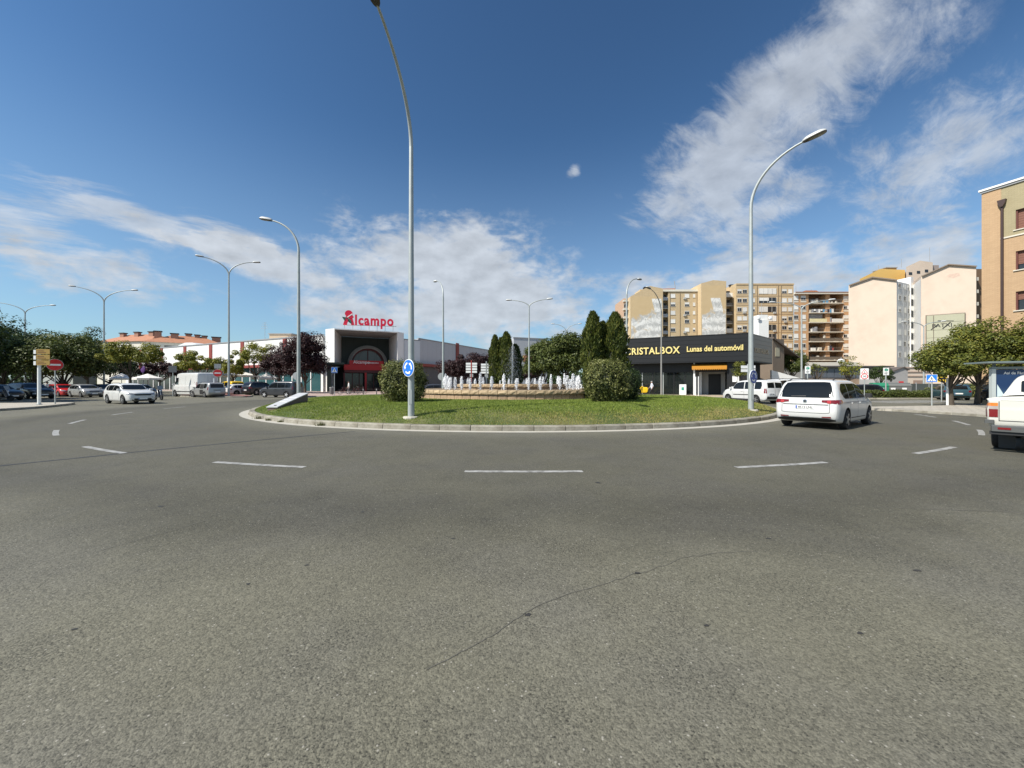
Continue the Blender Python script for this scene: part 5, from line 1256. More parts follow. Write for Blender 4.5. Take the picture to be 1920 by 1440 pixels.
pc2 = thing('parasol', 'closed white parasol hanging on the terrace of the podium', 'parasol', (gx(1577, 88), 88, zt + .2)); b_ = MB(); b_.ball((0, 0, 1.2), .7, 12, 8, (1.2, .8, .9)); b_.build('canopy', M_WHITE, pc2, smooth=60); MB().tube([(0, 0, 0), (0, 0, 2.2)], .05, 6).build('pole', M_CAPM, pc2)

# pale pink gable walls
def foot(label, pts, name='gable_building', cat='apartment block'):
    return thing(name, label, cat, (pts[0][0], pts[0][1], 0))
def wallprism(parent, pts, z0, z1, mat, name='wall'):
    o = Vector((parent.location.x, parent.location.y)); n = len(pts)
    a = sum(pts[i][0] * pts[(i + 1) % n][1] - pts[(i + 1) % n][0] * pts[i][1] for i in range(n))
    z1 = z1 if isinstance(z1, (list, tuple)) else [z1] * n
    if a < 0: pts = pts[::-1]; z1 = list(z1)[::-1]
    return MB().prism([(p[0] - o.x, p[1] - o.y) for p in pts], z0, z1).build(name, mat, parent)
A0, A1, A2 = (90.3, 103.3), (97.9, 98.0), (104.5, 101.0)
def lerp(a, b, t): return (a[0] + (b[0] - a[0]) * t, a[1] + (b[1] - a[1]) * t)
zz = lambda py, d: gz(py, d)
g1 = foot('pale pink windowless gable wall with a shade-grey side full of small windows', [A0])
Am = lerp(A0, A1, .5); off1 = (6.0, 6.2)
bk_ = lambda p, k=1: (p[0] + off1[0] * k, p[1] + off1[1] * k)
za, zm, zb_ = zz(535, A0[1]), zz(519.5, Am[1]), zz(525, A1[1])
for p, q, z0_, z1_, in ((A0, Am, za, zm), (Am, A1, zm, zb_)): wallprism(g1, [p, q, bk_(q, 2), bk_(p, 2)], 0, [z0_, z1_, z1_, z0_], M_PINK)
rt = MB()
for p, q, z0_, z1_ in ((A0, Am, za, zm), (Am, A1, zm, zb_)):
    o_ = Vector((g1.location.x, g1.location.y)); d3 = lambda t, z: (t[0] - o_.x, t[1] - o_.y, z)
    f_ = lambda t: (t[0] - .25, t[1] - .4)
    rt.poly([d3(f_(p), z0_ + .06), d3(f_(q), z1_ + .06), d3(bk_(q, 2), z1_ + .06), d3(bk_(p, 2), z0_ + .06)]); rt.poly([d3(f_(p), z0_ - .25), d3(f_(q), z1_ - .25), d3(f_(q), z1_ + .06), d3(f_(p), z0_ + .06)])
rt.build('roof', pm('roof_edge_brown', (.22, .17, .13), .8), g1)
wallprism(g1, [(A1[0] + .02, A1[1] + .01), A2, (A2[0] + 1, A2[1] + 10), (A1[0] + 3, A1[1] + 10)], 3.0, zb_ - .3, M_SHGREY, 'side_wall')  # shaded side, its shade put into a grey render colour
uS = Vector((A2[0] - A1[0], A2[1] - A1[1], 0)).normalized(); aSd = math.atan2(uS.y, uS.x); Ls = math.hypot(A2[0] - A1[0], A2[1] - A1[1])
o1 = Vector((g1.location.x, g1.location.y, 0))
for t, w_ in ((.22, .75), (.58, .8), (.85, .55)):
    for i, py in enumerate((537, 559, 581, 602, 623, 644, 665)):
        q = Vector((A1[0], A1[1], 0)) + uS * Ls * t - o1
        o = win(g1, 0, 0, w_, 1.05, kind=wr_.choice(['half', 'closed', 'open'])); o.location = (q.x, q.y, zz(py, 99.5)); o.rotation_euler.z = aSd
for t in (.42, .72): q = Vector((A1[0], A1[1], 0)) + uS * Ls * t - o1 + Vector((.3, -.6, 0)) * .15; MB().tube([(q.x, q.y, 3), (q.x, q.y, zb_ - 1)], .08, 6).build('drainpipe', M_CAPM, g1)
# stair tower and the second gable
B0, B1 = (100.9, 95.0), (108.5, 90.0)
g2 = foot('pale pink gable wall with faded stain, behind the street trees', [B0])
Bm = lerp(B0, B1, .5); bk2 = lambda p, k=1: (p[0] + 4.4 * k, p[1] + 6.0 * k)
zc, zd, ze = zz(518, B0[1]), zz(496, Bm[1]), zz(499.5, B1[1])
for p, q, z0_, z1_ in ((B0, Bm, zc, zd), (Bm, B1, zd, ze)): wallprism(g2, [p, q, bk2(q, 2), bk2(p, 2)], 0, [z0_, z1_, z1_, z0_], M_PINK)
ow = [(B0[0] - .03, B0[1] + .02), (B0[0] + 4.37, B0[1] + 6.02)]
wallprism(g2, [ow[0], (ow[0][0] + .05, ow[0][1] - .03 + .06), (ow[1][0] + .1, ow[1][1]), ow[1]], 4, zc - .6, M_WPAN, 'white_side_panel')
rt = MB()
for p, q, z0_, z1_ in ((B0, Bm, zc, zd), (Bm, B1, zd, ze)):
    o_ = Vector((g2.location.x, g2.location.y)); d3 = lambda t, z: (t[0] - o_.x, t[1] - o_.y, z); f_ = lambda t: (t[0] - .25, t[1] - .4)
    rt.poly([d3(f_(p), z0_ + .06), d3(f_(q), z1_ + .06), d3(bk2(q, 2), z1_ + .06), d3(bk2(p, 2), z0_ + .06)]); rt.poly([d3(f_(p), z0_ - .2), d3(f_(q), z1_ - .2), d3(f_(q), z1_ + .06), d3(f_(p), z0_ + .06)])
rt.build('roof', MATS['roof_edge_brown'], g2)
stn = MB(); rr_ = random.Random(5); uB = Vector((B1[0] - B0[0], B1[1] - B0[1], 0)).normalized(); aB_ = math.atan2(uB.y, uB.x)
stn.poly([(1.1 * rr_.uniform(.6, 1.2) * math.cos(i * .52), -.012, .55 * rr_.uniform(.5, 1.2) * math.sin(i * .52)) for i in range(12)])
tq = lerp(B0, B1, .60); stn.build('faded_stain', pm('stain_pink', (.58, .43, .345), .85, .3, 3), g2, (tq[0] - B0[0], tq[1] - B0[1], zz(517, 92)), aB_)
# strip of balconies on the far edge of the second gable
for i in range(9):
    z = zz(508 + 23.5 * i, 90)
    MB().box(B1[0] - B0[0] + .05, B1[0] - B0[0] + 1.2, B1[1] - B0[1] + .5, B1[1] - B0[1] + 2, z - 2.1, z - 1.7 + .4).build('balcony_slab', M_SLAB, g2); MB().box(B1[0] - B0[0] + .05, B1[0] - B0[0] + .9, B1[1] - B0[1] + 1.2, B1[1] - B0[1] + 2, z - 1.3, z + .9).build('balcony_door', M_WDK, g2)
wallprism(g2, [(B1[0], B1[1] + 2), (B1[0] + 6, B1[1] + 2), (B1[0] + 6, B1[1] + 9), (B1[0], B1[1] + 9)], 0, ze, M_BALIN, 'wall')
ol = foot('white stair tower in the corner between the two pale gables', [(104.2, 100.6)], 'stair_tower', 'building')
wallprism(ol, [(104.2, 100.6), (105.2, 100.9), (108, 106), (103, 106)], 0, zz(520, 101), M_WPAN)
for i in range(8): z = zz(546 + 21 * i, 101); q = MB(); q.box(.12, .85, -.03, .25, z - .95, z + .75); q.build('stair_window', M_WDK, ol, rotz=R(15))
# penthouse and yellow block behind
yb = foot('yellow rendered block with a brown lift house above the first pale gable', [(99, 112)], 'yellow_block', 'building')
D = 112.0; q = lambda p: gx(p, D)
s = MB(); s.prism([(q(1612) - 99, 0), (q(1697) - 99, 0), (q(1697) - 99, zz(506, D)), (q(1651) - 99, zz(504, D)), (q(1612) - 99, zz(523, D))], 0, 6, 'y'); s.v = [(x + y * 1.0, y, z) for x, y, z in s.v]; s.build('wall', M_YELR, yb); MB().box(q(1673) - 99, q(1694) - 99, 2, 6, zz(506, D), zz(498.5, D)).build('lift_house', pm('lift_brown', (.33, .22, .11), .8), yb); MB().box(q(1672) - 99, q(1695) - 99, 1.8, 6.2, zz(498.5, D), zz(497, D)).build('lift_roof', M_CAPM, yb); MB().tube([(q(1650) - 99, .5, zz(506, D)), (q(1650) - 99, .5, zz(496, D))], .06, 5).build('aerial', M_CAPM, yb)
ph = foot('pink penthouse with three small windows between the gables', [(110, 106)], 'penthouse', 'building'); D2 = 106.0; q2 = lambda p: gx(p, D2) - 110
s = MB(); s.prism([(q2(1699), 0), (q2(1749), 0), (q2(1749), zz(492, D2)), (q2(1725), zz(488.5, D2)), (q2(1699), zz(500.5, D2))], 0, 8, 'y'); s.v = [(x + y * 1.08, y, z) for x, y, z in s.v]; s.build('wall', M_PINK, ph); MB().box(q2(1749), q2(1768), 1.0, 8, 0, zz(495, D2)).build('side_wall', pm('penthouse_side', (.33, .27, .24), .8), ph)
for p, py in ((1707, 513), (1722, 510.5), (1737, 508)): MB().box(q2(p) - .45, q2(p) + .45, -.05, -.003, zz(py, D2) - .38, zz(py, D2) + .38).build('window', M_WDK, ph)
MB().tube([(q2(1758), 2, zz(495, D2)), (q2(1758), 2, zz(459, D2))], .06, 5).build('aerial', M_CAPM, ph); MB().tube([(q2(1704), 2, zz(497, D2)), (q2(1704), 2, zz(481, D2))], .06, 5).build('aerial', M_CAPM, ph)
# hoarding frame on the second gable
C0 = lerp(B0, B1, .09); C1 = lerp(B0, B1, .80); uH = Vector((C1[0] - C0[0], C1[1] - C0[1], 0)); LH = uH.length; aH = math.atan2(uH.y, uH.x); nrm = Vector((uH.y, -uH.x, 0)).normalized()
hd = thing('wall_hoarding', 'faded greenish advertising hoarding with sketchy black lettering on the pale gable', 'hoarding', Vector((C0[0], C0[1], 0)) + nrm * .12, aH)
zt_, zb2 = zz(590, 93), zz(690, 93)
n_ = 7
for i in range(n_): z0_ = zb2 + (zt_ - zb2) * i / n_; MB().box(0, LH, -.03, 0, z0_ + .03, zb2 + (zt_ - zb2) * (i + 1) / n_ - .03).build('panel', pm('hoarding_green', (.44, .43, .31), .8, .1, .6, rnd=.05), hd)
fm = MB(); fm.box(-.06, .06, -.12, -.04, 0, zt_ + .1); fm.box(LH - .06, LH + .06, -.12, -.04, 5, zt_ + .1); fm.box(0, LH, -.10, -.04, zt_ + .02, zt_ + .1); fm.box(LH * .2 - .04, LH * .2 + .04, -.1, -.04, 3, zt_ - .1); fm.build('frame', pm('rust_frame', (.13, .10, .08), .7), hd)
flat_text('PATXI', 1.25, M_BLACK, hd, (LH * .42, -.06, zt_ - 3.0), 0, 'lettering', .01); s = MB(); s.prism([(LH * .3, zt_ - 1.5), (LH * .72, zt_ - 1.75), (LH * .72, zt_ - 1.62), (LH * .32, zt_ - 1.35)], -.06, -.05, 'y'); s.prism([(LH * .12, zt_ - 3.5), (LH * .30, zt_ - 2.3), (LH * .33, zt_ - 2.35), (LH * .15, zt_ - 3.6)], -.06, -.05, 'y'); s.prism([(LH * .42, zt_ - 3.4), (LH * .62, zt_ - 1.9), (LH * .65, zt_ - 1.95), (LH * .45, zt_ - 3.5)], -.066, -.061, 'y'); s.build('brush_stroke', M_BLACK, hd)
# low pink wing and grey shed
lw = foot('low pink wing with ledges below the gables', [(93, 88)], 'low_wing', 'building'); D3 = 88.0; q3 = lambda p: gx(p, D3) - 93
MB().box(q3(1680), q3(1745), 0, 8, 0, zz(688, D3)).build('wall', M_PINK, lw); [MB().box(q3(1680) - .1, q3(1745), -.15, -.003, zz(py, D3) - .12, zz(py, D3) + .08).build('ledge', pm('ledge_brown', (.40, .30, .24), .8), lw) for py in (689, 697, 705)]; MB().box(q3(1712), q3(1732), -.05, -.003, .2, zz(713, D3)).build('panel', pm('wing_brown', (.32, .22, .17), .8), lw)
gs = thing('grey_shed', 'small grey gabled shed with a brown door', 'shed', (gx(1662, 64), 64, 0)); SW = gx(1702, 64) - gx(1662, 64)
MB().prism([(0, 0), (SW, 0), (SW, zz(694, 64)), (SW * .80, zz(689, 64)), (0, zz(701, 64))], 0, 5, 'y').build('wall', pm('shed_grey', (.33, .32, .31), .85, .1, 1), gs); MB().prism([(-.1, zz(701, 64)), (SW * .80, zz(689, 64)), (SW + .15, zz(694.5, 64)), (SW + .15, zz(693, 64)), (SW * .80, zz(687.5, 64)), (-.1, zz(699.5, 64))], -.2, 5.2, 'y').build('roof', pm('shed_roof', (.11, .09, .08), .8), gs); MB().box(.25, 1.2, -.04, -.003, .1, 1.45).build('door', pm('shed_door', (.28, .15, .08), .7), gs); MB().box(.6, .85, -.03, -.003, 1.9, 2.15).build('vent', M_DARKIN, gs)
# fence with dark sheet panels, red sign
fe = thing('site_fence', 'dark sheet fence with posts beyond the crossing', 'fence', (gx(1694, 58), 58, 0), R(-4)); FW = gx(1850, 58) - gx(1694, 58)
for i in range(7): MB().box(i * FW / 7 + .05, (i + 1) * FW / 7 - .05, 0, .04, .1, 1.55).build('panel', pm('fence_dark', (.055, .065, .06), .7, .15, 1, rnd=.1), fe)
for i in range(8): MB().box(i * FW / 7 - .04, i * FW / 7 + .04, -.03, .07, 0, 1.7).build('fence_post', M_CAPM, fe)
rs_ = thing('red_notice', 'small red notice on the end of the dark fence', 'notice', (gx(1690, 57), 57, 0)); MB().box(-.35, .35, 0, .03, 1.2, 1.9).build('plate', M_RED, rs_); MB().tube([(0, .06, 0), (0, .06, 1.9)], .04, 6).build('post', M_CAPM, rs_); MB().box(-.25, .25, -.006, -.001, 1.45, 1.6).build('text_line', M_WHITE, rs_)
# containers
def container(label, px, d, col, w=1.35):
    r = thing('waste_container', label, 'container', (gx(px, d), d, .12), R(-20), 'waste containers on the verge')
    s = MB(); s.prism([(-.55, .25), (.55, .25), (.62, 1.15), (.45, 1.42), (-.45, 1.42), (-.62, 1.15)], -w / 2, w / 2, 'x'); s.v = [(x, y, z) for x, y, z in s.v]; s.build('bin_body', col, r); MB().box(-w / 2 - .05, w / 2 + .05, -.64, .64, 1.12, 1.2).build('rim', col, r)
    l_ = MB(); l_.prism([(-.5, 1.2), (.5, 1.2), (.35, 1.52), (-.35, 1.52)], -w / 2 + .02, w / 2 - .02, 'x'); l_.build('lid', pm('lid_dark', (.10, .11, .11), .6) if 'grey' in label else col, r)
    for sx in (-1, 1):
        for sy in (-1, 1): k_ = MB(); k_.lathe([(.12, -.04), (.12, .04)], 10, 'x', (sx * (w / 2 - .2), sy * .4, .14)); k_.build('wheel', M_TYRE, r)
    MB().box(-.2, .2, -.70, -.66, .75, .95).build('sticker', M_WHITE, r); return r
container('green waste container on the verge', 1647, 43.5, pm('bin_green', (.02, .20, .11), .5, .08, 3)); container('grey waste container next to the green one', 1668, 43.8, pm('bin_grey2', (.15, .155, .15), .55, .1, 3)); container('grey waste container farthest from the green one', 1689, 44.3, pm('bin_grey2', (.15, .155, .15), .55, .1, 3))

# brick building at the edge
bb = thing('brick_building', 'warm brick apartment building with brown shutters and drainpipe at the picture edge', 'apartment block', (35.0, 28.7, 0)); ud = Vector((.36, -.93, 0)).normalized(); aB = math.atan2(ud.y, ud.x); HB = 15.8; zg = 11.95
LB = 12.0
MB().box(0, .94, 0, 10, 0, HB).build('wall', M_ORANGE, bb, (0, 0, 0), aB)
# main wall with real window openings
wx = [(1.60, 2.95), (5.2, 6.6), (8.6, 10.0)]; wz = [(z0, z0 + 1.32) for z0 in (1.0, 3.85, 6.70, 9.55)]
def holed(x0, x1, z0, z1, holes_x, holes_z, name, mat, yy):
    m = MB(); xs_ = [x0]
    for a, b in holes_x: xs_ += [a, b]
    xs_.append(x1); zs_ = [z0]
    for a, b in holes_z: zs_ += [a, b]
    zs_.append(z1)
    for i in range(len(xs_) - 1):
        for j in range(len(zs_) - 1):
            if i % 2 and j % 2: continue
            if xs_[i + 1] - xs_[i] < 1e-4 or zs_[j + 1] - zs_[j] < 1e-4: continue
            m.box(xs_[i], xs_[i + 1], yy, yy + .30, zs_[j], zs_[j + 1])
    return m.build(name, mat, bb, (0, 0, 0), aB)
holed(.94, LB, 0, zg, wx, wz, 'wall', M_ORANGE, .03); wzt = [(zg + .45, zg + 1.85)]
holed(.94, LB, zg + .10, HB, wx, wzt, 'wall', M_GREENB, .02)
MB().box(.9, LB, -.03, .3, zg, zg + .10).build('ledge', M_SLAB, bb, (0, 0, 0), aB); MB().box(.94, LB, .34, 10, 0, HB - .05).build('interior', M_DARKIN, bb, (0, 0, 0), aB); MB().box(-.12, LB, -.14, 10, HB, HB + .13).build('coping', M_WPAN, bb, (0, 0, 0), aB); MB().box(-.06, LB, -.07, -.0, HB - .14, HB).build('coping_lip', M_CAPM, bb, (0, 0, 0), aB)
M_BSH = pm('shutter_brown', (.20, .085, .055), .6, .08, 3)
for a, b in wx:
    for j, (c0, c1) in enumerate(wz + wzt):
        k_ = [.35, .40, .45, .72, 1.0][j]; zm_ = c1 - (c1 - c0) * k_
        fr_ = MB(); fr_.box(a, a + .07, .10, .28, c0, c1); fr_.box(b - .07, b, .10, .28, c0, c1); fr_.box(a, b, .10, .28, c1 - .06, c1); w0 = fr_.build('window', pm('frame_brown', (.13, .04, .03), .5), bb, (0, 0, 0), aB)
        ns = max(1, int((c1 - zm_) / .09))
        sh = MB(); [sh.box(a + .07, b - .07, .20 + .012 * (q % 2), .25, c1 - .06 - (q + 1) * .085, c1 - .06 - q * .085 - .006) for q in range(ns)]; sh.build('shutter', M_BSH, w0)
        MB().box(a + .07, b - .07, .255, .27, c0, c1).build('pane', M_WDK, w0); MB().box(a - .10, b + .10, -.05, .2, c0 - .07, c0 - .003).build('sill', M_SLAB, w0)
dp = MB(); dp.tube([(1.0, -.06, 0), (1.0, -.06, 14.3)], .075, 10); dp.build('drainpipe', pm('pipe_dark', (.055, .03, .025), .5), bb, (0, 0, 0), aB, 50); h_ = MB(); h_.prism([(.80, 14.75), (1.22, 14.75), (1.18, 14.5), (1.06, 14.25), (.94, 14.25), (.84, 14.5)][::-1], -.22, -.004, 'y'); h_.build('rainwater_head', MATS['pipe_dark'], bb, (0, 0, 0), aB)
# advertising shelter
ad = thing('advertising_shelter', 'bus shelter with a blue poster reading Así de Fácil behind the white pickup', 'bus shelter', (gx(1860, 21.0), 21.0, .13), R(-18)); M_ADG = pm('shelter_grey', (.16, .20, .20), .4, .1, 3)
MB().box(-.06, .10, -.10, .10, 0, 2.18).build('post', pm('shelter_post', (.42, .46, .45), .4), ad); MB().box(1.55, 1.68, -.10, .10, 0, 2.18).build('post', M_ADG, ad); MB().box(-.06, 1.68, -.09, .09, 2.18, 2.30).build('poster_top', M_ADG, ad); MB().box(-.5, 4.2, -.5, 1.1, 2.50, 2.58).build('roof', M_ADG, ad); MB().box(1.7, 1.8, .2, .3, 0, 2.5).build('post', M_ADG, ad); MB().box(3.6, 3.7, .2, .3, 0, 2.5).build('post', M_ADG, ad); MB().box(.2, .3, .2, .3, 2.2, 2.5).build('bracket', M_ADG, ad)
def poster_mat():
    m = bpy.data.materials.new('poster_blue'); m.use_nodes = True; t = m.node_tree; k = NT(t); b = t.nodes['Principled BSDF']; co = k.n('ShaderNodeTexCoord').outputs['Object']; sp = k.n('ShaderNodeSeparateXYZ'); k.put(sp.inputs[0], co)
    c = k.mix(k.ramp(k.m('ADD', sp.outputs[2], k.m('MULTIPLY', k.noise(co, 1.2, 4), .4)), .4, 1.5), (.10, .19, .26), (.012, .035, .10)); k.put(b.inputs['Base Color'], c); b.inputs['Roughness'].default_value = .12; return m
MB().box(.13, 1.52, -.07, .07, .35, 2.15).build('poster', poster_mat(), ad); MB().prism([(.16, .4), (.62, .4), (.16, 1.35)], -.076, -.072, 'y').build('poster_shape', pm('poster_pale2', (.55, .66, .66), .3), ad); MB().prism([(.62, .4), (1.5, .4), (1.5, 1.25), (.95, .95)], -.076, -.072, 'y').build('poster_shape', pm('poster_dark', (.03, .025, .03), .3), ad)
flat_text('Así de Fácil', .19, M_WHITE, ad, (.86, -.078, 1.90), 0, 'lettering', .002)
# zebra bars on the far crossings
for nm, P, u, v, n in (('far', Vector((29.5, 33.0, .004)), Vector((.95, .3, 0)), Vector((.25, -.97, 0)), 9), ('shop', Vector((-29.0, 44.2, .004)), Vector((.93, -.1, 0)), Vector((.1, 1, 0)), 8)):
    for i in range(n):
        m = MB(); a = P + u * (i * 1.0); m.poly([a, a + u * .5, a + u * .5 + v * 3.2, a + v * 3.2]); m.build('zebra_bar', M_PAINT, road)
for a0, a1, w_ in (((-30.5, 40.6), (-22.5, 42.6), .25), ((23.5, 25.5), (27.5, 32.5), .3)):
    m = MB(); strip(m, [a0, lerp(a0, a1, .5), a1], w_, .005); m.build('give_way_line', M_PAINT, road)

# ------------------------------------------------------------------ street lamps
M_LHEAD = pm('lamp_head_shell', (0.50, 0.51, 0.50), 0.45, 0.08, 5)
M_LUND = pm('lamp_head_frame', (0.055, 0.05, 0.045), 0.6, 0.1, 5)
M_LGLS = pm('lamp_glass', (0.20, 0.19, 0.15), 0.25, 0.25, 6)
M_PALECON = pm('pale_concrete', (0.50, 0.47, 0.40), 0.85, 0.15, 6)
def lamp_head(parent, p, tilt, az):
    """p: where the arm ends; the head runs on along the arm"""
    s = MB(); prof = []
    L, Wd = 0.82, 0.17
    ring0 = None
    n = 18
    def outline(k, dz):
        out = []
        for i in range(n):
            a = 2 * math.pi * i / n
            x = L / 2 + (L / 2) * math.copysign(abs(math.cos(a)) ** .75, math.cos(a)) * k
            y = Wd * math.copysign(abs(math.sin(a)) ** .8, math.sin(a)) * k * (0.8 + .25 * x / L)
            out.append((x - 0.05, y, dz))
        return out
    b0 = s.addv(outline(1, 0)); b1 = s.addv(outline(.97, .055)); b2 = s.addv(outline(.72, .12)); b3 = s.addv(outline(.3, .14))
    for a, b in ((b0, b1), (b1, b2), (b2, b3)):
        for i in range(n):
            j = (i + 1) % n; s.face((a + i, a + j, b + j, b + i))
    s.face(range(b3, b3 + n))
    rot = (0, -tilt, az)
    o = s.build('lamp_head', M_LHEAD, parent, p, smooth=50); o.rotation_euler = rot
    u = MB(); c = u.addv(outline(.985, -.004)); d = u.addv(outline(.985, -.03)); e = u.addv(outline(.8, -.03))
    for a, b in ((c, d), (d, e)):
        for i in range(n):
            j = (i + 1) % n; u.face((a + i, b + i, b + j, a + j))
    u.face([e + i for i in range(n - 1, -1, -1)])
    f = u.build('lamp_frame', M_LUND, o)
    g = MB(); h = g.addv([(0.1 + (x + .05) * .82 * .95 + .02, y * .74, -.034) for x, y, _ in outline(.9, 0)]); g.face([h + i for i in range(n - 1, -1, -1)])
    k = g.addv([(0.1 + (x + .05) * .70 + .04, y * .55, -.062) for x, y, _ in outline(.85, 0)])
    for i in range(n):
        j = (i + 1) % n; g.face((h + i, k + i, k + j, h + j))
    g.face([k + i for i in range(n - 1, -1, -1)]); g.build('lamp_glass', M_LGLS, o, smooth=40)
def arm_pts(z0, reach, rise, az, n=12, tmax=78):
    P = []
    for i in range(n + 1):
        t = R(tmax) * i / n
        h = reach * (1 - math.cos(t)) / (1 - math.cos(R(tmax))); z = z0 + rise * math.sin(t) / math.sin(R(tmax))
        P.append((h * math.cos(az), h * math.sin(az), z))
    dx, dz = reach / (1 - math.cos(R(tmax))) * math.sin(R(tmax)), rise / math.sin(R(tmax)) * math.cos(R(tmax))
    return P, math.atan2(dz, dx)
def lamp(label, loc, arms, Hs, reach, rise, r0=.105, group='tall street lamps of the roundabout', pad=True, mat=None, name='street_lamp'):
    r = thing(name, label, 'street lamp', loc, 0, group); mat = mat or M_GALV
    s = MB(); s.tube([(0, 0, -.25), (0, 0, .0), (0, 0, Hs * .5), (0, 0, Hs)], [r0, r0, r0 * .82, r0 * .62], 16); s.build('pole', mat, r, smooth=50)
    if pad: MB().lathe([(r0 * 2.6, -.2), (r0 * 2.5, -.01), (r0 * 2.3, .012)], 14).build('base_pad', M_PALECON, r)
    d = MB(); d.box(r0 * -.45, r0 * .45, -r0 * 1.03, -r0 * .9, .45, .95); d.build('service_door', mat, r)
    for a in arms:
        p, tilt = arm_pts(Hs - .05, reach, rise, a)
        s = MB(); s.tube(p, [r0 * .62 - (r0 * .27) * i / (len(p) - 1) for i in range(len(p))], 12); s.build('arm', mat, r, smooth=50)
        q = Vector(p[-1]); lamp_head(r, q + Vector((math.cos(a), math.sin(a), 0)) * 0.0, tilt * .8, a)
    return r
def outward(x, y): return math.atan2(y - IC.y, x - IC.x)
def isl_lamp(label, px, d, az=None, Hs=9.1, reach=2.55, rise=2.2, r0=.115):
    x = gx(px, d); return lamp(label, (x, d, lawn_z(x, d)), [outward(x, d) if az is None else az], Hs, reach, rise, r0)
lampA = isl_lamp('tall galvanised lamp post nearest the road, its head leaning over the viewer', 771, 13.6, R(-95), 9.55, 2.75, 2.35)
lampB = isl_lamp('lamp post rising behind the slanted plaque, arm bent to the far side', 560, 24.0, R(181), 9.3, 1.65, 1.9)
lampC = isl_lamp('lamp post on the lawn beside the white people carrier', 1408, 17.3, R(-45), 9.1, 1.9, 2.15)
isl_lamp('slim lamp post standing beyond the fountain, arm pointing away', 831, 37.0, R(118), 9.3, 2.2, 2.0)
isl_lamp('lamp post rising behind the three conifers, arm bent away from them', 1175, 35.0, R(50), 9.0, 2.6, 2.0)
M_DKPOLE = pm('lamp_bronze', (0.30, 0.29, 0.27), 0.5, 0.1, 3, metal=0.2)
lamp('lamp post with a dark bent arm in front of the black shop', (gx(1240, 43.5), 43.5, .1), [R(215)], 9.3, 2.0, 2.6, .10, pad=False, mat=M_DKPOLE)
GT = 'twin arm street lamps'
def twin(label, px, ysplit, d, az=R(180), reach=2.8, rise=1.75, z=0.0):
    return lamp(label, (gx(px, d), d, z), [az, az + math.pi], gz(ysplit, d) - z, reach, rise, .12, GT, False)
twin('twin arm lamp on the red paved median, nearest of the twin lamps', 429, 516, 43.6, R(204), 2.3, 1.8, .13)
twin('twin arm lamp above the yellowish spreading tree', 195, 567, 54, R(200), 3.0, 2.0)
twin('twin arm lamp among the dark car park trees, cut by the picture edge', 47, 588, 63, R(200), 3.0, 1.6)
twin('twin arm lamp rising behind the middle of the fountain', 992, 575, 50, R(172), 2.3, .95)
twin('twin arm lamp in front of the orange balcony block', 1503, 580, 50, R(166), 3.0, 1.1, .12)
twin('twin arm lamp in front of the pale gable walls', 1732, 613, 62, R(176), 2.6, .9, .1)
twin('far twin arm lamp whose heads show over the broad green tree', 1062, 622, 82, R(178), 2.5, 1.7)

# ------------------------------------------------------------------ signs
def face_rz(nx, ny): return math.atan2(ny, nx) + math.pi / 2      # local -y looks along (nx, ny)
def disc_sign(label, loc, n, rad, kind, parent_post=None, cat='road sign', group=None, blue=None):
    r = thing('road_sign', label, cat, loc, face_rz(*n), group)
    s = MB(); s.lathe([(rad, -.02), (rad, 0), (rad * .98, .004)], 36, 'y'); s.build('plate', M_BACK if kind != 'ring' else M_WHITE, r)
    if kind == 'ring':
        MB().lathe([(rad * .93, .0), (rad * .93, .007)], 36, 'y').build('blue_field', blue or M_BLUE, r)
        a = MB()
        for q in range(3):
            a0 = R(102 + 120 * q); a1 = a0 + R(66); pr = None
            for i in range(9):
                t = a0 + (a1 - a0) * i / 8
                b = a.addv([(rad * .48 * math.cos(t), -.011, rad * .48 * math.sin(t)), (rad * .68 * math.cos(t), -.011, rad * .68 * math.sin(t))])
                if i: a.face((b - 2, b - 1, b + 1, b))
            t = a1; t2 = a1 + R(30)
            a.poly([(rad * .38 * math.cos(t), -.011, rad * .38 * math.sin(t)), (rad * .78 * math.cos(t), -.011, rad * .78 * math.sin(t)), (rad * .56 * math.cos(t2), -.011, rad * .56 * math.sin(t2))])
        a.build('arrows', M_WHITE, r)
        MB().box(-.05, .05, .012, .16, -.04, .04).build('bracket', M_BACK, r)
    if kind == 'noentry':
        MB().lathe([(rad * .96, .0), (rad * .96, .007)], 36, 'y').build('red_field', M_RED, r)
        MB().box(-rad * .68, rad * .68, -.012, -.0075, -rad * .15, rad * .15).build('white_bar', M_WHITE, r)
    return r
def post(parent, h, rad=.035, z=0.0, mat=None, y=.05):
    return MB().tube([(0, y, z), (0, y, h)], rad, 10).build('post', mat or M_GALV, parent, smooth=50)
pA = at(765.5, 690, 13.38); disc_sign('round blue roundabout sign on the tallest lamp post, brightly sunlit', pA, (-.60, -.80), .305, 'ring', group='roundabout signs')
pC = at(1413, 706.5, 17.05); disc_sign('round blue roundabout sign, darkened for shade, on the lamp post beside the white people carrier', pC, (.50, -.86), .305, 'ring', group='roundabout signs', blue=M_BLUE_SHADE)
x = gx(103, 26.6); o = disc_sign('no entry sign on a grey post at the pavement by the direction post', (x, 26.6, gz(684, 26.6)), (.62, -.78), .40, 'noentry', group='no entry signs'); post(o, .35, z=-gz(684, 26.6) + .1)
x = gx(408, 43.9); o = disc_sign('no entry sign on the red paved median behind the silver car', (x, 43.9, gz(699.5, 43.9)), (.4, -.9), .42, 'noentry', group='no entry signs'); post(o, .95, z=-gz(699.5, 43.9) + .12)
MB().box(-.32, .32, .02, .06, .52, 1.05).build('grey_box', M_BACK, o); MB().box(-.42, -.30, -.03, .03, -1.5, -.6).build('paper_notice', M_WHITE, o)
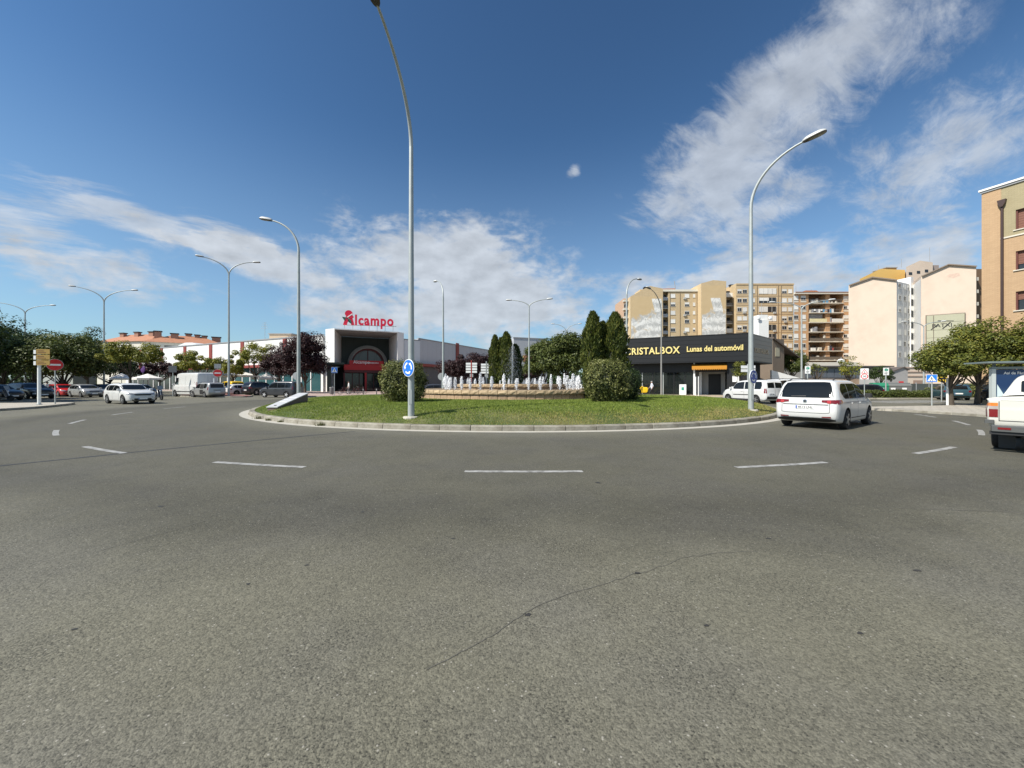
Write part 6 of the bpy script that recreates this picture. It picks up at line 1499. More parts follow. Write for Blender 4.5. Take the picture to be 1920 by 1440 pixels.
def plate_sign(label, px, py, d, w, h, n, cat='road sign', group=None, zg=.12, prad=.035, front=None):
    z = gz(py, d); r = thing('road_sign', label, cat, (gx(px, d), d, z), face_rz(*n), group)
    MB().box(-w / 2, w / 2, 0, .022, -h / 2, h / 2).build('plate', front or M_WHITE, r); post(r, h / 2 - .03, prad, zg - z); return r
def crossing(label, px, py, d, n, w=.62):
    r = plate_sign(label, px, py, d, w, w, n, group='pedestrian crossing signs')
    MB().box(-w * .47, w * .47, -.008, -.002, -w * .47, w * .47).build('blue_field', M_BLUE, r)
    MB().prism([(-w * .40, -w * .36), (w * .40, -w * .36), (0, w * .38)], -.014, -.009, 'y').build('white_triangle', M_WHITE, r)
    f = MB(); q = w
    f.lathe([(q * .05, .015), (q * .05, .019)], 10, 'y', (0, 0, q * .135))
    for pts in ([(-.035, .08), (.06, .07), (.04, -.1), (-.03, -.1)], [(-.03, -.09), (.02, -.09), (-.09, -.3), (-.15, -.3)], [(-.005, -.09), (.045, -.09), (.15, -.3), (.09, -.3)], [(-.04, .07), (-.15, -.04), (-.13, -.07), (-.02, .03)], [(.05, .06), (.14, -.06), (.12, -.085), (.04, .01)]):
        f.prism([(a * q, b * q) for a, b in pts][::-1], -.019, -.0145, 'y')
    f.build('walking_figure', M_BLACK, r)
    for i in range(4): MB().box((-.3 + .16 * i) * q, (-.22 + .16 * i) * q, -.019, -.0145, -.345 * q, -.30 * q).build('zebra_bar', M_BLACK, r)
    return r
crossing('blue pedestrian crossing sign on a pole in front of the shop entrance', 627, 694, 45.3, (.35, -.93), .66)
crossing('blue pedestrian crossing sign under the leafy street tree', 1747, 709.5, 24.4, (-.80, -.6), .48)
o = plate_sign('white warning sign with red triangle above a red speed ring', 1621, 701, 35, 0.56, .98, (-.55, -.83))
MB().prism([(-.25, .04), (.25, .04), (0, .44)], -.006, -.001, 'y').build('red_triangle', M_RED, o); MB().prism([(-.17, .085), (.17, .085), (0, .36)], -.010, -.0065, 'y').build('white_triangle', M_WHITE, o)
MB().box(-.02, .02, -.014, -.0105, .11, .24).build('mark', M_BLACK, o)
MB().lathe([(.25, .001), (.25, .006)], 28, 'y', (0, 0, -.23)).build('red_ring', M_RED, o); MB().lathe([(.185, .0065), (.185, .010)], 28, 'y', (0, 0, -.23)).build('white_field', M_WHITE, o)
flat_text('30', .24, M_BLACK, o, (0, -.013, -.31), name='numeral', bold=.004)
for px, py, d, lab in ((1514.5, 693.5, 40.5, 'white notice board with green emblem on a post behind the white vans'), (1661.5, 696.5, 40.5, 'white notice board with green emblem on a white post beside the grey shed')):
    o = plate_sign(lab, px, py, d, .48, .78, (-.35, -.94), 'notice board', 'white and green notice boards', prad=.06)
    MB().prism([(-.13, .05), (.14, .05), (.17, .22), (0, .34), (-.13, .26)], -.006, -.001, 'y').build('green_emblem', M_GREEN, o)
    for i in range(2): MB().box(-.15, .15 - .05 * i, -.006, -.001, -.17 - .1 * i, -.12 - .1 * i).build('text_line', pm('text_grey', (.2, .2, .22), .5), o)
# direction post with two boards, seen edge on and half shaded
o = thing('direction_post', 'white direction post with stacked yellow brown boards at the pavement corner', 'direction sign', (gx(73.5, 25.6), 25.6, .13), 0)
MB().tube([(0, 0, 0), (0, 0, 3.62)], .085, 14).build('post', pm('white_paint_post', (.78, .79, .76), .5), o, smooth=50)
M_BOARD = pm('board_ochre', (0.34, 0.22, 0.05), .5, .15, 3)
for i, zz in enumerate((2.78, 3.15, 3.52)):
    b = MB(); b.box(-.06, .72, -.13, -.10, zz - .16, zz + .16); b.build('board', M_BOARD, o, rotz=R(8)); MB().box(-.20, -.065, -.14, -.09, zz - .16, zz + .10).build('board_end', M_WHITE, o, rotz=R(8))
    # its worn lettering bars
    for j in range(2): MB().box(.02, .5 - .12 * j, -.137, -.131, zz - .08 + .11 * j, zz - .04 + .11 * j).build('text_line', pm('board_text', (.16, .07, .03), .6), o, rotz=R(8))
MB().box(-.1, .1, -.1, .1, 0, .05).build('foot', M_GALV, o)
# stacked boards seen from behind
for px, py, d, lab, mt in ((884, 689, 46, 'stacked direction boards on a red post seen from behind', pm('red_post', (.35, .05, .04), .5)), (912, 690.5, 47, 'stacked direction boards on a grey post seen from behind', M_GALV)):
    z = gz(py, d); o = thing('direction_sign', lab, 'direction sign', (gx(px, d), d, 0.1), 0, 'stacked direction boards')
    MB().tube([(0, 0, 0), (0, 0, z + .75)], .07, 10).build('post', mt, o)
    for i in range(4):
        for sx in (-1, 1): MB().box(min(sx * .08, sx * .66), max(sx * .08, sx * .66), -.05, -.02, z - .62 + .32 * i - .12, z - .62 + .32 * i + .12).build('board', M_WHITE, o)
    for sx in (-1, 1): MB().box(min(sx * .04, sx * .2), max(sx * .04, sx * .2), -.05, -.02, z - 1.25, z - .85).build('small_board', M_BACK, o)
for px, py, d, lab in ((556, 705, 44.2, 'round sign seen from behind beside the dark grey car'), (828, 706, 46.5, 'round sign seen from behind near the fountain')):
    z = gz(py, d); o = thing('road_sign', lab, 'road sign', (gx(px, d), d, z), R(180), 'round signs seen from behind')
    MB().lathe([(.45, .02), (.45, 0)], 28, 'y').build('plate', M_BACK, o); post(o, .3, z=.1 - z, y=.06)
o = plate_sign('dark board on a brown post seen from behind before the white van', 323.5, 692, 43.5, .8, .72, (.2, -1), front=pm('board_dark', (.08, .09, .10), .6)); 
o = thing('sign_post', 'plain white post beside the leafy street tree', 'post', (gx(1776.5, 24.9), 24.9, .13)); MB().tube([(0, 0, 0), (0, 0, 1.72)], .065, 12).build('post', pm('white_paint_post', (.78, .79, .76), .5), o, smooth=50)
MB().lathe([(.065, 1.72), (.05, 1.76)], 12).build('cap', M_WHITE, o)
o = plate_sign('yellow board with dark marks behind the crossing sign', 1766, 703, 30, .62, 1.1, (-.5, -.86), front=M_YELS)
MB().prism([(-.2, .1), (.2, .15), (.05, .4), (-.15, .35)], -.006, -.001, 'y').build('mark', M_BLACK, o); MB().box(-.2, .22, -.006, -.001, -.35, -.2).build('mark', M_BLACK, o)

# bollards, bin
for px, lab in ((681, 'grey bollard before the red entrance door, nearer the crossing sign'), (706, 'grey bollard before the entrance, next to the round bush')):
    o = thing('bollard', lab, 'bollard', (gx(px, 50), 50, .12), 0, 'bollards before the shop entrance')
    MB().lathe([(.06, 0), (.06, .72), (.075, .74), (.075, .8), (.03, .84)], 12).build('shaft', pm('bollard_grey', (.10, .10, .10), .5), o, smooth=40); MB().lathe([(.063, .6), (.063, .66)], 12).build('band', M_WHITE, o)
o = thing('litter_bin', 'grey litter bin beside the crossing sign', 'bin', (gx(622, 48), 48, .12))
MB().lathe([(.18, .1), (.24, .2), (.25, .92), (.21, .95)], 14).build('drum', pm('bin_grey', (.17, .17, .17), .5), o, smooth=40); MB().tube([(0, .26, 0), (0, .26, 1.1)], .03, 8).build('post', M_GALV, o); MB().lathe([(.26, .93), (.26, .98)], 14).build('rim', M_LHEAD, o)

# ------------------------------------------------------------------ people
M_SKIN = pm('skin', (.42, .25, .17), .6); M_HAIR = pm('hair_dark', (.03, .022, .018), .7); M_SHOE = pm('shoe', (.04, .035, .03), .6)
def person(label, loc, rotz, shirt, legs, stride=.34, H=1.68, hair=M_HAIR, seat=False, lean=.0):
    r = thing('person', label, 'person', loc, rotz)
    k = H / 1.70
    hip = .90 if not seat else 1.0
    J = {'pel': (0, 0, hip), 'sp': (lean * .35, 0, hip + .26), 'ch': (lean * .8, 0, hip + .45), 'nk': (lean, 0, hip + .59), 'hd': (lean + .03, 0, hip + .70), 'ht': (lean + .02, 0, hip + .78)}
    E = [('pel', 'sp'), ('sp', 'ch'), ('ch', 'nk'), ('nk', 'hd'), ('hd', 'ht')]
    rad = {'pel': (.15, .115), 'sp': (.15, .11), 'ch': (.17, .115), 'nk': (.058, .058), 'hd': (.095, .085), 'ht': (.075, .07)}
    for sg, nm in ((1, 'l'), (-1, 'r')):
        f = stride * sg
        J['hp' + nm] = (0, .095 * sg, hip - .06); rad['hp' + nm] = (.095, .095)
        if seat:
            J['kn' + nm] = (.38, .12 * sg, hip - .22 - .12 * sg); J['an' + nm] = (.25, .12 * sg, hip - .62 - .14 * sg)
        else:
            J['kn' + nm] = (f * .55 + .06, .09 * sg, .48); J['an' + nm] = (f * 1.0 - (.06 if f < 0 else 0), .09 * sg, .09 if f > 0 else .13)
        J['to' + nm] = (J['an' + nm][0] + .17, .10 * sg, J['an' + nm][2] - (.05 if f > 0 else .085))
        rad['kn' + nm] = (.062, .062); rad['an' + nm] = (.045, .045); rad['to' + nm] = (.036, .036)
        J['sh' + nm] = (lean * .85, .185 * sg, hip + .50); rad['sh' + nm] = (.064, .064)
        J['el' + nm] = ((lean - f * .32 - .03, .235 * sg, hip + .24) if not seat else (lean + .18, .23 * sg, hip + .26)); rad['el' + nm] = (.046, .046)
        J['wr' + nm] = ((lean - f * .45 + .12, .225 * sg, hip + .02) if not seat else (lean + .40, .22 * sg, hip + .18)); rad['wr' + nm] = (.034, .034)
        J['ha' + nm] = ((lean - f * .48 + .17, .225 * sg, hip - .06) if not seat else (lean + .47, .22 * sg, hip + .16)); rad['ha' + nm] = (.036, .026)
        E += [('pel', 'hp' + nm), ('hp' + nm, 'kn' + nm), ('kn' + nm, 'an' + nm), ('an' + nm, 'to' + nm), ('ch', 'sh' + nm), ('sh' + nm, 'el' + nm), ('el' + nm, 'wr' + nm), ('wr' + nm, 'ha' + nm)]
    names = list(J); me = bpy.data.meshes.new('body'); me.from_pydata([J[n] for n in names], [(names.index(a), names.index(b)) for a, b in E], [])
    tmp = bpy.data.objects.new('tmp', me); COL.objects.link(tmp)
    md = tmp.modifiers.new('skin', 'SKIN'); md.use_smooth_shade = True
    for i, n in enumerate(names):
        tmp.data.skin_vertices[0].data[i].radius = rad[n]
    tmp.data.skin_vertices[0].data[names.index('pel')].use_root = True
    sb = tmp.modifiers.new('sub', 'SUBSURF'); sb.levels = 2; sb.render_levels = 2
    dg = bpy.context.evaluated_depsgraph_get(); dg.update(); out = bpy.data.meshes.new_from_object(tmp.evaluated_get(dg))
    bpy.data.objects.remove(tmp)
    out.materials.clear()
    for m in (M_SKIN, shirt, legs, M_SHOE): out.materials.append(m)
    wz = hip - .03
    for p in out.polygons:
        c = p.center; arm = abs(c.y) > .165 and c.z < hip + .5
        i = 0
        if c.z < .11 and not seat: i = 3
        elif c.z < wz and not (arm and c.z > hip - .2): i = 2
        elif arm: i = 1 if c.z > hip + .20 else 0
        elif c.z < hip + .565: i = 1
        p.material_index = i
    out.transform(Matrix.Scale(k, 4)); out.name = 'body'; link('body', out, r)
    h = MB(); h.ball((lean + .005, 0, hip + .735), .112, 14, 9, (1, .9, .88)); h.build('hair', hair, r, smooth=60).scale = (k, k, k)
    n = MB(); n.ball((lean + .125, 0, hip + .69), .016, 8, 5, (1.3, .8, 1.2)); n.build('nose', M_SKIN, r).scale = (k, k, k)
    for sg in (1, -1): e = MB(); e.ball((lean + .118, .034 * sg, hip + .715), .011, 8, 5); e.build('eye', M_BLACK, r).scale = (k, k, k)
    for sg in (1, -1):
        w = J['ha' + ('l' if sg > 0 else 'r')]
        f = MB()
        for q in range(4): f.tube([(w[0] + .01 * q - .015, w[1], w[2] - .01), (w[0] + .012 * q - .008, w[1] - .006 * sg, w[2] - .075 + .006 * abs(q - 1.5))], [.010, .007], 5)
        f.tube([(w[0] + .025, w[1], w[2] + .01), (w[0] + .055, w[1] - .01 * sg, w[2] - .035)], [.011, .008], 5)
        f.build('fingers', M_SKIN, r).scale = (k, k, k)
    return r
M_SHW = pm('shirt_pale', (.62, .66, .74), .8, .08, 6); M_SHWH = pm('shirt_white', (.80, .80, .78), .8, .06, 6)
M_TRD = pm('trousers_dark', (.022, .022, .028), .8); M_TRG = pm('trousers_grey', (.18, .18, .19), .8); M_GREYH = pm('hair_grey', (.28, .27, .26), .7)
person('person in pale shirt and dark trousers walking past the black shop window', (gx(1222, 45), 45, .12), R(172), M_SHW, M_TRD, .30, 1.70, M_GREYH)
person('person in white shirt standing among the bicycles by the large purple tree', (gx(654, 52), 52, .12), R(200), M_SHWH, M_TRG, .10, 1.74)
person('person in white shirt walking between parked cars behind the direction post', (gx(88, 43), 43, .0), R(20), M_SHWH, M_TRD, .22, 1.74)

# ------------------------------------------------------------------ vehicles
def paint(name, col, rough=.32, metal=0.0): return pm(name, col, rough, .03, 2, metal=metal, coat=.6, spec=.5)
P_WHITE = paint('car_white', (.62, .62, .605)); P_SILV = paint('car_silver', (.40, .40, .39), .35, .5); P_BLK = paint('car_black', (.012, .013, .017)); P_RED = paint('car_red', (.50, .015, .02))
P_DGR = paint('car_dark_grey', (.035, .038, .045)); P_YEL = paint('car_yellow', (.80, .52, .01)); P_NAVY = paint('car_navy', (.015, .03, .055)); P_TEAL = paint('car_teal', (.03, .075, .10)); P_CREAM = paint('car_cream', (.60, .59, .53))
M_CHROME = pm('chrome', (.6, .6, .6), .18, .05, 4, metal=.9); M_UNDER = pm('underbody', (.012, .012, .012), .9)

def pchip(xs, ys, xq):
    xs, ys = np.array(xs, float), np.array(ys, float); h = np.diff(xs); dl = np.diff(ys) / h
    m = np.zeros_like(ys); m[0], m[-1] = dl[0], dl[-1]
    for i in range(1, len(xs) - 1):
        if dl[i - 1] * dl[i] > 0:
            w1, w2 = 2 * h[i] + h[i - 1], h[i] + 2 * h[i - 1]; m[i] = (w1 + w2) / (w1 / dl[i - 1] + w2 / dl[i])
    k = np.clip(np.searchsorted(xs, xq) - 1, 0, len(h) - 1); t = (xq - xs[k]) / h[k]
    return ((1 + 2 * t) * (1 - t) ** 2) * ys[k] + t * (1 - t) ** 2 * h[k] * m[k] + t * t * (3 - 2 * t) * ys[k + 1] + t * t * (t - 1) * h[k] * m[k + 1]

class Car:
    """a car body lofted from stations (x from the rear bumper, y half width, z up); parts are laid on its surface by rays"""
    def __init__(s, L, W, H, belt, cowl, xcowl, hood, xtop, rake=.25, rw=.74, gc=.2, wr=.32, xr=.85, xf=None, stations=None, cavity=None, bulge=.03):
        s.L, s.W, s.H, s.belt, s.rake, s.wr, s.xr, s.gc = L, W, H, belt, rake, wr, xr, gc; s.xf = xf or L - .86; s.bulge = bulge
        h = W / 2; r = h * rw
        if stations is None:
            st = [(0, .40, belt - .16, H - .17, h * .83, r * .88), (.045, .33, belt - .07, H - .075, h * .92, r * .95), (.22, .23, belt, H - .028, h * .985, r * .995), (.7, gc, belt, H - .006, h, r), (xtop - .75, gc, belt - .01, H, h, r), (xtop, gc, belt - .025, H - .075, h, r * .965)]
            mx = (xtop + xcowl) / 2
            st += [(mx, gc, belt - .05, cowl + (H - .075 - cowl) * .53, h, r * .5 + h * .41), (xcowl, gc, cowl - .10, cowl, h * .995, h * .84), (xcowl + .14, gc, cowl - .11, cowl - .015, h * .99, h * .84), ((xcowl + L) / 2, gc, (cowl + hood) / 2 - .12, (cowl + hood) / 2 + .01, h * .975, h * .80), (L - .30, gc + .01, hood - .15, hood - .01, h * .90, h * .68), (L - .08, gc + .05, hood - .24, hood - .10, h * .78, h * .56), (L, gc + .13, hood - .32, hood - .22, h * .66, h * .46)]
        else: st = stations
        s.st = st; xs = [q[0] for q in st]
        s.q = lambda i, x: pchip(xs, [t[i] for t in st], np.array(x, float))
        s.parts = []; s.body(cavity)
    def top(s, x): return float(s.q(3, [x])[0])
    def body(s, cavity):
        xs = np.unique(np.concatenate([[q[0] for q in s.st], np.linspace(0, s.L, 50), np.linspace(0, .3, 7), np.linspace(s.L - .35, s.L, 7)]))
        zb, zl, zt, w, r = (s.q(i, xs) for i in range(1, 6)); rows = []
        for i, x in enumerate(xs):
            mid = zb[i] + (zl[i] - zb[i]) * .52
            pts = [(0, zb[i]), (w[i] * .80, zb[i]), (w[i] * .955, zb[i] + .05), (w[i] * .995 + .004, mid), (w[i] + .002, zl[i] - .09), (w[i] * .975, zl[i]), (w[i] + (r[i] - w[i]) * .50, zl[i] + (zt[i] - zl[i]) * .55), (r[i] * 1.02, zt[i] - min(.07, (zt[i] - zl[i]) * .3)), (r[i] * .86, zt[i] - .008), (r[i] * .45, zt[i] + .018), (0, zt[i] + .026)]
            P = np.array(pts); t = np.arange(len(P)); tt = []
            for a in range(len(P) - 1): tt += list(a + np.arange(3) / 3)
            tt.append(len(P) - 1); tt = np.array(tt)
            rows.append(np.stack([pchip(t, P[:, 0], tt), pchip(t, P[:, 1], tt)], 1))
        G = np.array(rows); nx, nv = G.shape[:2]; s_b = s.belt
        V = []; 
        for i, x in enumerate(xs):
            for y, z in G[i]:
                sh = s.rake * max(0, (z - s_b) / (s.H - s_b)) ** 1.15 * max(0, 1 - x / 1.1) - s.bulge * max(0, 1 - abs(z - .55) / .3) * max(0, 1 - x / .3)
                V.append((x + sh, y, z))
        nl = len(V); V += [(a, -b, c) for a, b, c in V]
        ix = lambda i, j, sd: (i * nv + j) + sd * nl
        Fc = []
        for i in range(nx - 1):
            for j in range(nv - 1):
                Fc.append((ix(i, j, 0), ix(i + 1, j, 0), ix(i + 1, j + 1, 0), ix(i, j + 1, 0))); Fc.append((ix(i, j, 1), ix(i, j + 1, 1), ix(i + 1, j + 1, 1), ix(i + 1, j, 1)))
        for i in (0, nx - 1):
            for j in range(nv - 1): Fc.append((ix(i, j, 0), ix(i, j + 1, 0), ix(i, j + 1, 1), ix(i, j, 1)))
        bm = bmesh.new(); vs_ = [bm.verts.new(v) for v in V]
        for f in Fc: bm.faces.new([vs_[k] for k in f])
        bmesh.ops.remove_doubles(bm, verts=bm.verts, dist=1e-4); bmesh.ops.recalc_face_normals(bm, faces=bm.faces)
        bm.normal_update(); s.bvh = BVHTree.FromBMesh(bm)
        me = bpy.data.meshes.new('body'); bm.to_mesh(me); bm.free()
        c = MB()
        for x in (s.xr, s.xf):
            for sg in (-1, 1): c.lathe([(s.wr + .065, -.2), (s.wr + .065, .2)], 28, 'y', (x, sg * (s.W / 2 - .08), s.wr + .01))
        if cavity: c.box(*cavity)
        cut = c.build('cut', M_UNDER); tmp = link('tmp', me); me.materials.append(P_WHITE); me.materials.append(M_UNDER)
        bm2 = bmesh.new(); bm2.from_mesh(cut.data); bmesh.ops.recalc_face_normals(bm2, faces=bm2.faces); bm2.to_mesh(cut.data); bm2.free()
        cut.data.materials.clear(); cut.data.materials.append(P_WHITE); cut.data.materials.append(M_UNDER); cut.data.polygons.foreach_set('material_index', [1] * len(cut.data.polygons))
        md = tmp.modifiers.new('b', 'BOOLEAN'); md.object = cut; md.operation = 'DIFFERENCE'; md.solver = 'EXACT'
        dg = bpy.context.evaluated_depsgraph_get(); dg.update(); s.mesh = bpy.data.meshes.new_from_object(tmp.evaluated_get(dg)); s.mesh.name = 'body'
        bpy.data.objects.remove(tmp); bpy.data.objects.remove(cut)
        finish(s.mesh, 38)
    def hit(s, o, d, off):
        h = s.bvh.ray_cast(Vector(o), Vector(d), 12)
        if h[0] is None: return None
        return h[0] + (h[1] if h[1].dot(Vector(d)) < 0 else -h[1]) * off
    def patch(s, name, side, stn, mat, nv=5, dens=.09, off=.006, mirror=False, sub=None):
        """stn: list of (s, lo, hi) along x (side) or y (rear, front)"""
        st = []
        for a, b in zip(stn, stn[1:]):
            n = max(1, int(abs(b[0] - a[0]) / dens))
            for i in range(n):
                t = i / n; st.append([a[k] + (b[k] - a[k]) * t for k in range(3)])
        st.append(list(stn[-1])); grid = []
        for p, lo, hi in st:
            col = []
            for j in range(nv):
                z = lo + (hi - lo) * j / (nv - 1)
                if side in ('L', 'R'): q = s.hit((p, 3 if side == 'L' else -3, z), (0, -1 if side == 'L' else 1, 0), off)
                elif side == 'rear': q = s.hit((-3, p, z), (1, 0, 0), off)
                else: q = s.hit((s.L + 3, p, z), (-1, 0, 0), off)
                col.append(q)
            grid.append(col)
        m = MB(); idx = {}
        for i, col in enumerate(grid):
            for j, q in enumerate(col):
                if q is not None: idx[i, j] = m.addv([q])
        for i in range(len(grid) - 1):
            for j in range(nv - 1):
                k = [(i, j), (i + 1, j), (i + 1, j + 1), (i, j + 1)]
                if all(a in idx for a in k):
                    f = [idx[a] for a in k]
                    m.face(f if side in ('R', 'rear') and side != 'rear' else f)
        s.parts.append((name, m, mat, sub)); 
        if mirror:
            if side in ('L', 'R'): s.patch(name, 'L' if side == 'R' else 'R', stn, mat, nv, dens, off)
            else: s.patch(name, side, [(-a, b, c) for a, b, c in stn][::-1], mat, nv, dens, off)
    def side_window(s, x0, x1, mat=None, lo=None, inset=.125, taper0=.0, taper1=.0, z1=None):
        lo = s.belt + .025 if lo is None else lo; n = 14; st = []
        for i in range(n + 1):
            x = x0 + (x1 - x0) * i / n; hi = min(s.top(x) - inset, z1 or 9)
            k = 0
            if taper0 and x - x0 < taper0: k = (1 - (x - x0) / taper0) ** 2
            if taper1 and x1 - x < taper1: k = max(k, (1 - (x1 - x) / taper1) ** 2)
            l2 = lo + (hi - lo) * .45 * k
            st.append((x, l2, max(l2 + .015, hi - (hi - lo) * .40 * k)))
        s.patch('side_window', 'L', st, mat or M_GLASS, 5, .08, .004, mirror=True)
    def seam(s, x, z0, z1, x1=None):
        x1 = x if x1 is None else x1
        s.patch('door_gap', 'L', [(x - .007, z0, z1), (x + .007, z0, z1)], M_TRIM, 9, .02, .0025, mirror=True)
    def line(s, x0, x1, z, mat=None, t=.012, name='door_gap'):
        s.patch(name, 'L', [(x0, z - t / 2, z + t / 2), (x1, z - t / 2, z + t / 2)], mat or M_TRIM, 2, .12, .003, mirror=True)
    def finish(s, name, label, loc, rotz, pmat, group=None, plate=None, rim=None, cat='car', handles=(), mirrors=True, rails=None, plate_z=None, plate_front=True, plate_y=0.0, mirmat=None):
        r = thing(name, label, cat, loc, rotz, group)
        s.mesh.materials[0] = pmat
        link('body', s.mesh, r); last = {}
        for nm, m, mat, sub in s.parts:
            o = m.build(nm, mat, r if not sub else last.get(sub, r), smooth=60); last[nm] = o
        h = s.W / 2
        for x in (s.xr, s.xf):
            for sg in (-1, 1):
                t = MB(); w = s.wr
                t.lathe([(w * .62, -.10), (w * .93, -.105), (w, -.07), (w, .07), (w * .93, .105), (w * .62, .10)], 28, 'y')
                tw = t.build('wheel', M_TYRE, r, (x, sg * (h - .105), w), smooth=40)
                q = MB(); q.lathe([(w * .66, -.085), (w * .66, .07), (w * .60, .10)], 24, 'y')
                for k in range(5):
                    a = 2 * math.pi * k / 5
                    q.M = Matrix.Rotation(a, 4, 'Y'); q.box(w * .08, w * .6, -.115, -.09, -w * .10, w * .10); q.M = None
                q.lathe([(w * .16, .09), (w * .14, .118)], 14, 'y')
                rm = q.build('rim', rim or M_RIM, tw, smooth=40); rm.rotation_euler.z = 0 if sg < 0 else math.pi
                d = MB(); d.lathe([(w * .61, .101), (w * .61, .1015)], 20, 'y'); dd = d.build('brake_shadow', M_UNDER, tw); dd.rotation_euler.z = 0 if sg < 0 else math.pi
        if mirrors:
            xm = [q[0] for q in s.st if q[3] > s.belt + .18][-1] + .22
            for sg in (-1, 1):
                y = float(s.q(4, [xm])[0]) * .97
                m = MB(); m.box(-.07, .07, -.10, .10, -.075, .075, .03); m.build('mirror', mirmat or pmat, r, (xm, sg * (y + .055), s.belt + .09)); MB().box(-.02, .02, -.07, .07, -.02, .02).build('mirror_arm', M_TRIM, r, (xm, sg * (y + .0), s.belt + .03))
        for x in handles:
            for sg in (-1, 1):
                q = s.hit((x, 3 * sg, s.belt - .13), (0, -sg, 0), .012)
                if q: MB().box(-.10, .10, -.014, .014, -.016, .016).build('door_handle', pmat, r, q)
        if rails:
            for sg in (-1, 1):
                P = []
                for i in range(9):
                    x = rails[0] + (rails[1] - rails[0]) * i / 8; y = float(s.q(5, [x])[0]) * .86
                    P.append((x, sg * y, s.top(x) + (.055 if 0 < i < 8 else .0)))
                MB().tube(P, .018, 6).build('roof_rail', M_TRIM, r, smooth=50)
        if plate is not None:
            for fr in ((0, 1) if plate_front else (0,)):
                z = (plate_z or .62) if not fr else .42
                q = s.hit((-3, plate_y, z), (1, 0, 0), .012) if not fr else s.hit((s.L + 3, 0, z), (-1, 0, 0), .012)
                if q is None: continue
                pl_ = MB(); pl_.box(-.26, .26, -.008, .008, -.055, .055); o = pl_.build('number_plate', M_PLATE, r, q, -math.pi / 2 if not fr else math.pi / 2)
                MB().box(-.255, -.215, -.0115, -.0085, -.05, .05).build('plate_band', M_EU, o)
                if plate: flat_text(plate, .10, M_BLACK, o, (.02, -.0095, -.036), name='plate_number', bold=.002, extrude=.001)
        return r

M_HEAD = pm('headlight_lens', (.20, .21, .23), .08, .3, 9, coat=.8)
def lights(c, tz0, tz1, tw, fz0, fz1, fw, wrap=.16, tin=None, mat=None):
    h = c.W / 2
    ym = float(c.q(4, [0.0])[0])
    c.patch('tail_light', 'rear', [(h * (1 - tw), tz0 if tin is None else tin[0], tz1 if tin is None else tin[1]), (h * .955, tz0, tz1)], mat or M_TAIL, 5, .05, .008, mirror=True)
    c.patch('tail_light', 'L', [(.10, tz0, tz1), (.10 + wrap, tz0 + .02, tz1)], mat or M_TAIL, 5, .05, .009, mirror=True)
    yf = float(c.q(4, [c.L - .06])[0])
    c.patch('headlight', 'front', [(yf * (1 - fw), fz0 + .03, fz0 + .07), (yf * .85, fz0, fz1), (h * .90, fz0 + .03, fz1 + .02)], M_HEAD, 5, .05, .010, mirror=True)

# --- the white people carrier circling the island
def build_mpv(rake=.30, L=4.53, W=1.83, H=1.64, wr=.325):
    return Car(L, W, H, .99, 1.06, 3.48, .93, 2.75, rake, .78, .19, wr, .90, 3.62)
c = build_mpv(.34)
c.side_window(.42, 1.16, taper0=.34); c.side_window(1.20, 2.08); c.side_window(2.12, 3.18, taper1=.05)
c.patch('rear_window', 'rear', [(-.74, 1.065, 1.10), (-.66, 1.055, 1.42), (-.60, 1.05, 1.545), (-.45, 1.045, 1.565), (.45, 1.045, 1.565), (.60, 1.05, 1.545), (.66, 1.055, 1.42), (.74, 1.065, 1.10)], M_GLASS, 7, .07, .006)
c.patch('windscreen', 'front', [(-.70, 1.12, 1.45), (-.5, 1.10, 1.52), (.5, 1.10, 1.52), (.70, 1.12, 1.45)], M_GLASS, 7, .07, .006)
lights(c, .845, .985, .50, .66, .80, .4, .24, (.90, .97))
c.patch('tail_lens', 'rear', [(.60, .87, .955), (.70, .86, .965)], M_TAILB, 4, .05, .011, mirror=True)
c.patch('tailgate_gap', 'rear', [(-.63, .805, .83), (.63, .805, .83)], M_TRIM, 2, .08, .006); c.patch('tailgate_gap', 'rear', [(-.66, .555, .568), (-.5, .535, .548), (.5, .535, .548), (.66, .555, .568)], M_TRIM, 2, .08, .005)
for sg in (1, -1): c.patch('tailgate_gap', 'rear', sorted([(sg * .655, .56, .86), (sg * .668, .56, .86)]), M_TRIM, 8, .05, .004)
c.patch('bumper_lip', 'rear', [(-.80, .30, .34), (-.60, .26, .385), (.60, .26, .385), (.80, .30, .34)], M_TRIM, 4, .08, .009)
c.patch('reflector', 'rear', [(.46, .405, .43), (.70, .40, .44)], M_TAIL, 3, .05, .010, mirror=True)
c.patch('badge', 'rear', [(-.055, .90, .96), (-.03, .878, .982), (.03, .878, .982), (.055, .90, .96)], M_CHROME, 4, .02, .012); c.patch('badge_field', 'rear', [(-.037, .91, .95), (-.02, .895, .965), (.02, .895, .965), (.037, .91, .95)], M_TRIM, 4, .02, .016)
c.patch('grille', 'front', [(-.45, .62, .70), (.45, .62, .70)], M_TRIM, 3, .08, .010); c.patch('air_intake', 'front', [(-.55, .36, .46), (.55, .36, .46)], M_TRIM, 3, .08, .010)
for x in (1.18, 2.10, 3.22): c.seam(x, .33, .99)
c.line(.30, 3.5, .885, M_TRIM, .008, 'crease_shade'); c.line(1.35, 3.1, .36, M_TRIM, .03, 'sill_trim')  # dark line along the flank paints the shade of a body fold
c.patch('wiper', 'rear', [(-.02, 1.085, 1.105), (.40, 1.075, 1.09)], M_TRIM, 2, .06, .016)
car1 = c.finish('people_carrier', 'white people carrier seen from behind, turning round the island', (9.85, 12.95, 0), R(36), P_WHITE, plate='8515 LNL', handles=(1.42, 2.36), rails=(.55, 2.6), plate_z=.73, mirmat=M_TRIM)

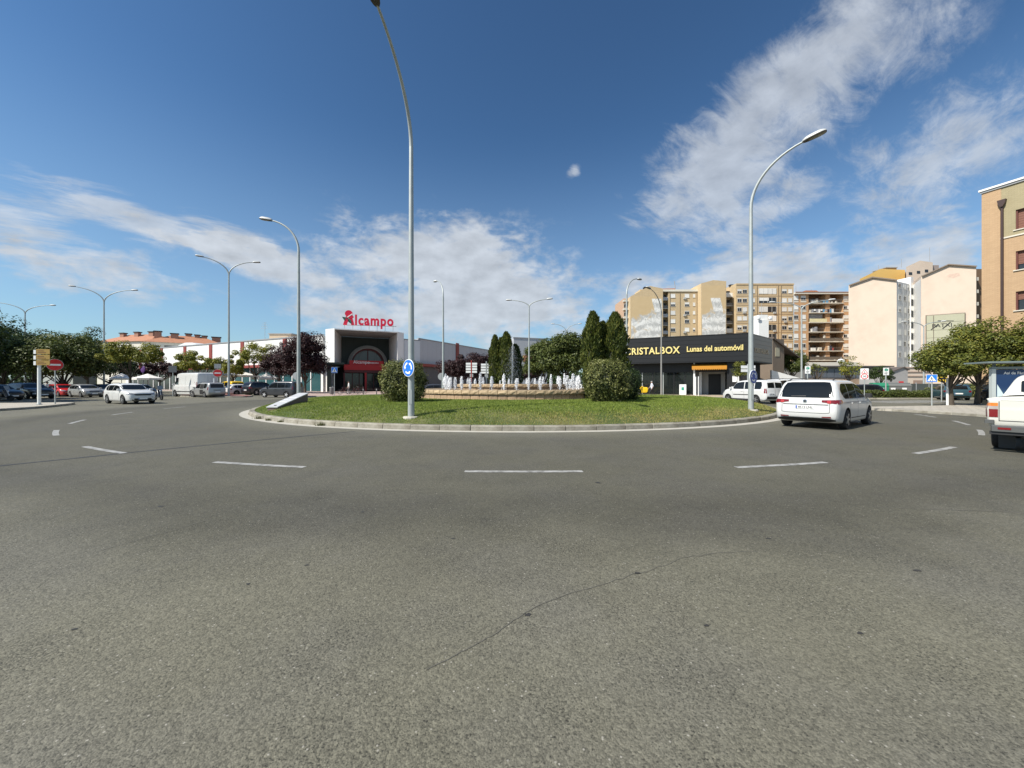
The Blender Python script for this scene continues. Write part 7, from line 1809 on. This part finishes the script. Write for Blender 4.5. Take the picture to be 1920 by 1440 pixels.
# --- the white crossover coming in from the side street
c = Car(4.36, 1.81, 1.54, .98, 1.05, 3.22, .94, 2.45, .42, .74, .21, .335, .84, 3.54)
c.side_window(.52, .92, taper0=.3); c.side_window(.96, 1.80); c.side_window(1.84, 2.92, taper1=.05)
c.patch('rear_window', 'rear', [(-.55, 1.12, 1.40), (.55, 1.12, 1.40)], M_GLASS, 5, .07, .006)
c.patch('windscreen', 'front', [(-.70, 1.09, 1.36), (-.5, 1.08, 1.44), (.5, 1.08, 1.44), (.70, 1.09, 1.36)], M_GLASS, 7, .07, .006)
lights(c, .78, .95, .3, .70, .83, .36)
c.patch('grille', 'front', [(-.48, .68, .74), (-.40, .65, .76), (.40, .65, .76), (.48, .68, .74)], M_TRIM, 4, .08, .011); c.patch('air_intake', 'front', [(-.60, .29, .36), (-.45, .28, .44), (.45, .28, .44), (.60, .29, .36)], M_TRIM, 4, .08, .012)
c.patch('fog_light', 'front', [(.55, .45, .58), (.74, .46, .58)], M_CLEAR, 4, .05, .012, mirror=True)
for x in (.94, 1.82, 2.94): c.seam(x, .36, .98)
c.line(.2, 4.0, .27, M_TRIM, .09, 'sill_trim')
suv = c.finish('crossover_car', 'white crossover car entering the roundabout from the car park street', (-31.4, 30.7, 0), R(-27), P_WHITE, plate='', handles=(1.15, 2.1), rails=(.7, 2.3))

# --- small white passenger van leaving the roundabout
c = Car(4.38, 1.81, 1.80, 1.08, 1.16, 3.34, .99, 2.70, .13, .82, .20, .315, .86, 3.56)
c.side_window(.36, .98, taper0=.1); c.side_window(1.06, 1.90, taper0=.08); c.side_window(1.98, 3.06, taper1=.05)
c.patch('rear_window', 'rear', [(-.66, 1.20, 1.58), (-.04, 1.20, 1.62)], M_GLASS, 5, .07, .006); c.patch('rear_window', 'rear', [(.04, 1.20, 1.62), (.66, 1.20, 1.58)], M_GLASS, 5, .07, .006)
c.patch('windscreen', 'front', [(-.72, 1.22, 1.60), (.72, 1.22, 1.60)], M_GLASS, 7, .07, .006)
lights(c, .80, 1.16, .16, .72, .92, .36, .05)
c.patch('rear_bumper', 'rear', [(-.76, .36, .56), (.76, .36, .56)], M_TRIM, 4, .08, .012); c.patch('tailgate_gap', 'rear', [(-.72, .60, .612), (.72, .60, .612)], M_TRIM, 2, .08, .005); c.patch('tailgate_gap', 'rear', [(-.006, .6, 1.2), (.006, .6, 1.2)], M_TRIM, 6, .08, .005)
c.line(1.0, 3.0, .66, M_TRIM, .07, 'side_trim'); c.line(.2, 4.1, .30, M_TRIM, .10, 'sill_trim')
for x in (1.02, 1.94, 3.10): c.seam(x, .36, 1.08)
vanp = c.finish('passenger_van', 'small white passenger van behind the lamp post, leaving the roundabout', (19.75, 28.9, 0), R(104), P_WHITE, plate='4071 JBH', handles=(1.2, 2.15), plate_z=.74, plate_y=.3)

# --- mid size white van waiting at the give way line
c = Car(4.9, 1.92, 1.95, 1.12, 1.22, 4.0, 1.05, 3.15, .15, .82, .22, .33, .95, 4.0)
c.side_window(2.35, 3.70, taper1=.05); c.side_window(.5, 2.2, taper0=.1)
c.patch('windscreen', 'front', [(-.78, 1.28, 1.76), (.78, 1.28, 1.76)], M_GLASS, 7, .07, .006); c.patch('rear_window', 'rear', [(-.66, 1.30, 1.7), (.66, 1.30, 1.7)], M_GLASS, 5, .07, .006)
lights(c, .85, 1.3, .16, .80, .98, .36, .05); c.line(.2, 4.6, .34, M_TRIM, .12, 'sill_trim'); c.seam(3.75, .36, 1.1); c.seam(2.28, .36, 1.1)
c.patch('grille', 'front', [(-.5, .70, .86), (.5, .70, .86)], M_TRIM, 3, .08, .011)
vanw = c.finish('van', 'longer white van half hidden behind the small passenger van', (26.9, 36.2, 0), R(194), P_WHITE, plate='', handles=(2.5,), rails=(.8, 3.0), cat='van')

# --- large white panel van in the car park
c = Car(5.4, 2.04, 2.50, 1.22, 1.32, 4.75, 1.05, 4.15, .06, .88, .24, .34, 1.0, 4.45)
c.side_window(3.75, 4.55, taper1=.05, lo=1.28, z1=2.0); c.patch('windscreen', 'front', [(-.82, 1.36, 2.1), (.82, 1.36, 2.1)], M_GLASS, 7, .09, .006)
lights(c, .9, 1.55, .10, .85, 1.1, .36, .04); c.line(.2, 5.1, .55, M_TRIM, .10, 'side_trim'); c.seam(3.68, .4, 2.0); c.seam(2.3, .4, 2.1)
c.patch('rear_bumper', 'rear', [(-.86, .40, .60), (.86, .40, .60)], M_TRIM, 4, .09, .012); c.patch('door_gap', 'rear', [(-.007, .6, 2.25), (.007, .6, 2.25)], M_TRIM, 8, .09, .005); c.patch('rear_trim', 'rear', [(-.5, 1.02, 1.12), (.4, 1.02, 1.12)], M_TRIM, 3, .09, .008)
vanb = c.finish('panel_van', 'large white panel van parked behind the red paved median', (-35.2, 44.6, 0), R(153), P_WHITE, plate='', cat='van'); vanb.scale = (1.12,) * 3

# --- silver people carrier with its side door open
c = Car(4.5, 1.77, 1.66, 1.0, 1.07, 3.42, .95, 2.7, .22, .79, .2, .32, .86, 3.62)
c.side_window(.42, 1.10, taper0=.25); c.side_window(2.02, 3.12, taper1=.05)
st_ = [(1.14, .36, 1.48), (1.96, .36, 1.50)]; c.patch('door_opening', 'L', st_, M_UNDER, 8, .08, .004); c.patch('side_window', 'R', [(1.2, 1.03, 1.5), (1.95, 1.03, 1.52)], M_GLASS, 5, .08, .004)
c.patch('rear_window', 'rear', [(-.62, 1.08, 1.50), (.62, 1.08, 1.50)], M_GLASS, 5, .07, .006); c.patch('windscreen', 'front', [(-.68, 1.12, 1.48), (.68, 1.12, 1.48)], M_GLASS, 7, .07, .006)
lights(c, .82, 1.14, .14, .68, .84, .36, .10); c.patch('rear_trim', 'rear', [(-.36, .80, .86), (.36, .80, .86)], M_TRIM, 3, .08, .008); c.seam(3.16, .36, 1.0); c.line(.2, 4.2, .27, M_TRIM, .06, 'sill_trim')
lod = c.finish('people_carrier', 'silver people carrier with its side door open beside the white panel van', (-32.6, 42.6, .0), R(150), P_SILV, plate='', rails=(.6, 2.5), handles=(2.2,))

# --- family of ordinary cars for the car park
c = Car(4.45, 1.82, 1.78, 1.06, 1.14, 3.38, .99, 2.75, .12, .83, .2, .315, .86, 3.6)
c.side_window(.36, 1.02, taper0=.15); c.side_window(1.08, 1.96); c.side_window(2.02, 3.10, taper1=.05)
c.patch('rear_window', 'rear', [(-.64, 1.16, 1.60), (.64, 1.16, 1.60)], M_GLASS, 5, .07, .006); c.patch('windscreen', 'front', [(-.70, 1.18, 1.6), (.70, 1.18, 1.6)], M_GLASS, 7, .07, .006)
lights(c, .86, 1.24, .13, .70, .90, .36, .06); c.line(.2, 4.2, .27, M_TRIM, .08, 'sill_trim'); [c.seam(x, .36, 1.05) for x in (1.05, 1.99, 3.14)]
leis = c.finish('leisure_van', 'dark grey leisure activity car beside the lamp post behind the plaque', (-23.9, 43.2, 0), R(171), P_DGR, plate='', handles=(1.25, 2.2), rim=pm('rim_bright', (.6, .6, .6), .3))
c = Car(4.15, 1.78, 1.47, .93, .99, 3.08, .88, 2.38, .48, .74, .18, .315, .80, 3.35)
c.side_window(.50, .92, taper0=.3); c.side_window(.96, 1.72); c.side_window(1.76, 2.78, taper1=.05)
c.patch('rear_window', 'rear', [(-.60, 1.0, 1.34), (.60, 1.0, 1.34)], M_GLASS, 5, .07, .006); c.patch('windscreen', 'front', [(-.66, 1.03, 1.36), (.66, 1.03, 1.36)], M_GLASS, 7, .07, .006)
lights(c, .74, .90, .30, .64, .78, .36, .18); c.patch('grille', 'front', [(-.40, .58, .68), (.40, .58, .68)], M_TRIM, 3, .08, .011); c.patch('air_intake', 'front', [(-.55, .30, .42), (.55, .30, .42)], M_TRIM, 3, .08, .012); c.patch('rear_bumper', 'rear', [(-.66, .33, .42), (.66, .33, .42)], M_TRIM, 3, .08, .010)
[c.seam(x, .34, .93) for x in (.94, 1.74, 2.82)]
GC = 'cars parked round the shop'
hat = c.finish('hatchback', 'silver hatchback parked beside the red car', (gx(146, 45), 45, 0), R(-24), P_SILV, GC, plate='', handles=(1.1, 1.9))
def car_copy(src, label, px, d, rz, pmat, mid=2.1, z=0, base='car_silver', scale=None, group=GC):
    """px, d: where the middle of the car stands"""
    a = R(rz); x, y = gx(px, d) - mid * math.cos(a), d - mid * math.sin(a)
    return dup(src, (x, y, z), a, label, group, scale, {base: pmat})
car_copy(hat, 'red hatchback parked under the wide dark green tree', 119, 46.5, -22, P_RED)
car_copy(hat, 'navy blue hatchback between the silver hatchback and the white crossover', 193, 50, -20, P_NAVY)
car_copy(suv, 'black sport utility car under the dark trees behind the direction post', 55, 39.5, -16, P_BLK, base='car_white', scale=1.06)
car_copy(hat, 'white hatchback roof showing behind the black sport utility car', 26, 46.5, 190, P_CREAM, scale=1.04)
car_copy(hat, 'black hatchback at the edge of the picture under the dark trees', -6, 35.5, -8, P_BLK)
car_copy(hat, 'dark grey hatchback behind the white crossover roof', 264, 47, -22, P_DGR)
car_copy(hat, 'silver hatchback far back under the yellowish spreading tree', 238, 62, -25, P_SILV)
car_copy(hat, 'black hatchback in the far row behind the red car', 140, 64, -25, P_BLK)
car_copy(hat, 'navy hatchback in the far row behind the no entry sign', 98, 60, -25, P_NAVY)
car_copy(suv, 'dark crossover in the far row left of the white tents', 215, 66, -25, P_DGR, base='car_white')
car_copy(hat, 'white hatchback parked beside the yellow van', 457, 52, 62, P_WHITE)
car_copy(suv, 'black sport utility car seen from behind next to the white hatchback', 489, 52, 70, P_BLK, base='car_white', scale=(1, 1.0, 1.15))
car_copy(vanp, 'bright yellow van under the yellow green trees', 433, 57, 150, P_YEL, base='car_white', scale=1.05)
car_copy(hat, 'dark hatchback seen between round bush and fountain', 806, 49, 200, P_DGR)
car_copy(hat, 'white hatchback behind the fountain jets right of the spray', 1030, 50, 183, P_WHITE, scale=1.0)
car_copy(suv, 'white crossover behind the fountain jets under the broad green tree', 1066, 52, 175, P_WHITE, base='car_white')
car_copy(hat, 'white hatchback beyond the fountain near the stacked direction boards', 897, 52, 186, P_WHITE)
car_copy(hat, 'dark teal hatchback driving away behind the crossing sign', 1779, 37, 58, P_TEAL)
car_copy(suv, 'white crossover parked far beyond the teal hatchback', 1802, 60, 172, P_WHITE, base='car_white')
car_copy(hat, 'black hatchback parked behind the nose of the white people carrier', 1607, 41.5, 170, P_BLK)
car_copy(hat, 'yellow hatchback on show behind the black shop window', 1214, 51.85, 168, P_YEL, z=.13)
car_copy(hat, 'black car parked in the shade under the street trees', 1800, 40.5, 10, P_BLK)

M_LENS = pm('smoked_lens', (.38, .33, .31), .15, .15, 9, coat=.5); M_STEEL = pm('bumper_steel', (.16, .16, .155), .35, .15, 5, metal=.6)
# --- old white pickup cut by the picture edge
h = .865
st = [(0, .60, 1.00, 1.19, h * .95, h * .93), (.03, .56, 1.05, 1.215, h * .985, h * .965), (.12, .52, 1.06, 1.22, h, h * .975), (2.28, .48, 1.06, 1.22, h, h * .975), (2.31, .45, 1.06, 1.225, h, h * .96), (2.345, .42, 1.06, 1.48, h, h * .83), (2.43, .42, 1.06, 1.70, h, h * .72), (2.60, .40, 1.06, 1.735, h, h * .71), (3.15, .40, 1.05, 1.74, h, h * .71), (3.42, .40, 1.04, 1.68, h, h * .70), (3.80, .40, 1.02, 1.33, h, h * .80), (4.05, .40, .98, 1.10, h, h * .85), (4.6, .42, .9, 1.03, h * .97, h * .80), (4.9, .45, .8, .95, h * .9, h * .7), (5.0, .5, .72, .8, h * .8, h * .6)]
c = Car(5.0, 1.73, 1.74, 1.05, 1.1, 4.05, .97, 3.42, 0.0, .8, .4, .36, 1.05, 4.1, stations=st, cavity=(.07, 2.26, -.72, .72, .78, 1.6), bulge=0)
c.patch('rear_window', 'rear', [(-.55, 1.31, 1.56), (-.47, 1.29, 1.625), (.47, 1.29, 1.625), (.55, 1.31, 1.56)], M_GLASS, 6, .06, .008)
c.patch('side_window', 'L', [(2.55, 1.16, 1.58), (3.5, 1.14, 1.58), (3.7, 1.14, 1.34)], M_GLASS, 5, .08, .005, mirror=True); c.patch('windscreen', 'front', [(-.6, 1.2, 1.6), (.6, 1.2, 1.6)], M_GLASS, 5, .08, .006)
for z0, z1, m, nm in ((1.015, 1.085, M_ORNG, 'indicator'), (.945, 1.013, M_LENS, 'reversing_light'), (.77, .943, M_TAIL, 'tail_light')):
    c.patch(nm, 'rear', [(h * .80, z0, z1), (h * .945, z0, z1)], m, 4, .04, .010, mirror=True); c.patch(nm, 'L', [(.02, z0, z1), (.10, z0, z1)], m, 4, .04, .010, mirror=True)
for sg in (1, -1): c.patch('tailgate_gap', 'rear', sorted([(sg * h * .775, .69, 1.20), (sg * h * .79, .69, 1.20)]), M_TRIM, 6, .04, .004)
c.patch('tailgate_gap', 'rear', [(-h * .79, .685, .70), (h * .79, .685, .70)], M_TRIM, 2, .08, .004); c.patch('tailgate_crease_shade', 'rear', [(-h * .76, 1.135, 1.143), (h * .76, 1.135, 1.143)], pm('soft_crease_shade', (.45, .44, .38), .5), 2, .08, .004)  # thin strip on the tailgate paints the soft shade under a fold
pk = c.finish('pickup_truck', 'old white pickup truck cut by the picture edge, seen from behind', (11.08, 7.9, 0), R(33), P_CREAM, plate='', cat='pickup', mirrors=True, plate_z=.9, plate_front=False, rim=M_RIM)
s = MB(); s.box(-.17, -.05, -.78, .78, .47, .60, .02); s.build('rear_bumper', M_STEEL, pk); MB().box(-.13, .05, -.80, .80, .40, .47).build('bumper_step', M_TRIM, pk)
for sg in (1, -1): MB().box(-.182, -.172, .50 * sg if sg > 0 else -.68, .68 if sg > 0 else -.50, .515, .56).build('bumper_light', M_TAIL, pk); MB().box(-.05, .06, .74 * sg if sg > 0 else -.88, .88 if sg > 0 else -.74, .63, .71, .01).build('bumper_corner', M_STEEL, pk)
for sg in (1, -1): MB().box(.55, .60, .62 * sg - .12, .62 * sg + .12, .05, .42).build('mud_flap', M_TRIM, pk)
MB().box(.1, 4.6, -.5, .5, .36, .50).build('chassis', M_UNDER, pk)

# --- scooter and bicycles
def scooter(label, loc, rz, col):
    r = thing('scooter', label, 'scooter', loc, rz, 'parked two wheelers')
    for x in (-.62, .62):
        w = MB(); w.lathe([(.15, -.05), (.24, -.05), (.25, 0), (.24, .05), (.15, .05)], 20, 'y', (0, 0, 0)); t = w.build('wheel', M_TYRE, r, (x, 0, .25), smooth=40)
        q = MB(); q.lathe([(.15, -.045), (.15, .045)], 14, 'y'); q.build('rim', M_RIM, t)
    b = MB(); b.box(-.85, -.15, -.14, .14, .42, .72, .06); b.box(-.2, .35, -.12, .12, .24, .34, .03); b.M = Matrix.Translation((.46, 0, .3)) @ Matrix.Rotation(R(-22), 4, 'Y'); b.box(-.06, .06, -.19, .19, 0, .72, .03); b.M = None
    b.build('body', col, r, smooth=40)
    MB().box(-.80, -.02, -.13, .13, .72, .81, .04).build('seat', M_TRIM, r); MB().tube([(.62, 0, .25), (.30, 0, 1.02)], .03, 8).build('fork', M_RIM, r)
    MB().tube([(.26, -.34, 1.05), (.33, 0, 1.0), (.26, .34, 1.05)], .018, 8).build('handlebar', M_TRIM, r); g = MB(); g.M = Matrix.Translation((.42, 0, 1.0)) @ Matrix.Rotation(R(-24), 4, 'Y'); g.box(-.008, .008, -.2, .2, 0, .36); g.M = None; g.build('windscreen', pm('scooter_screen', (.25, .28, .3), .1), r)
    f = MB(); f.ball((.43, 0, .86), .09, 10, 6, (.8, 1, .8)); f.build('headlight', M_CLEAR, r, smooth=60); return r
sc = scooter('dark scooter with windscreen parked beside the white crossover', (gx(297, 36), 36, 0), R(-28), P_DGR)
dup(sc, (gx(1846, 27.5), 27.5, .13), R(20), 'dark scooter parked beside the advertising shelter')
dup(sc, (gx(4, 34), 34, 0), R(10), 'dark scooter at the picture edge below the dark trees', swap=None)
def bicycle(label, loc, rz):
    r = thing('bicycle', label, 'bicycle', loc, rz, 'parked two wheelers'); fr = pm('bike_frame', (.12, .03, .03), .4)
    for x in (-.52, .52):
        w = MB(); ring = []
        n = 24; w.tube([(.33 * math.cos(2 * math.pi * i / n), 0, .33 * math.sin(2 * math.pi * i / n)) for i in range(n + 1)], .02, 6, False); t = w.build('wheel', M_TYRE, r, (x, 0, .35))
        q = MB(); [q.tube([(0, 0, 0), (.32 * math.cos(a), 0, .32 * math.sin(a))], .004, 4) for a in np.linspace(0, 6.28, 11)[:-1]]; q.build('spokes', M_RIM, t)
    f = MB(); A, B, C_, D_ = (-.52, 0, .35), (-.12, 0, .33), (-.22, 0, .85), (.36, 0, .88)
    for p, q in ((A, B), (A, C_), (B, C_), (C_, D_), (B, D_), (D_, (.52, 0, .35))): f.tube([p, q], .018, 6)
    f.build('frame', fr, r); MB().box(-.36, -.12, -.07, .07, .9, .95, .02).build('saddle', M_TRIM, r); MB().tube([(.36, 0, .88), (.36, 0, 1.02)], .015, 6).build('stem', M_RIM, r); MB().tube([(.30, -.28, 1.03), (.38, 0, 1.02), (.30, .28, 1.03)], .014, 6).build('handlebar', M_TRIM, r)
    return r
bk = bicycle('bicycle leaning nearest the shop wall below the purple tree', (gx(676, 53), 53, .12), R(35))
for i, (px, d, rz, lab) in enumerate(((667, 52, 60, 'bicycle parked next to the person in the white shirt'), (646, 51.4, 20, 'bicycle parked between the person in white and the dark grey car'))):
    dup(bk, (gx(px, d), d, .12), R(rz), lab)
